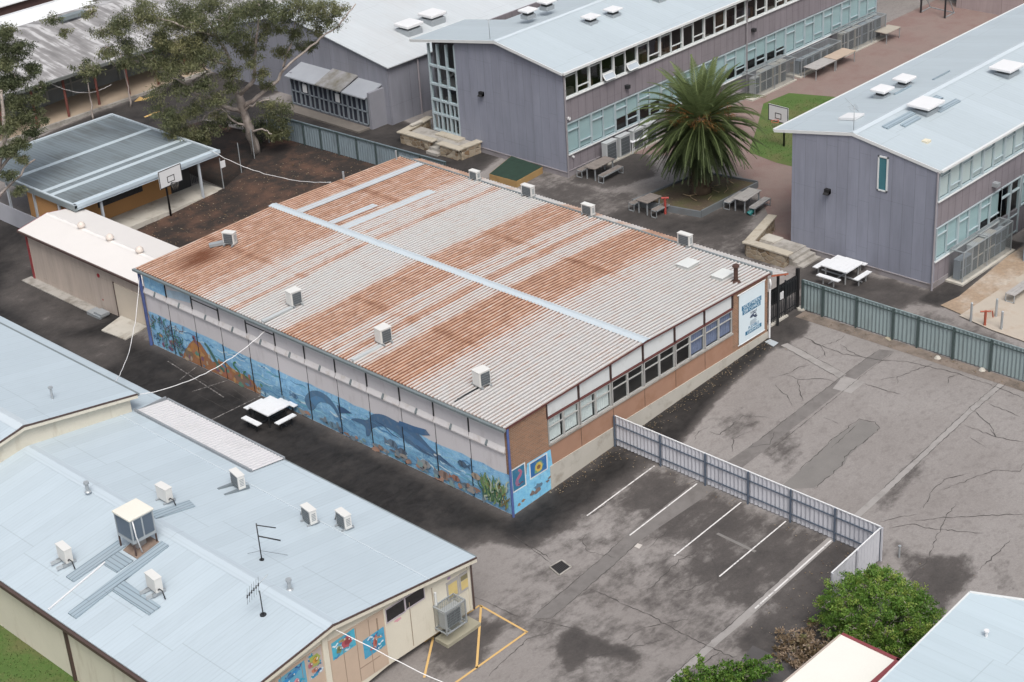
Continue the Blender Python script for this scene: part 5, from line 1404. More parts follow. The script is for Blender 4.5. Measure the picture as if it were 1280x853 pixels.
# ================================================================== far left: verandah block and roofs beyond
far = thing('verandah_building', 'long building with a weathered grey iron roof and red brown verandah posts', 'building', (16, 58, .9))
def weathered():
    t = NT('weathered_iron')
    n1 = t.noise(t.scale(t.pos(), 2.2, .22, 1), 1.0, 5, .6); n2 = t.noise(t.pos(), .8, 4)
    c = t.ramp(t.math('MULTIPLY_ADD', n1, .7, t.math('MULTIPLY', n2, .3)), [(.36, (.15, .147, .147)), (.5, (.23, .225, .225)), (.58, (.44, .44, .445)), (.7, (.31, .305, .305))])
    return t.fin(c, .75)
M_WEATH = weathered()
slab([(4, 53.7, 3.75), (34, 53.7, 3.75), (34, 61.5, 4.9), (4, 61.5, 4.9)], .06, 'roof', M_WEATH, far)
slab([(4, 61.5, 4.9), (34, 61.5, 4.9), (34, 64.0, 4.5), (4, 64.0, 4.5)], .06, 'roof', M_WEATH, far)
b = MB(); b.box(4, 53.6, 3.55, 34, 53.72, 3.75); b.build('fascia', mat('grey_green_fascia', (.13, .14, .135), .7), far)
b = MB(); b.box(4, 57.2, .9, 34, 57.4, 4.2); b.build('wall', mat('grey_verandah_wall', (.22, .235, .235), .8, .15), far)
b = MB(); b.box(4, 57.14, 1.95, 34, 57.2, 3.3); b.build('window_band', mat('verandah_glass', (.13, .16, .165), .3, .5, .5), far)
b = MB()
for i in range(16): b.box(4 + 1.9 * i, 57.08, .95, 4.12 + 1.9 * i, 57.2, 4.1)
b.box(4, 57.1, 1.85, 34, 57.16, 1.95); b.build('window_frame', mat('verandah_frame', (.30, .31, .30), .7), far)
for i in range(12):
    x = 5.5 + 2.38 * i
    b = MB(); b.cyl((x, 54.1, .9), (x, 54.1, 3.6), .09); b.build('post', mat('red_brown_post', (.15, .05, .04), .7, .2), far)
b = MB(); b.prism([(19.5, 60.5, 4.95), (21.5, 60.5, 4.95), (21.5, 60.9, 5.0), (19.5, 60.9, 5.0)], (0, 0, .25)); b.build('ridge_vent', M_GUTTER, far)
def lowblock(lab, x0, x1, y0, y1, z, m, wm, cat='building', name='low_building'):
    r = thing(name, lab, cat, ((x0 + x1) / 2, (y0 + y1) / 2, .9))
    b = MB(); b.box(x0 + .3, y0 + .3, .85, x1 - .3, y1 - .3, z - .05); b.build('wall', wm, r)
    ym = (y0 + y1) / 2
    slab([(x0, y0, z), (x1, y0, z), (x1, ym, z + .5), (x0, ym, z + .5)], .06, 'roof', m, r); slab([(x0, ym, z + .5), (x1, ym, z + .5), (x1, y1, z), (x0, y1, z)], .06, 'roof', m, r)
    return r
M_WR = deck('white_deck', (.66, .68, .69), 'x', .3, gam=.1); M_DKW = mat('dim_brick', (.10, .06, .055), .8, .3)
lowblock('white roofed building just behind the weathered verandah roof', 12, 24.2, 63.0, 67.0, 4.5, M_WR, M_DKW)
lowblock('white roofed building in the top left corner beyond a red brown gap', 10, 26.5, 70.0, 80, 4.2, M_WR, M_DKW)
lowblock('pale roofed building glimpsed behind the crown of the gum tree', 27, 48, 60.5, 72, 4.3, M_WR, mat('pale_far_wall', (.30, .29, .28), .8))

# ================================================================== lower right corner roofs
br = thing('flat_roof_shed', 'small building with a cream white flat roof edged in dark red', 'shed', (-5, -17.6, 0))
b = MB(); b.box(-9, -18.45, 0, -1.45, -16.6, 2.62); b.build('wall', M_CREAM, br)
b = MB(); b.prism([(-9.2, -18.5, 2.74), (-1.35, -18.5, 2.74), (-1.35, -16.42, 2.78), (-9.2, -16.42, 2.78)], (0, 0, -.06)); b.build('roof', mat('cream_white_roof', (.66, .65, .60), .5, .03), br)
b = MB(); b.box(-1.35, -18.62, 2.60, -1.23, -16.40, 2.80); b.box(-9.2, -18.66, 2.58, -1.25, -18.48, 2.80); b.build('red_gutter', mat('dark_red_gutter', (.20, .045, .05), .5), br)
b = MB(); b.box(-9.2, -16.42, 2.66, -1.36, -16.36, 2.80); b.build('fascia', mat('taupe_fascia', (.36, .31, .27), .6), br)
br2 = thing('blue_roof_shed', 'pale blue metal roof in the lower right corner beside the green shrub', 'building', (0, -24, 0))
M_BRR = deck('pale_blue_deck_corner', (.42, .50, .545), 'x', .06, gam=.06)
b = MB(); b.prism([(2.5, -19.05, 0), (-6, -19.35, 0), (-6, -30, 0), (4.2, -30, 0)], (0, 0, 3.1)); b.build('wall', M_CREAM, br2)
b = MB(); b.prism([(2.64, -18.8, 3.30), (-6, -19.15, 3.24), (-6, -30, 3.34), (4.4, -30, 3.4), (4.4, -22.8, 3.34)], (0, 0, -.08)); b.build('roof', M_BRR, br2)
b = MB(); b.bar((2.66, -18.77, 3.24), (-6, -19.12, 3.18), .06, .14); b.bar((2.66, -18.77, 3.25), (4.42, -22.8, 3.3), .1, .14); b.build('edge_trim', M_FRAMEW, br2)
b = MB(); b.cyl((.9, -20.4, 3.3), (.9, -20.4, 3.5), .05); b.cyl((.9, -20.4, 3.5), (.9, -20.4, 3.55), .09); b.build('vent_pipe', M_WHITE, br2)
# far wall top right
fw_ = thing('boundary_building', 'pinkish grey walled building closing the far end of the red paved yard', 'building', (66, 14, .9))
b = MB(); b.box(65.2, 0, .8, 67, 18.9, 4.5); b.build('wall', cladding('pinkish_wall', (.36, .30, .30), 3.1, .01, .5), fw_)
b = MB(); b.box(65, -.2, 4.5, 67.2, 19.1, 4.65); b.build('roof', M_CROOF, fw_)
fv = thing('garden_pavilion', 'dim open sided building behind the goal frame at the far end of the yard', 'building', (68, 24, .9))
b = MB(); b.box(66.5, 19.3, .8, 70, 30, 3.4); b.build('wall', mat('dim_grey_wall', (.16, .16, .16), .8, .3, 2), fv)
b = MB(); b.box(65.6, 19.1, 3.4, 70, 31, 3.55); b.build('roof', M_CROOF, fv)
b = MB()
for i in range(5): b.box(66.4, 19.8 + 2 * i, 1.7, 66.5, 21.2 + 2 * i, 3.0)
b.build('window', M_BLINDW, fv)

# ================================================================== air conditioners
def condenser(label, loc, rz, L=.80, Wd=.30, H=.58, group='outdoor air conditioning units', feet=.08, hose=True, tall=False, body=None, pads=True):
    """fan grille on local -x, long side along y"""
    t = thing('air_conditioner', label, 'air conditioner', loc, group, rz)
    def bl(b, n, m, bev=0): return b.build(n, m, t, world=False, bevel=bev)
    b = MB(); b.box(-Wd / 2, -L / 2, feet, Wd / 2, L / 2, feet + H); bl(b, 'body', body or M_ACWHITE, .015)
    b = MB(); b.box(-Wd / 2 - .015, -L / 2 - .015, feet + H, Wd / 2 + .015, L / 2 + .015, feet + H + .025); bl(b, 'top', body or M_ACWHITE)
    for k in range(2 if tall else 1):
        h = H / (2 if tall else 1)
        zc = feet + h * (k + .5); r = min(h, L) * .42
        b = MB(); b.box(-Wd / 2 - .012, -L * .40, zc - h * .42, -Wd / 2, L * .40 - .02, zc + h * .42); g_ = bl(b, 'fan_grille', M_GRILLE)
        b = MB()
        n = 9
        for i in range(n + 1):
            y = -L * .40 + (L * .80 - .02) * i / n; b.box(-Wd / 2 - .02, y - .006, zc - h * .42, -Wd / 2 - .012, y + .006, zc + h * .42)
        for i in range(6):
            z = zc - h * .42 + h * .84 * i / 5; b.box(-Wd / 2 - .022, -L * .40, z - .005, -Wd / 2 - .014, L * .40 - .02, z + .005)
        b.build('guard', M_LOUVRE, g_, world=False)
    b = MB()
    for i in range(5): b.box(-Wd * .3, -L / 2 - .006, feet + H * (.25 + .12 * i), Wd * .3, -L / 2, feet + H * (.25 + .12 * i) + .03)
    bl(b, 'side_vent', M_LOUVRE)
    if pads:
        b = MB()
        for s in (-1, 1): b.box(-Wd / 2 - .12, s * L * .36 - .03, 0, Wd / 2 + .12, s * L * .36 + .03, feet)
        bl(b, 'foot', M_GALV)
    if hose:
        b = MB(); b.tube([(Wd * .2, L / 2, feet + .12), (Wd * .2, L / 2 + .10, feet + .22), (Wd * .2 - .03, L / 2 + .25, feet + .2), (Wd * .2 - .05, L / 2 + .33, .02)], .025); bl(b, 'hose', M_DARK)
    return t
G1 = 'air conditioners standing on the rusty roof'
for (x, y), lab in (((1.78, 14.95), 'white air conditioner farthest along the mural eave of the rusty roof, at a cable tray'),
                    ((1.75, 8.98), 'white air conditioner on the rusty roof, middle one of the three along the mural eave'),
                    ((1.62, 2.95), 'white air conditioner on the rusty roof nearest the street corner, above the dolphin mural')):
    condenser(lab, (x, y, hz(x) + .03), pi / 2 - .12, L=.58, Wd=.48, H=.64, group=G1, hose=False)
condenser('white air conditioner with a duct at the far left of the rusty roof', (4.1, 22.55, hz(4.1) + .03), pi * .12, L=.62, Wd=.34, H=.58, group=G1, hose=False)
b = MB(); b.bar((3.3, 23.2, hz(3.3) + .12), (4.0, 22.8, hz(4) + .14), .28, .14); tag(b.build('roof_duct', M_GALV), 'short grey duct beside the air conditioner at the far left of the rusty roof', 'duct')
for (y, x1), lab in (((14.82, 1.5), 'grey cable tray from the eave to the farthest mural side air conditioner'), ((8.82, 1.45), 'grey metal cable tray running from the eave to the middle mural side air conditioner')):
    b = MB(); b.box(-.2, y - .09, hz(0) + .035, x1, y + .09, hz(0) + .13); tag(b.build('cable_tray', mat('grey_tray', (.42, .45, .46), .5)), lab, 'cable tray', 'cable trays on the rusty roof')
b = MB(); b.tube([(0, 2.9, hz(0) + .05), (.6, 2.93, hz(.6) + .06), (1.35, 2.9, hz(1.3) + .06)], .03); b.tube([(.2, 2.97, hz(0) + .05), (1.3, 2.85, hz(1.3) + .06)], .02); tag(b.build('pipe_run', M_DARK), 'dark pipes lying on the rusty roof up to the corner air conditioner', 'pipe')
for (y, s), lab in (((18.75, .72), 'small white air conditioner on the far edge of the rusty roof, leftmost of that row'),
                    ((14.95, .9), 'white air conditioner on the far edge of the rusty roof, opposite the green sandpit'),
                    ((10.9, .85), 'white air conditioner on the far edge of the rusty roof, in line with the palm'),
                    ((4.85, .9), 'white air conditioner on the far edge of the rusty roof nearest the banner')):
    t = condenser(lab, (17.2, y, 4.20), 0, L=s * .8, Wd=.28, H=.50 * s / .88, group='air conditioners along the far eave', hose=False)
G2 = 'air conditioners on the pale blue roof'
B2 = [((-11.15, 7.3), pi, .62, 'white air conditioner with a black hose on the blue roof, right of the big cooler', 0),
      ((-8.45, 6.35), -.2, .66, 'air conditioner on long grey runners near the white awning', 0),
      ((-8.3, 2.3), -.15, .60, 'white air conditioner on the blue roof beside the lap flashing, left of a pair', 0),
      ((-7.62, 1.15), -.15, .60, 'white air conditioner on the blue roof nearest its right eave, right of a pair', 0),
      ((-15.7, 7.2), pi - .1, .62, 'white air conditioner on a metal frame at the left of the blue roof', 1),
      ((-14.8, 2.95), pi - .1, .62, 'white air conditioner on a metal frame beside the short grey roof sheet', 1)]
for (x, y), rz, s, lab, fr in B2:
    t = condenser(lab, (x, y, bz(x) + .02), rz, L=s * 1.08, Wd=.29, H=.56, group=G2, feet=.14 if fr else .08)
    if fr:
        b = MB()
        for sy in (-.22, .22): b.box(-.2, sy - .02, 0, .5, sy + .02, .14)
        b.build('frame', M_ALU, t, world=False)
    if 'runners' in lab:
        b = MB()
        for sy in (-.28, .28): b.box(-.75, sy - .06, .0, .30, sy + .06, .10)
        b.build('runner', mat('grey_runner', (.15, .18, .20), .6), t, world=False)
# evaporative cooler on its stand
cl = thing('evaporative_cooler', 'big evaporative cooler with louvred sides on a steel stand on the blue roof', 'air cooler', (-13.62, 5.65, bz(-13.62)))
z0 = 3.95; x0, x1, y0, y1 = -14.05, -13.05, 5.15, 6.15
b = MB(); b.box(x0, y0, z0, x1, y1, z0 + .12); b.box(x0, y0, z0 + .92, x1, y1, z0 + .98)
for x in (x0, x1 - .05):
    for y in (y0, y1 - .05): b.box(x, y, z0 + .12, x + .05, y + .05, z0 + .92)
b.box((x0 + x1) / 2 - .03, y0, z0 + .12, (x0 + x1) / 2 + .03, y0 + .05, z0 + .92)
b.build('frame', M_GALV, cl)
b = MB(); b.box(x0 + .03, y0 + .03, z0 + .12, x1 - .03, y1 - .03, z0 + .92)
for k in range(18):
    z = z0 + .15 + .043 * k; b.box(x0 + .008, y0 + .008, z, x1 - .008, y1 - .008, z + .012)
b.build('louvre', mat('blue_grey_louvre', (.13, .17, .22), .6, .2), cl)
b = MB(); b.box(x0 - .04, y0 - .04, z0 + .98, x1 + .04, y1 + .04, z0 + 1.06); b.build('lid', mat('cream_lid', (.66, .64, .57), .5, .05), cl, bevel=.02)
for x in (x0 + .03, x1 - .03):
    for y in (y0 + .03, y1 - .03):
        b = MB(); b.box(x - .025, y - .025, bz(x), x + .025, y + .025, z0); b.build('leg', M_BROWN, cl)
b = MB(); b.tube([(x0 + .1, y0 - .03, z0 + .95), (x0 + .12, y0 - .06, z0 + .3), (x0 + .25, y0 - .05, bz(x0) + .1), (x0 + .3, y0 + .1, bz(x0) + .06)], .025); b.build('pipe', M_WHITE, cl)
b = MB(); b.box(x0 + .3, y0 + .3, bz(x0), x1 - .3, y1 - .3, z0); b.build('duct', mat('duct_metal', (.30, .30, .30), .6), cl)
# tv aerials
an = thing('tv_aerial', 'bare tv aerial mast with two arms on the right slope of the blue roof', 'aerial', (-11.35, 1.3, bz(-11.35)))
b = MB(); b.tube([(-11.35, 1.3, bz(-11.35)), (-11.35, 1.3, bz(-11.35) + 1.55)], .022); b.cyl((-11.35, 1.3, bz(-11.35) - .01), (-11.35, 1.3, bz(-11.35) + .03), .09); b.build('mast', M_DARK, an)
b = MB(); b.tube([(-11.35, 1.3, 4.98), (-10.8, .95, 4.72)], .02); b.build('arm', M_DARK, an)
b = MB(); b.tube([(-11.35, 1.3, 4.52), (-10.75, .85, 4.2)], .026); b.build('arm', M_DARK, an)
b = MB(); b.tube([(-11.45, 1.98, bz(-11.45) + .02), (-11.35, 1.3, bz(-11.35) + .4), (-10.5, .9, bz(-10.5) + .04)], .006); b.build('guy_wire', M_DARK, an)
an = thing('tv_aerial', 'tv aerial with a row of thin cross bars beside the ridge of the blue roof', 'aerial', (-13.4, -1.3, bz(-13.4)))
b = MB(); b.tube([(-13.4, -1.3, bz(-13.4)), (-13.4, -1.3, bz(-13.4) + 1.0)], .02); b.cyl((-13.4, -1.3, bz(-13.4) - .01), (-13.4, -1.3, bz(-13.4) + .03), .12); b.build('mast', M_DARK, an)
b = MB(); b.tube([(-13.75, -1.05, 4.35), (-13.1, -1.5, 5.1)], .012); b.build('boom', M_GALV, an)
for k in range(6):
    u = k / 6.; p = Vector((-13.75 + .42 * u, -1.05 - .29 * u, 4.35 + .48 * u)); b = MB(); b.tube([p + Vector((-.28, -.36, 0)), p + Vector((.28, .36, 0))], .006); b.cyl(p + Vector((-.05, -.06, 0)), p + Vector((.05, .06, 0)), .025, n=6); b.build('cross_bar', M_DARK, an)
an = thing('tv_aerial', 'thin tv aerial standing on the roof edge of the right hand building', 'aerial', (26.0, 1.52, drz(1.5)))
b = MB(); b.tube([(26.0, 1.52, drz(1.5)), (26.0, 1.52, 9.1)], .018); b.build('mast', M_GALV, an)
b = MB(); b.tube([(25.9, 2.0, 9.45), (26.1, 1.35, 8.85)], .012)
for k in range(4): b.tube([(25.75, 1.55 + .05 * k, 8.95 + .05 * k), (26.25, 1.45 + .05 * k, 8.95 + .05 * k)], .008)
b.build('boom', M_GALV, an)

# ------------------------------------------------------------------ wire cages with large condensers
M_WIRE = wiremat('woven_wire')
def cage(label, x0, x1, y0, y1, z0, z1, group='wire cages round the air conditioners'):
    t = thing('wire_cage', label, 'cage', ((x0 + x1) / 2, (y0 + y1) / 2, z0), group)
    b = MB(); r = .022
    n = max(1, int((x1 - x0) / 1.6))
    for z in (z0 + .05, z1):
        for y in (y0, y1): b.bar((x0, y, z), (x1, y, z), r * 2, r * 2)
        for x in (x0, x1):
            if z != z1: b.bar((x, y0, z), (x, y1, z), r * 2, r * 2)
    for i in range(n + 1):
        x = x0 + (x1 - x0) * i / n
        b.bar((x, y0, z0), (x, y0, z1), r * 2, r * 2); b.bar((x, y0, z1), (x, y1, z1), r * 2, r * 2)
    b.build('frame', M_GALV, t)
    b = MB(); b.poly([(x0, y0 - .004, z0 + .05), (x1, y0 - .004, z0 + .05), (x1, y0 - .004, z1), (x0, y0 - .004, z1)]); b.poly([(x0, y0, z1 + .004), (x1, y0, z1 + .004), (x1, y1, z1 + .004), (x0, y1, z1 + .004)]); b.poly([(x0 - .004, y1, z0 + .05), (x0 - .004, y0, z0 + .05), (x0 - .004, y0, z1), (x0 - .004, y1, z1)]); b.poly([(x1 + .004, y0, z0 + .05), (x1 + .004, y1, z0 + .05), (x1 + .004, y1, z1), (x1 + .004, y0, z1)])
    b.build('wire_mesh', M_WIRE, t)
    return t
ZG_ = .886
def kerbpad(x0, x1, y0, y1, name='concrete_pad'):
    b = MB(); b.box(x0, y0, .7, x1, y1, ZG_ + .09); struct(b.build(name, M_CONCP))
M_CGREY = mat('grey_enamel', (.42, .44, .45), .5, .08, local=True)
M_CBEI = mat('beige_enamel', (.46, .44, .40), .5, .08, local=True)
M_CBLU = mat('bluish_enamel', (.27, .31, .35), .5, .08, local=True)
kerbpad(28.8, 33.8, 19.75, 20.4)
for i, x in enumerate((29.2, 30.4, 31.6, 32.8)):
    condenser(['grey condenser under the centre building windows, first from its corner', 'grey condenser under the near windows, second from the corner beside the white table', 'grey condenser under the near windows behind the white table', 'grey condenser under the near windows, half hidden by the palm fronds'][i],
              (x, 19.98, ZG_ + .09), pi / 2, L=.95, Wd=.36, H=1.2, group='tall condensers below the centre building windows', hose=False, tall=False, body=M_CGREY, pads=False, feet=.02)
cage('long wire cage under the centre building windows, just right of the palm', 42.3, 46.4, 19.35, 20.35, ZG_, 2.45); kerbpad(41.9, 46.6, 19.25, 20.4)
for i, (x, m, h) in enumerate(((42.9, M_CGREY, 1.05), (43.6, M_CBEI, 1.3), (44.2, M_CGREY, 1.3), (44.9, M_CBEI, 1.35), (45.7, M_CBEI, 1.35))):
    condenser('condenser in the cage right of the palm, %s' % ['shortest one at the left', 'second from the left', 'third from the left', 'fourth from the left', 'last one at the right'][i], (x, 19.85, ZG_ + .09), pi / 2, L=.62, Wd=.34, H=h, group='condensers in the cages of the centre building', hose=False, tall=True, body=m, pads=False, feet=.02)
cage('lower wire cage behind the two plain tables', 47.2, 51.6, 19.35, 20.35, ZG_, 2.1); kerbpad(47.0, 51.8, 19.25, 20.4)
for i in range(5):
    condenser('condenser in the low cage behind two plain tables, %s from the left' % ['first', 'second', 'third', 'fourth', 'fifth'][i], (47.7 + .8 * i, 19.85, ZG_ + .09), pi / 2, L=.66, Wd=.34, H=.85, group='condensers in the cages of the centre building', hose=False, body=M_CBLU, pads=False, feet=.02)
cage('wire cage at the far end of the centre building', 52.0, 56.9, 19.35, 20.35, ZG_, 2.5); kerbpad(51.9, 57.0, 19.25, 20.4)
for i, m in enumerate((M_CBEI, M_CGREY, M_CBEI, M_CBLU, M_CGREY, M_CBLU)):
    condenser('tall condenser in the far end cage of the centre building, %s from the left' % ['first', 'second', 'third', 'fourth', 'fifth', 'last'][i], (52.5 + .8 * i, 19.85, ZG_ + .09), pi / 2, L=.66, Wd=.34, H=1.3, group='condensers in the cages of the centre building', hose=False, tall=True, body=m, pads=False, feet=.02)
cage('wire cage below the windows of the right hand building', 27.1, 31.7, -4.15, -3.4, ZG_, 2.55); kerbpad(26.9, 31.9, -4.3, -3.35)
for i, (x, m, h) in enumerate(((27.45, M_CBLU, 1.0), (28.0, M_CBLU, 1.0), (28.6, M_CGREY, 1.35), (29.15, M_CBEI, 1.35), (29.75, M_CGREY, 1.4), (30.25, M_CBEI, 1.4), (30.75, M_CBLU, 1.2), (31.3, M_CBLU, 1.2))):
    condenser('condenser caged below the right building, %s' % ['short bluish one nearest the corner', 'short bluish one second from the corner', 'tall grey one third from the corner', 'tall beige one fourth from the corner', 'tall grey one fifth from the corner', 'tall beige one sixth from the corner', 'bluish one seventh from the corner', 'bluish one at the door end'][i], (x, -3.75, ZG_ + .09), pi / 2, L=.5, Wd=.34, H=h, group='condensers in the cage of the right building', hose=False, tall=True, body=m, pads=False, feet=.02)
# caged unit on the gable of the blue roofed block, and the one by the lawn
cage('galvanised mesh cage hung on the cream gable wall below the notices', -7.72, -6.72, FY - .62, FY - .02, .60, 1.60, 'mesh cages on the cream block')
condenser('air conditioner inside the mesh cage on the cream gable wall', (-7.22, FY - .32, .64), pi / 2, L=.82, Wd=.34, H=.66, group='caged air conditioners on the cream block', hose=False, body=M_CGREY)
b = MB(); b.cyl((-7.6, FY - .05, 1.6), (-7.6, FY - .05, 2.15), .05); tag(b.build('pipe_cover', M_OFFWHITE), 'short white pipe cover rising from the mesh cage on the cream gable wall', 'pipe')
b = MB(); b.box(-7.7, FY - .58, .0, -6.0, FY + .1, .14); struct(b.build('concrete_pad', mat('mossy_concrete', (.29, .275, .21), .9, .25, 1.5)))
cage('dark mesh cage against the left wall above the lawn', -18.25, -17.45, 1.0, 1.95, .05, 1.05, 'mesh cages on the cream block')
condenser('air conditioner inside the dark mesh cage above the lawn', (-17.85, 1.48, .06), 0, L=.8, Wd=.34, H=.72, group='caged air conditioners on the cream block', hose=False, body=M_CGREY)
b = MB(); b.box(-18.3, .2, 0, -17.4, 2.1, .05); struct(b.build('concrete_pad', M_CONC))

# ================================================================== tables
M_TWHITE = mat('white_table', (.66, .68, .70), .5, .06, local=True, dirt=(.46, .47, .48), damt=.3, dsc=2.)
M_TGREY = mat('weathered_plank', (.20, .175, .16), .85, .25, 3, local=True, dirt=(.11, .10, .09), damt=.5, dsc=2.)
M_TPALE = mat('pale_plank', (.34, .33, .32), .8, .2, 3, local=True, dirt=(.2, .19, .18), damt=.4, dsc=2.)
def planks(b, x0, y0, x1, y1, z, n, along='x', th=.04, gap=.012):
    for i in range(n):
        if along == 'x':
            a, c = y0 + (y1 - y0) * i / n, y0 + (y1 - y0) * (i + 1) / n; b.box(x0, a + gap / 2, z, x1, c - gap / 2, z + th)
        else:
            a, c = x0 + (x1 - x0) * i / n, x0 + (x1 - x0) * (i + 1) / n; b.box(a + gap / 2, y0, z, c - gap / 2, y1, z + th)
def square_table(label, loc, rz, tl=1.3, tw=1.3, top=M_TWHITE, frame=M_ALU):
    t = thing('picnic_table', label, 'picnic table', loc, 'white picnic tables with seats on four sides', rz)
    b = MB(); planks(b, -tl / 2, -tw / 2, tl / 2, tw / 2, .70, 6, 'x', .05, .006); b.build('table_top', top, t, world=False)
    for s in (-1, 1):
        b = MB(); b.box(-tl * .42, s * (tw / 2 + .42) - .14, .42, tl * .42, s * (tw / 2 + .42) + .14, .46); b.build('seat', top, t, world=False)
        b = MB(); b.box(s * (tl / 2 + .42) - .14, -tw * .42, .42, s * (tl / 2 + .42) + .14, tw * .42, .46); b.build('seat', top, t, world=False)
    b = MB()
    for sx in (-1, 1):
        for sy in (-1, 1): b.bar((sx * tl * .38, sy * tw * .38, 0), (sx * tl * .38, sy * tw * .38, .70), .05, .05)
        b.bar((sx * (tl / 2 + .42), -.3, .02), (sx * (tl / 2 + .42), -.3, .42), .05, .05); b.bar((sx * (tl / 2 + .42), .3, .02), (sx * (tl / 2 + .42), .3, .42), .05, .05)
        b.bar((-.3, sx * (tw / 2 + .42), .02), (-.3, sx * (tw / 2 + .42), .42), .05, .05); b.bar((.3, sx * (tw / 2 + .42), .02), (.3, sx * (tw / 2 + .42), .42), .05, .05)
    b.bar((-tl / 2 - .42, 0, .12), (tl / 2 + .42, 0, .12), .05, .05); b.bar((0, -tw / 2 - .42, .10), (0, tw / 2 + .42, .10), .05, .05)
    b.build('frame', frame, t, world=False)
    return t
square_table('white square picnic table with four seats against the mural wall', (-1.165, 13.89, 0.0), 0., 1.25, 1.35, frame=M_DARK)
square_table('white picnic table with seats beside the grey end wall behind the fence', (24.35, .85, ZG_), 0., 1.45, 1.5)
def bench_table(label, loc, rz, L=1.8, top=M_TGREY, third=False, w=.8):
    t = thing('picnic_table', label, 'picnic table', loc, 'grey picnic tables with box benches', rz)
    b = MB(); planks(b, -L / 2, -w / 2, L / 2, w / 2, .72, 5); b.build('table_top', top, t, world=False)
    b = MB()
    for sx in (-1, 1):
        b.box(sx * L * .42 - .03, -w * .4, 0, sx * L * .42 + .03, -w * .4 + .06, .72); b.box(sx * L * .42 - .03, w * .4 - .06, 0, sx * L * .42 + .03, w * .4, .72)
        b.box(sx * L * .42 - .03, -w * .4, .66, sx * L * .42 + .03, w * .4, .72)
    b.build('frame', M_GALV, t, world=False)
    for s in (-1, 1):
        y = s * (w / 2 + .38)
        b = MB(); planks(b, -L / 2 + .05, y - .19, L / 2 - .05, y + .19, .40, 3); q = b.build('bench', top, t, world=False)
        b = MB()
        for sx in (-1, 1):
            x = sx * (L / 2 - .05)
            for yy in (y - .19, y + .17): b.box(x - .02, yy, 0, x + .02, yy + .02, .42)
            b.box(x - .02, y - .19, .38, x + .02, y + .19, .42); b.box(x - .02, y - .19, .0, x + .02, y + .19, .03)
        for yy in (y - .2, y + .18): b.box(-L / 2 + .05, yy, .37, L / 2 - .05, yy + .02, .44)
        b.build('bench_frame', M_GALV, q, world=False)
    return t
bench_table('grey picnic table with two benches beside the end corner of the centre building', (27.45, 19.2, ZG_), .05, 1.9)
bench_table('dark topped picnic table left of the palm planter beside the red standpipe', (25.15, 13.7, ZG_), .0, 1.2)
bench_table('pale topped picnic table right of the palm planter with a green bag under its bench', (28.6, 9.75, ZG_), .1, 1.7, M_TPALE)
b = MB(); b.cyl((27.8, 9.05, ZG_ + .02), (28.15, 8.98, ZG_ + .25), .16, .12, n=12); tag(b.build('teal_tub', mat('teal_plastic', (.02, .16, .16), .5)), 'teal tub tucked under the bench of the picnic table right of the palm', 'tub')
def plain_table(label, loc, rz, L=1.6, w=.75, top=M_TPALE, leg=M_GALV, h=.75):
    t = thing('table', label, 'table', loc, 'plain tables without benches', rz)
    b = MB(); b.box(-L / 2, -w / 2, h - .04, L / 2, w / 2, h); b.build('table_top', top, t, world=False)
    for sx in (-1, 1):
        for sy in (-1, 1):
            b = MB(); b.bar((sx * (L / 2 - .06), sy * (w / 2 - .06), 0), (sx * (L / 2 - .06), sy * (w / 2 - .06), h - .04), .045, .045); b.build('leg', leg, t, world=False)
    return t
plain_table('small white table under the windows beside the palm', (31.555, 19.96, 0.89), 0.0, 1.35, .6, M_TWHITE, M_WHITE)
plain_table('grey topped table in front of the lower cage, nearer of two end to end', (48.3, 18.7, ZG_), .0, 2.2, 1.0, M_TPALE)
plain_table('wooden table in front of the lower cage, farther of two end to end', (50.6, 18.75, ZG_), .0, 2.2, 1.0, mat('tan_table', (.42, .34, .27), .7, .15, 2, local=True))
plain_table('small table standing alone at the far end of the red paved yard', (56.55, 18.97, 0.89), .0, 1.7, 1.0, mat('beige_table', (.36, .33, .28), .7, .15, 2, local=True))
b = MB()
p = (47.9, 20.31, 0.89)
b.box(p[0] - .35, p[1] - .3, ZG_, p[0] + .35, p[1] + .4, ZG_ + .62); b.box(p[0] - .38, p[1] - .34, ZG_ + .62, p[0] + .38, p[1] + .44, ZG_ + .66)
tag(b.build('wooden_box', mat('wood_box', (.28, .17, .09), .8, .3, 4)), 'brown wooden box on the red paving between the two long wire cages', 'box')
bt = thing('metal_bench', 'metal bench on the brown slab at the right edge', 'bench', (27.1, -6.85, ZG_ + .05))
b = MB(); planks(b, 26.6, -7.2, 29.0, -6.7, ZG_ + .45, 3); b.build('seat', M_TPALE, bt)
b = MB()
for x in (26.62, 28.9):
    for y in (-7.18, -6.74): b.box(x, y, ZG_ + .05, x + .04, y + .04, ZG_ + .45)
    b.box(x, -7.18, ZG_ + .05, x + .04, -6.7, ZG_ + .09)
b.build('frame', M_GALV, bt)

# ================================================================== stone terraces, planter, sandpit, steps
M_STONE = stonemat('rubble_stone'); M_COPE = mat('concrete_coping', (.40, .365, .30), .9, .2, 2.0, dirt=(.22, .19, .14), damt=.5, dsc=2)
def stone_wall(t, pts, w, h, z0=ZG_):
    for (a, c) in zip(pts[:-1], pts[1:]):
        b = MB(); b.bar((a[0], a[1], z0 + h / 2 - .1), (c[0], c[1], z0 + h / 2 - .1), w, h + .2); b.build('stone_wall', M_STONE, t)
    for i, (a, c) in enumerate(zip(pts[:-1], pts[1:])):
        b = MB(); d = Vector((c[0] - a[0], c[1] - a[1], 0)).normalized() * (w / 2 + .04)
        b.bar((a[0] - d.x, a[1] - d.y, z0 + h + .05 + .003 * i), (c[0] + d.x, c[1] + d.y, z0 + h + .05 + .003 * i), w + .08, .10); b.build('coping', M_COPE, t, bevel=.02)
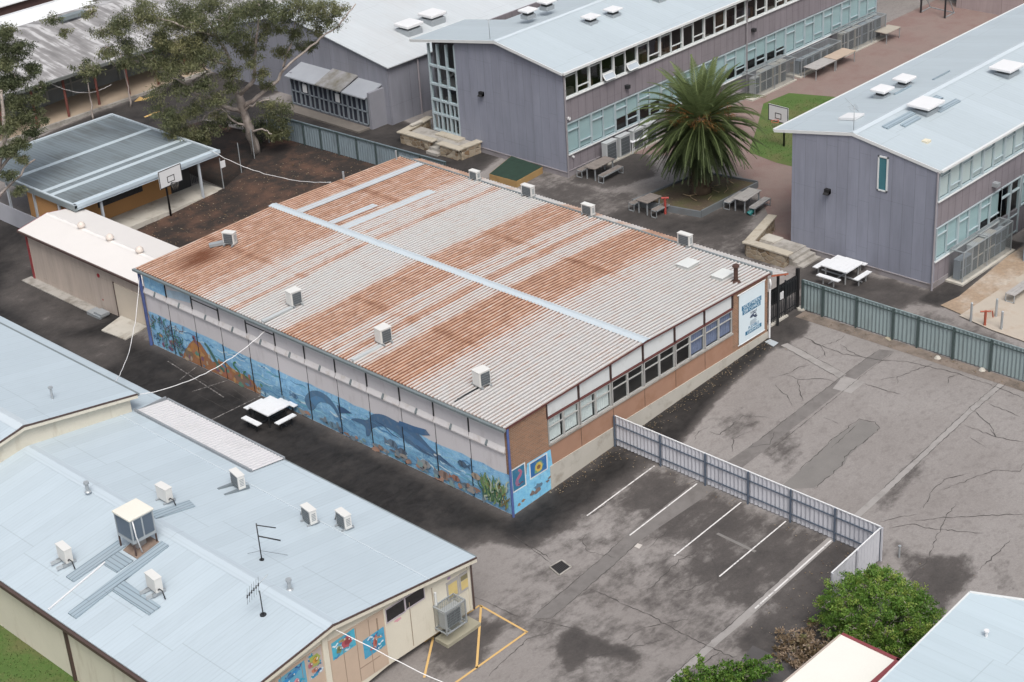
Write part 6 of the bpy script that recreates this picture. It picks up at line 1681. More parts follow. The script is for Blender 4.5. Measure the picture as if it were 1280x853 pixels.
tr = thing('stone_terrace', 'raised stone edged terrace with pale coping and steps beside the right hand building', 'terrace', (25, 5, ZG_))
stone_wall(tr, [(23.78, 3.75), (23.78, 6.05), (26.9, 6.95)], .42, .68)
b = MB(); b.prism([(23.9, 3.9, ZG_ - .1), (25.69, 3.9, ZG_ - .1), (25.69, 6.6, ZG_ - .1), (23.9, 6.0, ZG_ - .1)], (0, 0, .5)); b.build('slab', M_CONC, tr)
for i in range(3):
    b = MB(); b.box(24.05, 3.9 - .32 * (i + 1), ZG_ - .1, 25.6, 3.9 - .32 * i, ZG_ + .36 - .14 * i); b.build('step', M_CONC, tr)
b = MB(); b.box(24.9, 5.3, ZG_ + .4, 25.69, 6.2, ZG_ + .46); b.build('slab', M_CONCP, tr)
tc = thing('stone_terrace', 'raised stone terrace with a gap for steps below the glazed stair corner', 'terrace', (25.5, 30.5, ZG_))
stone_wall(tc, [(24.55, 29.9), (24.5, 32.4), (27.0, 32.8)], .42, .62)
stone_wall(tc, [(24.5, 28.95), (24.5, 27.55), (26.0, 27.45)], .42, .62)
b = MB(); b.box(24.6, 27.6, ZG_ - .1, 26.05, 32.4, ZG_ + .52); b.build('slab', M_CONC, tc)
for i in range(2):
    b = MB(); b.box(24.6 - .3 * (i + 1), 28.95, ZG_ - .1, 24.6 - .3 * i, 29.9, ZG_ + .34 - .17 * i); b.build('step', M_CONC, tc)
b = MB(); b.box(25.5, 28.6, ZG_ + .52, 26.07, 30.6, ZG_ + .62); b.build('step', M_COPE, tc)
b = MB(); b.box(25.3, 32.35, ZG_ + .77, 26.2, 32.6, ZG_ + .86); b.build('cap_block', M_CONCP, tc)
sp = thing('sandpit', 'timber edged sandpit under a dark green cover beside the centre building', 'sandpit', (24.6, 23.2, ZG_))
pts = [(23.25, 23.85), (23.35, 21.85), (25.75, 22.1), (25.95, 24.7)]
for a, c in zip(pts, pts[1:] + pts[:1]):
    b = MB(); b.bar((a[0], a[1], ZG_ + .17), (c[0], c[1], ZG_ + .17), .07, .42); b.build('timber_side', mat('ochre_timber', (.33, .215, .09), .8, .2, 2, dirt=(.15, .10, .05), damt=.4), sp)
b = MB(); b.prism([(p_[0], p_[1], ZG_ + .36) for p_ in pts], (0, 0, .04)); b.build('cover', mat('dark_green_shade_cloth', (.014, .036, .024), .9, .4, 3), sp)
# palm planter
pp = thing('palm_planter', 'low diamond planter bed round the palm with a blue grey steel edge', 'planter', (28.3, 12.7, ZG_))
Q = [(25.2, 14.9), (26.1, 10.9), (31.1, 10.9), (30.6, 14.3)]
for a, c in zip(Q, Q[1:] + Q[:1]):
    b = MB(); b.bar((a[0], a[1], ZG_ + .2), (c[0], c[1], ZG_ + .15), .10, .38); b.build('edging', mat('blue_grey_edging', (.14, .155, .165), .7, .15, 2, dirt=(.12, .10, .09), damt=.4), pp)
b = MB(); b.prism([(x, y, ZG_) for x, y in Q], (0, 0, .26)); b.build('soil', spotted('planter_soil', (.10, .075, .05), (.22, .17, .11), .62, 6., .4, second=(.085, .085, .035)), pp)
b = MB(); tint = []
for k in range(14):
    x, y, a = RND.uniform(27, 30.6), RND.uniform(11.4, 13.8), RND.uniform(0, 3); b.tube([(x, y, ZG_ + .34), (x + .5 * cos(a), y + .5 * sin(a), ZG_ + .40)], .02, 4)
struct(b.build('fallen_sticks', mat('dry_stick', (.33, .25, .15), .9)), 'stuff')
st = thing('standpipe', 'red fire standpipe beside the palm planter', 'standpipe', (25.35, 12.75, ZG_))
b = MB(); b.cyl((25.35, 12.75, ZG_), (25.35, 12.75, ZG_ + .95), .07); b.build('pipe', mat('red_paint', (.30, .05, .04), .6), st)
b = MB(); b.cyl((25.22, 12.9, ZG_ + .92), (25.48, 12.6, ZG_ + .92), .06); b.build('head', mat('red_paint', (.30, .05, .04), .6), st)

# ================================================================== fences
def profile_fence(name, label, A, B, npanel, h, m_sheet, m_post, z=None, rails=(.28, .85), side=-1, post=.06, group=None, pts=None, cap=None, pit=.19):
    """ribbed steel sheet fence with posts and rails; side picks the face that carries them"""
    t = thing(name, label, 'fence', (A[0], A[1], gz(*A)), group)
    dx, dy = B[0] - A[0], B[1] - A[1]; L = math.hypot(dx, dy); ux, uy = dx / L, dy / L; nx_, ny_ = -uy * side, ux * side
    st = pts or [L * i / npanel for i in range(npanel + 1)]
    for i in range(len(st) - 1):
        s0, s1 = st[i], st[i + 1]; n = max(4, int((s1 - s0) / pit)); V_ = []
        for k in range(n * 2 + 1):
            s = s0 + (s1 - s0) * k / (n * 2); d = .022 if k % 2 else -.022
            x, y = A[0] + ux * s + nx_ * d, A[1] + uy * s + ny_ * d; g_ = gz(x, y)
            V_ += [(x, y, g_ + .06), (x, y, g_ + h)]
        b = MB(); b.add(V_, [(2 * k, 2 * k + 2, 2 * k + 3, 2 * k + 1) for k in range(n * 2)]); b.build('panel', m_sheet, t)
    for s in st:
        x, y = A[0] + ux * s + nx_ * .06, A[1] + uy * s + ny_ * .06; b = MB(); b.box(x - post / 2, y - post / 2, gz(x, y) - .1, x + post / 2, y + post / 2, gz(x, y) + h + .02); b.build('post', m_post, t)
    for r in rails:
        b = MB(); b.bar((A[0] + nx_ * .045, A[1] + ny_ * .045, gz(*A) + h * r), (B[0] + nx_ * .045, B[1] + ny_ * .045, gz(*B) + h * r), .03, .05); b.build('rail', m_post, t)
    b = MB(); b.bar((A[0], A[1], gz(*A) + h), (B[0], B[1], gz(*B) + h), .05, .035); b.build('top_cap', cap or m_sheet, t)
    return t
M_FS1 = mat('lilac_grey_sheet', (.47, .48, .52), .5, .06, .8, dirt=(.25, .25, .28), damt=.25, drip=True); M_FP1 = mat('slate_post', (.085, .11, .15), .5)
profile_fence('sheet_fence', 'lilac grey ribbed sheet fence with dark posts and rails crossing the car park', (6.22, -.1), (6.05, -13.2), 6, 1.48, M_FS1, M_FP1, side=-1, pts=[.0, 2.5, 4.85, 7.0, 9.05, 11.1, 13.1], cap=M_WHITE, rails=(.26, .74))
profile_fence('sheet_fence', 'short return of the lilac grey fence beside the green shrub', (6.0, -13.22), (2.7, -13.3), 2, 1.48, M_FS1, M_FS1, side=1, cap=M_WHITE, rails=())
M_FS2 = mat('grey_green_sheet', (.225, .285, .295), .5, .08, .7, dirt=(.15, .18, .18), damt=.3, drip=True); M_FP2 = mat('dark_green_post', (.05, .075, .075), .6)
profile_fence('sheet_fence', 'grey green ribbed sheet fence along the far side of the car park', (20.36, .35), (20.3, -16.5), 8, 1.58, M_FS2, M_FP2, side=-1, pts=[0, 1.15, 3.0, 4.95, 6.25, 8.05, 9.9, 11.8, 13.8, 16.85], rails=(.9,), post=.07)
M_FS3 = mat('blue_grey_sheet', (.185, .235, .265), .6, .1, .6, dirt=(.10, .12, .13), damt=.4, drip=True)
profile_fence('sheet_fence', 'blue grey sheet fence between the garden bed and the gymnasium', (20.5, 40.2), (21.2, 25.2), 8, 1.48, M_FS3, M_FP2, side=-1, pts=[0, 1.7, 3.2, 4.7, 6.2, 7.8, 9.4, 11.2, 13.0, 15.0], rails=(.96,), post=.06)
b = MB(); b.box(6.3, -10.0, gz(6) + .9, 6.02, -9.9, gz(6) + 1.0)
# black gate
gt = thing('steel_gate', 'black palisade gate and panel between the hall and the grey green fence', 'gate', (18.8, .62, ZG_))
b = MB()
n = 24
for i in range(n + 1):
    x = 17.25 + (20.3 - 17.25) * i / n; b.box(x - .02, .60, ZG_ + .08, x + .02, .63, ZG_ + 1.75)
b.build('pale', M_DARK, gt)
b = MB()
for z in (.25, 1.0, 1.6): b.box(17.2, .63, ZG_ + z, 20.3, .66, ZG_ + z + .05)
b.build('rail', M_DARK, gt)
for x, w_, h_ in ((17.2, .06, 1.8), (19.3, .06, 1.9), (20.33, .14, 2.1)):
    b = MB(); b.box(x - w_ / 2, .58, ZG_ - .1, x + w_ / 2, .58 + w_, ZG_ + h_); b.build('post', M_BLACK if w_ > .1 else M_DARK, gt)
b = MB(); b.box(17.3, .70, ZG_ + .9, 20.3, .71, ZG_ + 1.75); b.build('screen', mat('black_shade_cloth', (.012, .013, .015), .9), gt)
b = MB(); b.box(18.85, .575, ZG_ + 1.05, 19.12, .595, ZG_ + 1.42); b.build('sign_plate', M_WHITE, gt)
b = MB(); b.box(17.15, .48, .75, 19.4, .72, ZG_ + .08); struct(b.build('gate_kerb', M_CONCP))
b = MB(); b.cyl((20.38, .45, ZG_), (20.38, .45, ZG_ + .09), .22, n=12); struct(b.build('post_footing', M_CONCP))
# chain link by the shelter
cf = thing('mesh_fence', 'dark mesh fence and gate with a small white notice beside the shelter', 'fence', (14.0, 37, .7))
b = MB()
for x, y in ((13.6, 36.05), (15.6, 36.9), (17.4, 37.9), (19.6, 39.2)): b.cyl((x, y, gz(x) - .1), (x, y, gz(x) + 1.9), .03)
b.build('post', M_GALV, cf)
b = MB()
for (a, c) in (((13.6, 36.05), (15.6, 36.9)), ((15.6, 36.9), (17.4, 37.9)), ((17.4, 37.9), (19.6, 39.2)), ((13.0, 38.4), (13.6, 36.05))):
    b.poly([(a[0], a[1], gz(a[0]) + .05), (c[0], c[1], gz(c[0]) + .05), (c[0], c[1], gz(c[0]) + 1.8), (a[0], a[1], gz(a[0]) + 1.8)])
b.build('wire_mesh', wiremat('dark_wire', (.03, .035, .035), .34), cf)
b = MB()
for i in range(12): x = 12.3 + .12 * i; b.box(x, 38.3, .65, x + .03, 38.33, 2.2)
b.build('pale', M_DARK, cf)
b = MB(); b.box(13.55, 35.98, 2.0, 13.9, 36.0, 2.42); b.build('notice', M_WHITE, cf)

# ================================================================== basketball hoops
def hoop(label, base, c, ux, uy, nx_, ny_, w, h, ring, tilt=0.):
    t = thing('basketball_hoop', label, 'basketball hoop', base)
    b = MB(); b.tube([base, (base[0], base[1], c[2] - h * .3), (c[0] - nx_ * .12, c[1] - ny_ * .12, c[2])], .06, 8); b.build('pole', M_DARK, t)
    P0 = Vector(c); U = Vector((ux, uy, 0)); Zv = Vector((0, 0, 1)); N = Vector((nx_, ny_, 0))
    b = MB(); q = [P0 + U * (sx * w / 2) + Zv * (sz * h / 2) for sx, sz in ((-1, -1), (1, -1), (1, 1), (-1, 1))]
    b.prism(q, -N * .04); bd = b.build('backboard', M_WHITE, t)
    b = MB()
    def frame(cx, cz, ww, hh, th, d):
        for (a0, c0, a1, c1) in ((-ww / 2, -hh / 2, ww / 2, -hh / 2 + th), (-ww / 2, hh / 2 - th, ww / 2, hh / 2), (-ww / 2, -hh / 2 + th, -ww / 2 + th, hh / 2 - th), (ww / 2 - th, -hh / 2 + th, ww / 2, hh / 2 - th)):
            b.prism([P0 + U * (cx + u_) + Zv * (cz + v_) for u_, v_ in ((a0, c0), (a1, c0), (a1, c1), (a0, c1))], N * d)
    frame(0, 0, w, h, .05, .006); frame(0, -h * .12, w * .32, h * .36, .045, .006)
    b.build('marking', M_DARK, bd)
    b = MB(); rc = P0 + N * .28 - Zv * h * .36
    b.tube([rc + Vector((cos(i * pi / 8) * .22, sin(i * pi / 8) * .22, 0)) for i in range(17)], .018, 5); b.bar(P0 - Zv * h * .36, rc - N * .2, .1, .03); b.build('ring', ring, t)
    b = MB()
    for i in range(10): a = i * pi / 5; b.tube([rc + Vector((cos(a) * .21, sin(a) * .21, 0)), rc + Vector((cos(a + .4) * .12, sin(a + .4) * .12, -.35))], .006, 3)
    b.build('net', mat('net_cord', (.30, .27, .24), .9), t)
hoop('basketball hoop with a white backboard standing in the dark garden bed by the shelter', (9.55, 35.75, gz(9.5)), (9.75, 35.45, 2.92), 1, 0.06, .06, -1, 1.62, 1.05, M_DARK)
hoop('basketball hoop with a white backboard on the small lawn behind the right building', (36.9, 13.3, ZG_), (36.3, 13.3, 3.05), 0.02, 1, -1, .02, 1.40, .98, mat('orange_ring', (.40, .10, .04), .5))

# ================================================================== bollards, hydrant, covers, goal
for (x, y), lab in zip([(23.96, -6.47), (24.99, -7.17), (24.01, -8.0)], ('grey bollard nearest the fence on the brown slab', 'grey bollard behind the red standpipe on the brown slab', 'grey bollard right of the red standpipe on the brown slab')):
    b = MB(); b.cyl((x, y, ZG_), (x, y, ZG_ + .95), .055, n=12); b.cyl((x, y, ZG_ + .95), (x, y, ZG_ + .98), .06, .03, n=12); tag(b.build('bollard', M_GALV), lab, 'bollard', 'grey bollards round the standpipe')
x, y = (23.92, -7.21)
st = thing('standpipe', 'red fire standpipe with a cross head between the grey bollards', 'standpipe', (x, y, ZG_))
b = MB(); b.cyl((x, y, ZG_), (x, y, ZG_ + .8), .06); b.build('pipe', mat('orange_red_paint', (.33, .085, .05), .6), st)
b = MB(); b.cyl((x - .16, y + .18, ZG_ + .76), (x + .16, y - .18, ZG_ + .76), .04); b.cyl((x + .2, y - .22, ZG_ + .78), (x + .24, y - .26, ZG_ + .45), .03); b.build('head', mat('orange_red_paint', (.33, .085, .05), .6), st)
def cover(name, pts, m, lab, frame=None, bars=0):
    t = thing(name, lab, 'drain cover' if bars else 'ground cover', (pts[0][0], pts[0][1], gz(*pts[0][:2])))
    b = MB(); b.prism([(p[0], p[1], gz(p[0]) + .014) for p in orient(pts)], (0, 0, .012)); b.build('plate', m, t)
    if bars:
        b = MB(); cx, cy = sum(p[0] for p in pts) / 4, sum(p[1] for p in pts) / 4
        for p, q in zip(pts, pts[1:] + pts[:1]): b.bar((p[0], p[1], gz(p[0]) + .028), (q[0], q[1], gz(q[0]) + .028), .06, .03)
        b.build('frame', frame, t)
        b = MB()
        for k in range(1, bars):
            u = k / bars; p = (pts[0][0] + (pts[1][0] - pts[0][0]) * u, pts[0][1] + (pts[1][1] - pts[0][1]) * u); q = (pts[3][0] + (pts[2][0] - pts[3][0]) * u, pts[3][1] + (pts[2][1] - pts[3][1]) * u)
            b.bar((p[0], p[1], gz(p[0]) + .03), (q[0], q[1], gz(q[0]) + .03), .03, .012)
        b.build('grating', M_DARK, t)
cover('drain_grate', [(-1.73, -3.55), (-1.1, -3.6), (-1.22, -4.2), (-1.9, -4.2)], mat('dark_pit', (.025, .022, .02), .9), 'square drain grate in the asphalt near the corner of the hall', M_CONC, 9)
cover('access_cover', [(16.68, -0.14), (17.02, -0.2), (16.96, -0.7), (16.55, -0.73)], mat('blue_grey_plate', (.36, .40, .43), .6), 'pale blue grey access cover at the foot of the wall below the banner')
cover('access_cover', [(1.26, -5.26), (1.49, -5.23), (1.52, -5.45), (1.25, -5.51)], mat('cream_plate', (.46, .43, .40), .7), 'small pale access cover set in the trench patch of the car park')
cover('access_cover', [(20.22, -4.26), (20.55, -4.3), (20.48, -4.6), (20.09, -4.6)], mat('tan_plate', (.36, .32, .24), .7), 'small tan access cover at the foot of the grey green fence')
for (u, v), lab in zip([(20.0, -7.14), (20.2, -9.24), (14.8, -3.12), (13.76, -13.99)], ('white lump of rubble at the foot of the grey green fence', 'tan lump of rubble beside a fence post at the far side of the car park')):
    b = MB(); b.cyl((u, v, gz(u)), (u, v, gz(u) + .10), .17, .09, n=7, smooth=False); tag(b.build('rubble', M_CONCP), lab, 'rubble')
x, y = (6.59, -13.7)
b = MB(); b.cyl((x, y, gz(x)), (x, y, gz(x) + .5), .035); b.cyl((x, y, gz(x) + .5), (x, y, gz(x) + .53), .06); tag(b.build('tap_post', M_GALV), 'short grey tap post standing behind the green shrub', 'post')
gl = thing('goal_frame', 'dark goal frame standing at the far end of the red paved yard', 'goal', (63, 19.4, ZG_))
a, c = ((62.87, 20.3), (62.64, 18.26))
for p in (a, c):
    b = MB(); b.box(p[0] - .05, p[1] - .05, ZG_, p[0] + .05, p[1] + .05, ZG_ + 2.0); b.build('post', M_DARK, gl)
b = MB(); b.bar((a[0], a[1], ZG_ + 1.98), (c[0], c[1], ZG_ + 1.98), .09, .09); b.build('crossbar', M_DARK, gl)
b = MB()
for p in (a, c): b.bar((p[0], p[1], ZG_ + .04), (p[0] + 1.3, p[1] + .05, ZG_ + .04), .06, .06); b.bar((p[0], p[1], ZG_ + 1.95), (p[0] + 1.3, p[1] + .05, ZG_ + .05), .05, .05)
b.bar((a[0] + 1.3, a[1], ZG_ + .04), (c[0] + 1.3, c[1], ZG_ + .04), .06, .06); b.build('base_frame', M_GALV, gl)

# ================================================================== overhead cables
M_CABLE = mat('white_cable', (.72, .72, .72), .5, .03)
def cable(label, a, c, sag, r=.017, mid=None):
    pts = []
    for i in range(25):
        t = i / 24; p = Vector(a).lerp(Vector(c), t); p.z -= sag * 4 * t * (1 - t)
        if i not in (0, 24): p += Vector((RND.uniform(-.02, .02), RND.uniform(-.02, .02), RND.uniform(-.02, .02)))
        pts.append(p)
    b = MB(); b.tube(pts, r, 5); tag(b.build('overhead_cable', M_CABLE), label, 'cable', 'white overhead cables')
cable('white cable from the far left roof corner of the hall to the blue roof', (-.05, HL + .1, 3.75), (-7.1, 16.4, 3.75), .9)
cable('white cable from the middle of the mural wall to the blue roof', (-.06, 14.75, 3.85), (-7.2, 14.75, 3.72), .6)
cable('white cable dropping from the painted gable peak towards the bottom edge', (-12.3, -3.75, 3.4), (-9.2, -12.5, .9), .12)
cable('white cable from the shelter eave to the back edge of the rusty roof', (13.0, 36.0, 3.3), (12.2, 24.4, 4.4), .55)
cable('white cable hanging from the verandah roof at the far left', (14.0, 53.8, 3.5), (18.6, 54.2, 2.0), .6)

# ================================================================== trees and shrubs
def leaf(b, tint, p, ln, w, d, t):
    """one folded leaf of length ln pointing along d"""
    d = d.normalized(); s = d.cross(Vector((RND.uniform(-1, 1), RND.uniform(-1, 1), RND.uniform(-1, 1))))
    if s.length < .01: s = Vector((1, 0, 0))
    s.normalize(); s *= w / 2
    b.poly([p, p + d * ln * .5 + s, p + d * ln, p + d * ln * .5 - s]); tint.append(t)
def rdir(): 
    while True:
        v = Vector((RND.uniform(-1, 1), RND.uniform(-1, 1), RND.uniform(-1, 1)))
        if .05 < v.length < 1: return v.normalized()
# --- date palm
palm = thing('palm_tree', 'large date palm with drooping fronds and orange fruit stalks in the planter bed', 'palm tree', (28.38, 12.72, ZG_))
b = MB(); b.tube([(28.38, 12.72, ZG_ + .2 + .3 * i) for i in range(15)], [.62, .58, .52, .50, .49, .48, .49, .50, .52, .55, .60, .66, .70, .66, .5], 14)
for i in range(170):
    a = i * 2.4; z = ZG_ + .5 + 4.0 * i / 170; r = .50
    p = Vector((28.38 + r * cos(a), 12.72 + r * sin(a), z)); b.prism([p + Vector((-.09 * sin(a), .09 * cos(a), 0)), p + Vector((.09 * sin(a), -.09 * cos(a), 0)), p + Vector((.12 * cos(a), .12 * sin(a), .16))], (.07 * cos(a), .07 * sin(a), .02))
b.build('trunk', mat('palm_trunk', (.11, .08, .055), .95, .35, 3, dirt=(.05, .04, .03), damt=.5), palm)
b = MB(); tint = []
C0 = Vector((28.38, 12.72, 4.95))
def frond(az, el, L, droop, t0):
    hd = Vector((cos(az), sin(az), 0)); up_ = Vector((0, 0, 1)); side = Vector((-sin(az), cos(az), 0))
    n = 22; pts = []; p = C0 + hd * .35 + up_ * (.25 + .4 * max(0, sin(el))); ang = el; st = L / n
    for i in range(n + 1):
        pts.append(p.copy()); d = hd * cos(ang) + up_ * sin(ang); p = p + d * st
        ang -= droop / n * (0.35 + 1.3 * i / n); ang = max(ang, -1.36)
    for i in range(n):
        w = .035 * (1 - i / n) + .008; b.poly([pts[i] - side * w, pts[i] + side * w, pts[i + 1] + side * w, pts[i + 1] - side * w]); tint.append(min(1, t0 + .25))
    for i in range(2, n):
        d = (pts[min(i + 1, n)] - pts[i - 1]).normalized(); u_ = side.cross(d)
        if u_.z < 0: u_ = -u_
        k = i / n; ll = (.70 * sin(pi * min(1, .14 + k * .95)) + .14) * .60
        for s in (-1, 1):
            for q in (0, .33, .66):
                pp_ = pts[i].lerp(pts[min(i + 1, n)], q); dd = (side * s * .92 + d * .75 + u_ * (.30 - .15 * RND.random()) + Vector((0, 0, -.22))).normalized()
                wv = d * .020 + u_ * .013
                e_ = pp_ + dd * ll * RND.uniform(.85, 1.08); b.poly([pp_ - wv * .6, pp_ + wv * .6, pp_.lerp(e_, .5) + wv, e_, pp_.lerp(e_, .5) - wv]); tint.append(max(0., min(1., t0 + RND.uniform(-.14, .14))))
NF = 180
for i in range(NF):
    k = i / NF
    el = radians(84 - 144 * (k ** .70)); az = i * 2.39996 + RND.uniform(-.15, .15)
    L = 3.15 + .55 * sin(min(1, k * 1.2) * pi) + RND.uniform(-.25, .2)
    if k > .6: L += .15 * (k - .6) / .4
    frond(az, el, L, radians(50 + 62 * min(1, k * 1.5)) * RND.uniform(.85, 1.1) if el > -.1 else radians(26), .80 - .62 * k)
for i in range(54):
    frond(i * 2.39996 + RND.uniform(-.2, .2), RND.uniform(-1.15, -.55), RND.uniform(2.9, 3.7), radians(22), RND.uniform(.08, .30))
b.tint = tint
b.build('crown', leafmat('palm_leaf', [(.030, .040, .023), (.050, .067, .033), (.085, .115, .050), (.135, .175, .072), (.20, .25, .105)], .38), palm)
b = MB(); tint = []
for i in range(40):
    a = RND.uniform(0, 2 * pi); p = C0 + Vector((cos(a) * .7, sin(a) * .7, RND.uniform(.3, 1.0))); d = Vector((cos(a), sin(a), RND.uniform(.1, .7)))
    e = p + d * RND.uniform(.6, 1.2); b.poly([p + Vector((0, 0, .03)), p - Vector((0, 0, .03)), e]); tint.append(.6)
    for k in range(34):
        q = e + rdir() * RND.uniform(.05, .26) - Vector((0, 0, .12)); leaf(b, tint, q, .16, .03, Vector((cos(a) * .3, sin(a) * .3, -.6)) + rdir() * .5, RND.random())
b.tint = tint
b.build('fruit_stalk', leafmat('orange_stalk', [(.13, .055, .02), (.27, .13, .045), (.36, .22, .08)]), palm)
# --- gum trees: branch skeleton in metres, clumps of hanging leaves at the branch ends
def branch(b, pts, r0, r1, n=8):
    m_ = len(pts); P = []; rr = []
    for i in range(m_ - 1):
        for k in range(4):
            t = k / 4; q = Vector(pts[i]).lerp(Vector(pts[i + 1]), t); u_ = (i + t) / (m_ - 1)
            if P: q += Vector((RND.uniform(-1, 1), RND.uniform(-1, 1), RND.uniform(-1, 1))) * .06 * (1 + r0)
            P.append(q); rr.append(r0 + (r1 - r0) * u_)
    P.append(Vector(pts[-1])); rr.append(r1); b.tube(P, rr, n)
def clump(b, tint, tw, c, rad, n, base_t, droop=.75, ln=(.20, .34), w=.045, flat=.7):
    for k in range(max(3, min(n // 60, 9))):     # twigs
        e = c + Vector(rdir()) * rad * .7; b.tube([c - Vector((0, 0, rad * .4)), c.lerp(e, .5), e], [.018, .012, .006], 3, 1); tint += [.5] * 8
    subs = [c + Vector((RND.gauss(0, .5) * rad, RND.gauss(0, .5) * rad, RND.gauss(0, .38) * rad * flat)) for _ in range(max(3, min(n // 34, 24)))]
    ts = [base_t + RND.uniform(-.22, .22) for _ in subs]
    for k in range(n):
        i = RND.randrange(len(subs)); p = subs[i] + Vector((RND.gauss(0, 1), RND.gauss(0, 1), RND.gauss(0, .8))) * rad * .21
        d = rdir() + Vector((0, 0, -droop)); leaf(b, tint, p, RND.uniform(*ln), w * RND.uniform(.8, 1.3), d, max(0, min(1, ts[i] + RND.uniform(-.12, .12))))
M_GUMLEAF = leafmat('gum_leaf', [(.055, .068, .036), (.092, .110, .058), (.140, .156, .080), (.195, .205, .108), (.26, .25, .125)])
M_GUMBARK = mat('gum_bark', (.37, .325, .295), .85, .25, 2.0, dirt=(.12, .09, .075), damt=.6, dsc=1.2)
gum = thing('gum_tree', 'tall gum tree with pale twisting limbs and open clumps of leaves beside the shelter', 'tree', (18.2, 38.7, .88))
def GP(u, v, d=0.): return None
b = MB()
T = [(18.03, 38.56, 0.88), (17.63, 38.3, 2.7), (17.25, 38.24, 3.94), (17.08, 38.02, 5.03)]
branch(b, T, .30, .20, 10)
LIMBS = [[(17.26, 38.28, 3.83), (15.94, 38.67, 4.59), (14.71, 38.9, 5.59), (13.66, 38.91, 6.68), (12.71, 39.04, 7.16)], [(17.25, 38.24, 3.94), (16.86, 38.3, 5.71), (16.75, 38.14, 7.26), (16.26, 38.38, 8.81), (15.74, 38.64, 10.33)], [(17.08, 38.02, 5.03), (17.54, 37.08, 5.96), (17.42, 36.48, 7.55), (17.29, 35.82, 9.36), (17.21, 35.22, 10.88)], [(17.31, 38.13, 4.1), (18.14, 37.45, 4.87), (18.99, 36.82, 5.43), (19.37, 36.53, 6.38), (19.82, 36.07, 7.58), (20.03, 35.77, 9.03)], [(17.63, 38.3, 2.7), (16.8, 38.49, 3.28), (15.92, 38.54, 4.34), (15.17, 38.9, 4.2), (14.73, 39.02, 3.87)], [(18.72, 35.92, 6.34), (19.74, 35.24, 7.2), (20.82, 34.5, 8.04), (21.89, 33.79, 8.86), (22.68, 33.32, 9.8)], [(16.45, 37.91, 7.1), (15.23, 38.53, 7.69), (14.52, 38.7, 8.11), (13.93, 38.93, 8.01)], [(15.39, 39.59, 5.37), (14.85, 39.5, 6.25), (15.39, 38.46, 6.76), (14.77, 38.37, 7.9)], [(17.25, 38.24, 3.94), (17.49, 37.09, 4.54), (17.7, 36.03, 4.92)], [(15.79, 37.91, 8.96), (14.6, 38.38, 9.64), (13.52, 38.76, 10.31), (12.46, 39.2, 10.72)], [(14.68, 39.95, 6.35), (13.25, 40.33, 7.11), (11.81, 40.56, 8.28), (10.39, 40.83, 9.28)], [(17.65, 38.38, 2.42), (17.94, 37.4, 2.73), (18.06, 36.77, 2.51)]]
for i, L in enumerate(LIMBS): branch(b, L, .15 if i < 4 else .075, .035, 7)
tw = b
lb = MB(); tint = []
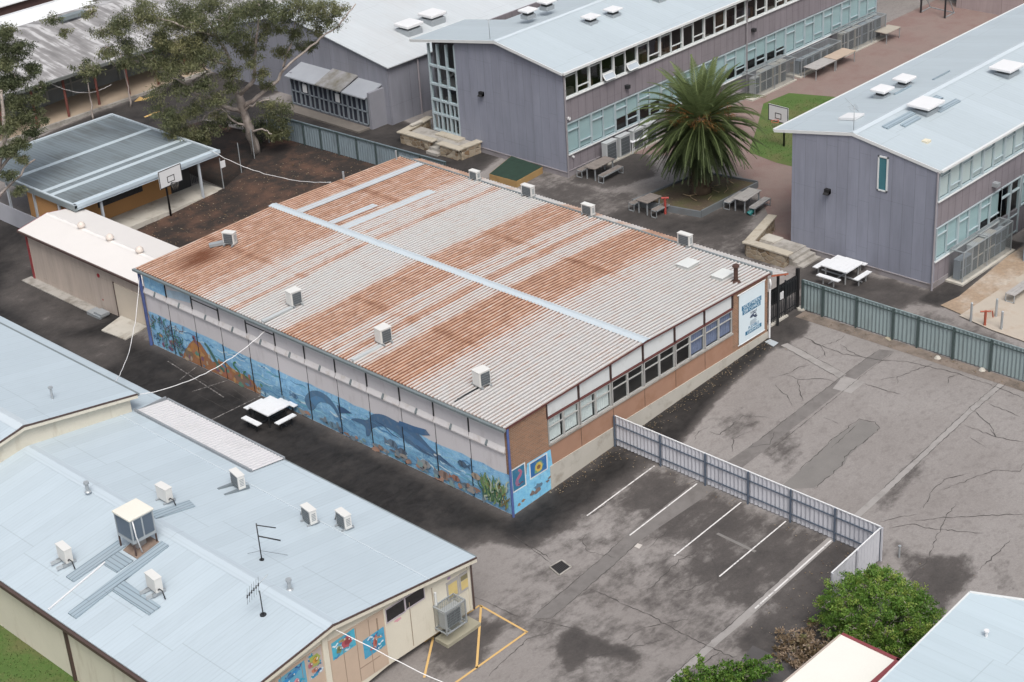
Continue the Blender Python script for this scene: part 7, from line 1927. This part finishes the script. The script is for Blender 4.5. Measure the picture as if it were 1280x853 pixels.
CL = [((12.58, 39.33, 10.68), 1.05, 420), ((14.65, 39.97, 9.7), 1.0, 420), ((14.81, 38.4, 10.31), 1.1, 460), ((16.42, 38.48, 10.54), 1.0, 420), ((13.83, 38.5, 8.82), 1.0, 380), ((13.45, 39.79, 8.61), 0.9, 320), ((15.62, 38.57, 8.92), 0.95, 360), ((15.67, 36.44, 10.11), 1.0, 400), ((17.51, 36.89, 10.3), 1.0, 380), ((17.33, 35.07, 10.63), 1.0, 400), ((19.13, 35.76, 9.61), 0.9, 360), ((19.37, 34.46, 10.27), 0.9, 340), ((20.93, 34.58, 9.84), 0.8, 280), ((21.54, 34.52, 8.95), 0.65, 200), ((21.99, 34.08, 9.57), 0.6, 170), ((21.28, 35.03, 8.27), 0.5, 130), ((19.9, 35.8, 8.33), 0.6, 190), ((14.93, 37.32, 8.08), 0.95, 340), ((13.72, 38.05, 7.76), 0.85, 300), ((13.03, 39.04, 7.6), 0.8, 240), ((12.13, 39.48, 8.23), 0.9, 300), ((11.21, 40.05, 9.2), 0.8, 240), ((11.0, 40.51, 10.16), 0.8, 230), ((10.4, 40.95, 8.93), 0.6, 150), ((9.82, 41.6, 8.09), 0.5, 110), ((16.09, 37.18, 6.85), 0.75, 230), ((14.51, 37.7, 6.53), 0.7, 200), ((13.53, 38.79, 6.21), 0.7, 200), ((17.39, 37.66, 7.82), 0.8, 260), ((17.5, 36.32, 8.63), 0.7, 180), ((16.91, 36.15, 7.44), 0.5, 110), ((19.49, 36.6, 7.2), 0.55, 150), ((20.6, 36.04, 7.32), 0.55, 140), ((21.09, 35.66, 7.36), 0.4, 80), ((17.61, 36.4, 6.42), 0.5, 110), ((17.79, 36.06, 4.58), 0.55, 130), ((18.49, 37.06, 5.45), 0.45, 90), ((16.03, 37.33, 5.94), 0.55, 120), ((15.0, 37.57, 5.52), 0.7, 190), ((14.33, 38.79, 4.66), 0.75, 210), ((13.48, 39.45, 4.5), 0.8, 230), ((12.74, 39.82, 4.88), 0.8, 220), ((14.35, 39.45, 3.38), 0.75, 200), ((13.55, 40.02, 3.38), 0.7, 180), ((15.26, 38.66, 3.43), 0.7, 170), ((19.0, 37.25, 3.16), 0.8, 220), ((18.74, 37.73, 2.21), 0.65, 170), ((19.2, 37.1, 2.34), 0.6, 140), ((15.04, 39.2, 2.52), 0.5, 90), ((19.03, 36.9, 3.71), 0.55, 120), ((8.26, 42.27, 11.26), 0.5, 90), ((8.75, 42.07, 10.41), 0.35, 60), ((12.23, 39.45, 11.31), 0.9, 200), ((11.31, 40.02, 10.63), 0.8, 170), ((13.26, 39.74, 9.29), 0.8, 170), ((14.61, 38.99, 10.86), 0.8, 170), ((16.21, 36.23, 9.2), 0.8, 170), ((17.84, 35.7, 9.4), 0.7, 140), ((16.98, 38.05, 8.55), 0.7, 140), ((14.54, 37.58, 10.08), 0.8, 150), ((18.75, 35.67, 8.93), 0.6, 100), ((14.12, 38.42, 8.23), 0.7, 120), ((12.64, 39.73, 6.09), 0.7, 120), ((13.31, 39.85, 3.87), 0.6, 110), ((14.62, 39.39, 2.8), 0.6, 110), ((15.19, 38.06, 4.29), 0.55, 90), ((19.0, 37.6, 1.85), 0.5, 90), ((17.18, 37.76, 9.79), 0.7, 140), ((20.19, 35.08, 9.17), 0.6, 100), ((9.94, 40.99, 11.43), 0.6, 90), ((10.33, 40.83, 10.12), 0.6, 90)]
for c, r, n in CL: clump(lb, tint, tw, Vector(c), r * .95, int(n * 5.6), RND.uniform(.30, .75), ln=(.12, .23), w=.042)
b.build('trunk', M_GUMBARK, gum)
lb.tint = tint; lb.build('crown', [M_GUMLEAF, M_GUMBARK], gum)
# dark understorey shrubs at its foot
for c, rx, lab in (((19.35, 42.97, 0.89), 1.2, 'dark bushy shrub at the foot of the gum tree beside the shelter'), ((19.51, 39.61, 0.89), .9, 'small dark shrub right of the gum tree trunk'), ((22.21, 52.69, 0.89), 1.0, 'low green shrub beside the kerb behind the shelter')):
    sh = thing('shrub', lab, 'shrub', (c[0], c[1], gz(c[0])))
    sb = MB(); sb.tube([(c[0], c[1], gz(c[0])), (c[0] + .1, c[1], gz(c[0]) + .8)], [.05, .02], 5)
    q = MB(); tint = []
    for k in range(9): clump(q, tint, sb, Vector((c[0] + RND.uniform(-1, 1) * rx * .7, c[1] + RND.uniform(-1, 1) * rx * .7, gz(c[0]) + .4 + RND.random() * rx * 1.1)), .5, 150, RND.uniform(.05, .4), .1, (.10, .18), .06)
    sb.build('stem', M_GUMBARK, sh); q.tint = tint; q.build('foliage', [M_GUMLEAF, M_GUMBARK], sh)
# left edge tree
lt = thing('gum_tree', 'dark leafy tree leaning in at the left edge in front of the shelter roof', 'tree', (1.2, 41.2, 0))
b = MB(); branch(b, [(1.2, 41.2, -.2), (1.5, 41.0, 2.5), (2.2, 40.6, 4.5), (2.9, 40.2, 6.5), (3.2, 40.2, 9)], .25, .08, 9); branch(b, [(1.5, 41.0, 2.5), (2.6, 39.6, 4.2), (3.6, 38.8, 5.2)], .1, .04, 6); branch(b, [(2.2, 40.6, 4.5), (3.6, 40.2, 5.6), (4.8, 39.9, 6.4)], .1, .04, 6)
lb = MB(); tint = []
for c, r, n in [((4.36, 40.5, 11.84), 0.7, 300), ((4.53, 40.0, 10.91), 0.7, 320), ((4.08, 40.5, 10.15), 0.8, 360), ((4.95, 39.8, 9.8), 0.55, 200), ((4.17, 40.2, 9.19), 0.8, 380), ((4.8, 39.6, 8.08), 0.5, 180), ((3.8, 40.4, 8.08), 0.8, 380), ((4.3, 39.9, 7.25), 0.75, 330), ((3.2, 40.2, 7.07), 0.8, 360), ((4.07, 39.4, 6.51), 0.5, 180), ((3.14, 39.5, 6.09), 0.6, 220), ((2.42, 39.8, 5.8), 0.6, 240), ((3.16, 39.2, 5.23), 0.4, 110), ((3.88, 41.0, 8.98), 0.8, 300), ((4.07, 41.0, 10.95), 0.8, 300), ((2.81, 41.0, 8.62), 1, 300), ((2.15, 39.2, 4.73), 0.45, 120), ((2.26, 38.9, 3.83), 0.4, 90), ((5.23, 39.5, 8.74), 0.35, 90), ((4.92, 39.4, 6.93), 0.3, 60)]: clump(lb, tint, b, Vector(c), r * .9, int(n * 6.0), RND.uniform(.15, .55), .7, (.12, .22), .042)
b.build('trunk', M_GUMBARK, lt); lb.tint = tint; lb.build('crown', [M_GUMLEAF, M_GUMBARK], lt)
# small street trees by the verandah
for (u, v), lab in (((15.6, 4.16), 'slim gum sapling standing before the verandah posts at the far left'), ((18.5, 4.04), 'second slim gum tree before the verandah roof, nearer the big gum')):
    x, y = u, 52.2 
    tt = thing('sapling', lab, 'tree', (x, y, .88)); b = MB(); branch(b, [(x, y, .85), (x + .1, y, 2.2), (x, y + .1, v + .6)], .07, .03, 6); lb = MB(); tint = []
    for k in range(6): clump(lb, tint, b, Vector((x + RND.uniform(-.7, .7), y + RND.uniform(-.6, .6), v + RND.uniform(-.5, .8))), .5, 190, RND.uniform(.2, .6), .7, (.16, .26), .05)
    b.build('trunk', M_GUMBARK, tt); lb.tint = tint; lb.build('crown', [M_GUMLEAF, M_GUMBARK], tt)
# bright green shrub, lower right
M_GRN = leafmat('bright_green_leaf', [(.030, .065, .014), (.060, .130, .026), (.105, .210, .038), (.165, .285, .055), (.28, .35, .08)])
gs = thing('green_shrub', 'large rounded bright green shrub at the end of the car park fence', 'shrub', (2.0, -15.5, .1))
b = MB()
for k in range(14):
    a = k * 2.4; branch(b, [(2.0 + .1 * cos(a), -15.5 + .1 * sin(a), .05), (2.0 + .6 * cos(a), -15.5 + .6 * sin(a), .9), (2.0 + 1.2 * cos(a), -15.5 + 1.2 * sin(a), 1.6)], .035, .012, 4)
lb = MB(); tint = []
for k in range(330):
    v = rdir(); r = RND.uniform(.66, 1.0); c = Vector((2.02 + v.x * 1.78 * r, -15.72 + v.y * 2.12 * r, max(.25, 1.30 + v.z * 1.36 * r)))
    if v.z > .2 and RND.random() < .5: c.z += RND.uniform(0, .22)
    clump(lb, tint, b, c, .30, 190, .48 + .40 * RND.random(), -.35, (.055, .105), .042, 1.0)
b.build('stem', M_GUMBARK, gs); lb.tint = tint; lb.build('foliage', [M_GRN, M_GUMBARK], gs)
# sapling at the bottom edge, dry plant beside the corner
sg = thing('green_sapling', 'leafy green sapling with upright shoots at the bottom edge', 'shrub', (-3.4, -12.7, 0))
b = MB(); lb = MB(); tint = []
for (dx_, dy_, h_) in ((-.6, .5, 1.0), (-.2, .2, 1.35), (.15, -.1, .9), (.55, -.5, 1.15), (.85, -.9, 1.25), (-1.0, .8, .7), (.3, -.6, .8), (-.4, .0, .75), (1.0, -.7, .8), (1.2, -1.1, 1.1), (1.5, -1.4, 1.2), (1.3, -1.6, .9), (.9, -1.3, 1.0), (1.7, -1.7, .95), (.5, -.9, .8)):
    p = Vector((-3.75, -12.75, 0)); e = Vector((-3.75 + dx_, -12.75 + dy_, h_)); b.tube([p, p.lerp(e, .5) + Vector((0, 0, .1)), e], [.03, .02, .008], 5)
    for k in range(11): clump(lb, tint, b, p.lerp(e, .35 + .065 * k) + rdir() * .08, .22 if k < 9 else .12, 60, .45 + RND.uniform(-.15, .25), -.3, (.08, .14), .055, 1)
b.build('stem', mat('grey_stem', (.20, .17, .15), .8), sg); lb.tint = tint; lb.build('foliage', [M_GRN, M_GUMBARK], sg)
dp = thing('dry_plant', 'dry brown leafy plant heaped beside the cream white roof', 'plant', (.15, -14.2, 0))
b = MB(); lb = MB(); tint = []
for k in range(80):
    x, y = .0 + RND.gauss(0, .52), -14.25 + RND.gauss(0, .62); clump(lb, tint, b, Vector((x, y, .15 + abs(RND.gauss(0, .28)))), .24, 70, RND.uniform(.2, .8), -.2, (.07, .13), .065, 1)
b.build('stem', M_GUMBARK, dp); lb.tint = tint
lb.build('foliage', [leafmat('dry_leaf', [(.10, .08, .04), (.19, .14, .08), (.28, .21, .14), (.38, .29, .22), (.17, .18, .07)]), M_GUMBARK], dp)
# grass tufts on the lawns and weeds along walls
b = MB(); tint = []
for _ in range(9000):
    if RND.random() < .6: x, y = RND.uniform(35, 45), RND.uniform(6, 18)
    else: x, y = RND.uniform(-21, -17.4), RND.uniform(-3, 14)
    if x > 0 and not (y < 6 + (x - 34) * 20 and y < 14.2 + (x - 34.8) * .47 and y < 18.4 - max(0, (x - 42)) * .8): continue
    if x < 0 and -18.4 < x and 0 < y < 2.2: continue
    h = RND.uniform(.03, .07); a = RND.uniform(0, 6.3); z = gz(x) + .012
    b.poly([(x - .02 * cos(a), y - .02 * sin(a), z), (x + .02 * cos(a), y + .02 * sin(a), z), (x + RND.uniform(-.03, .03), y + RND.uniform(-.03, .03), z + h)]); tint.append(RND.random())
b.tint = tint
struct(b.build('grass', leafmat('grass_blade', [(.035, .06, .016), (.06, .10, .025), (.10, .13, .04)])), 'stuff')
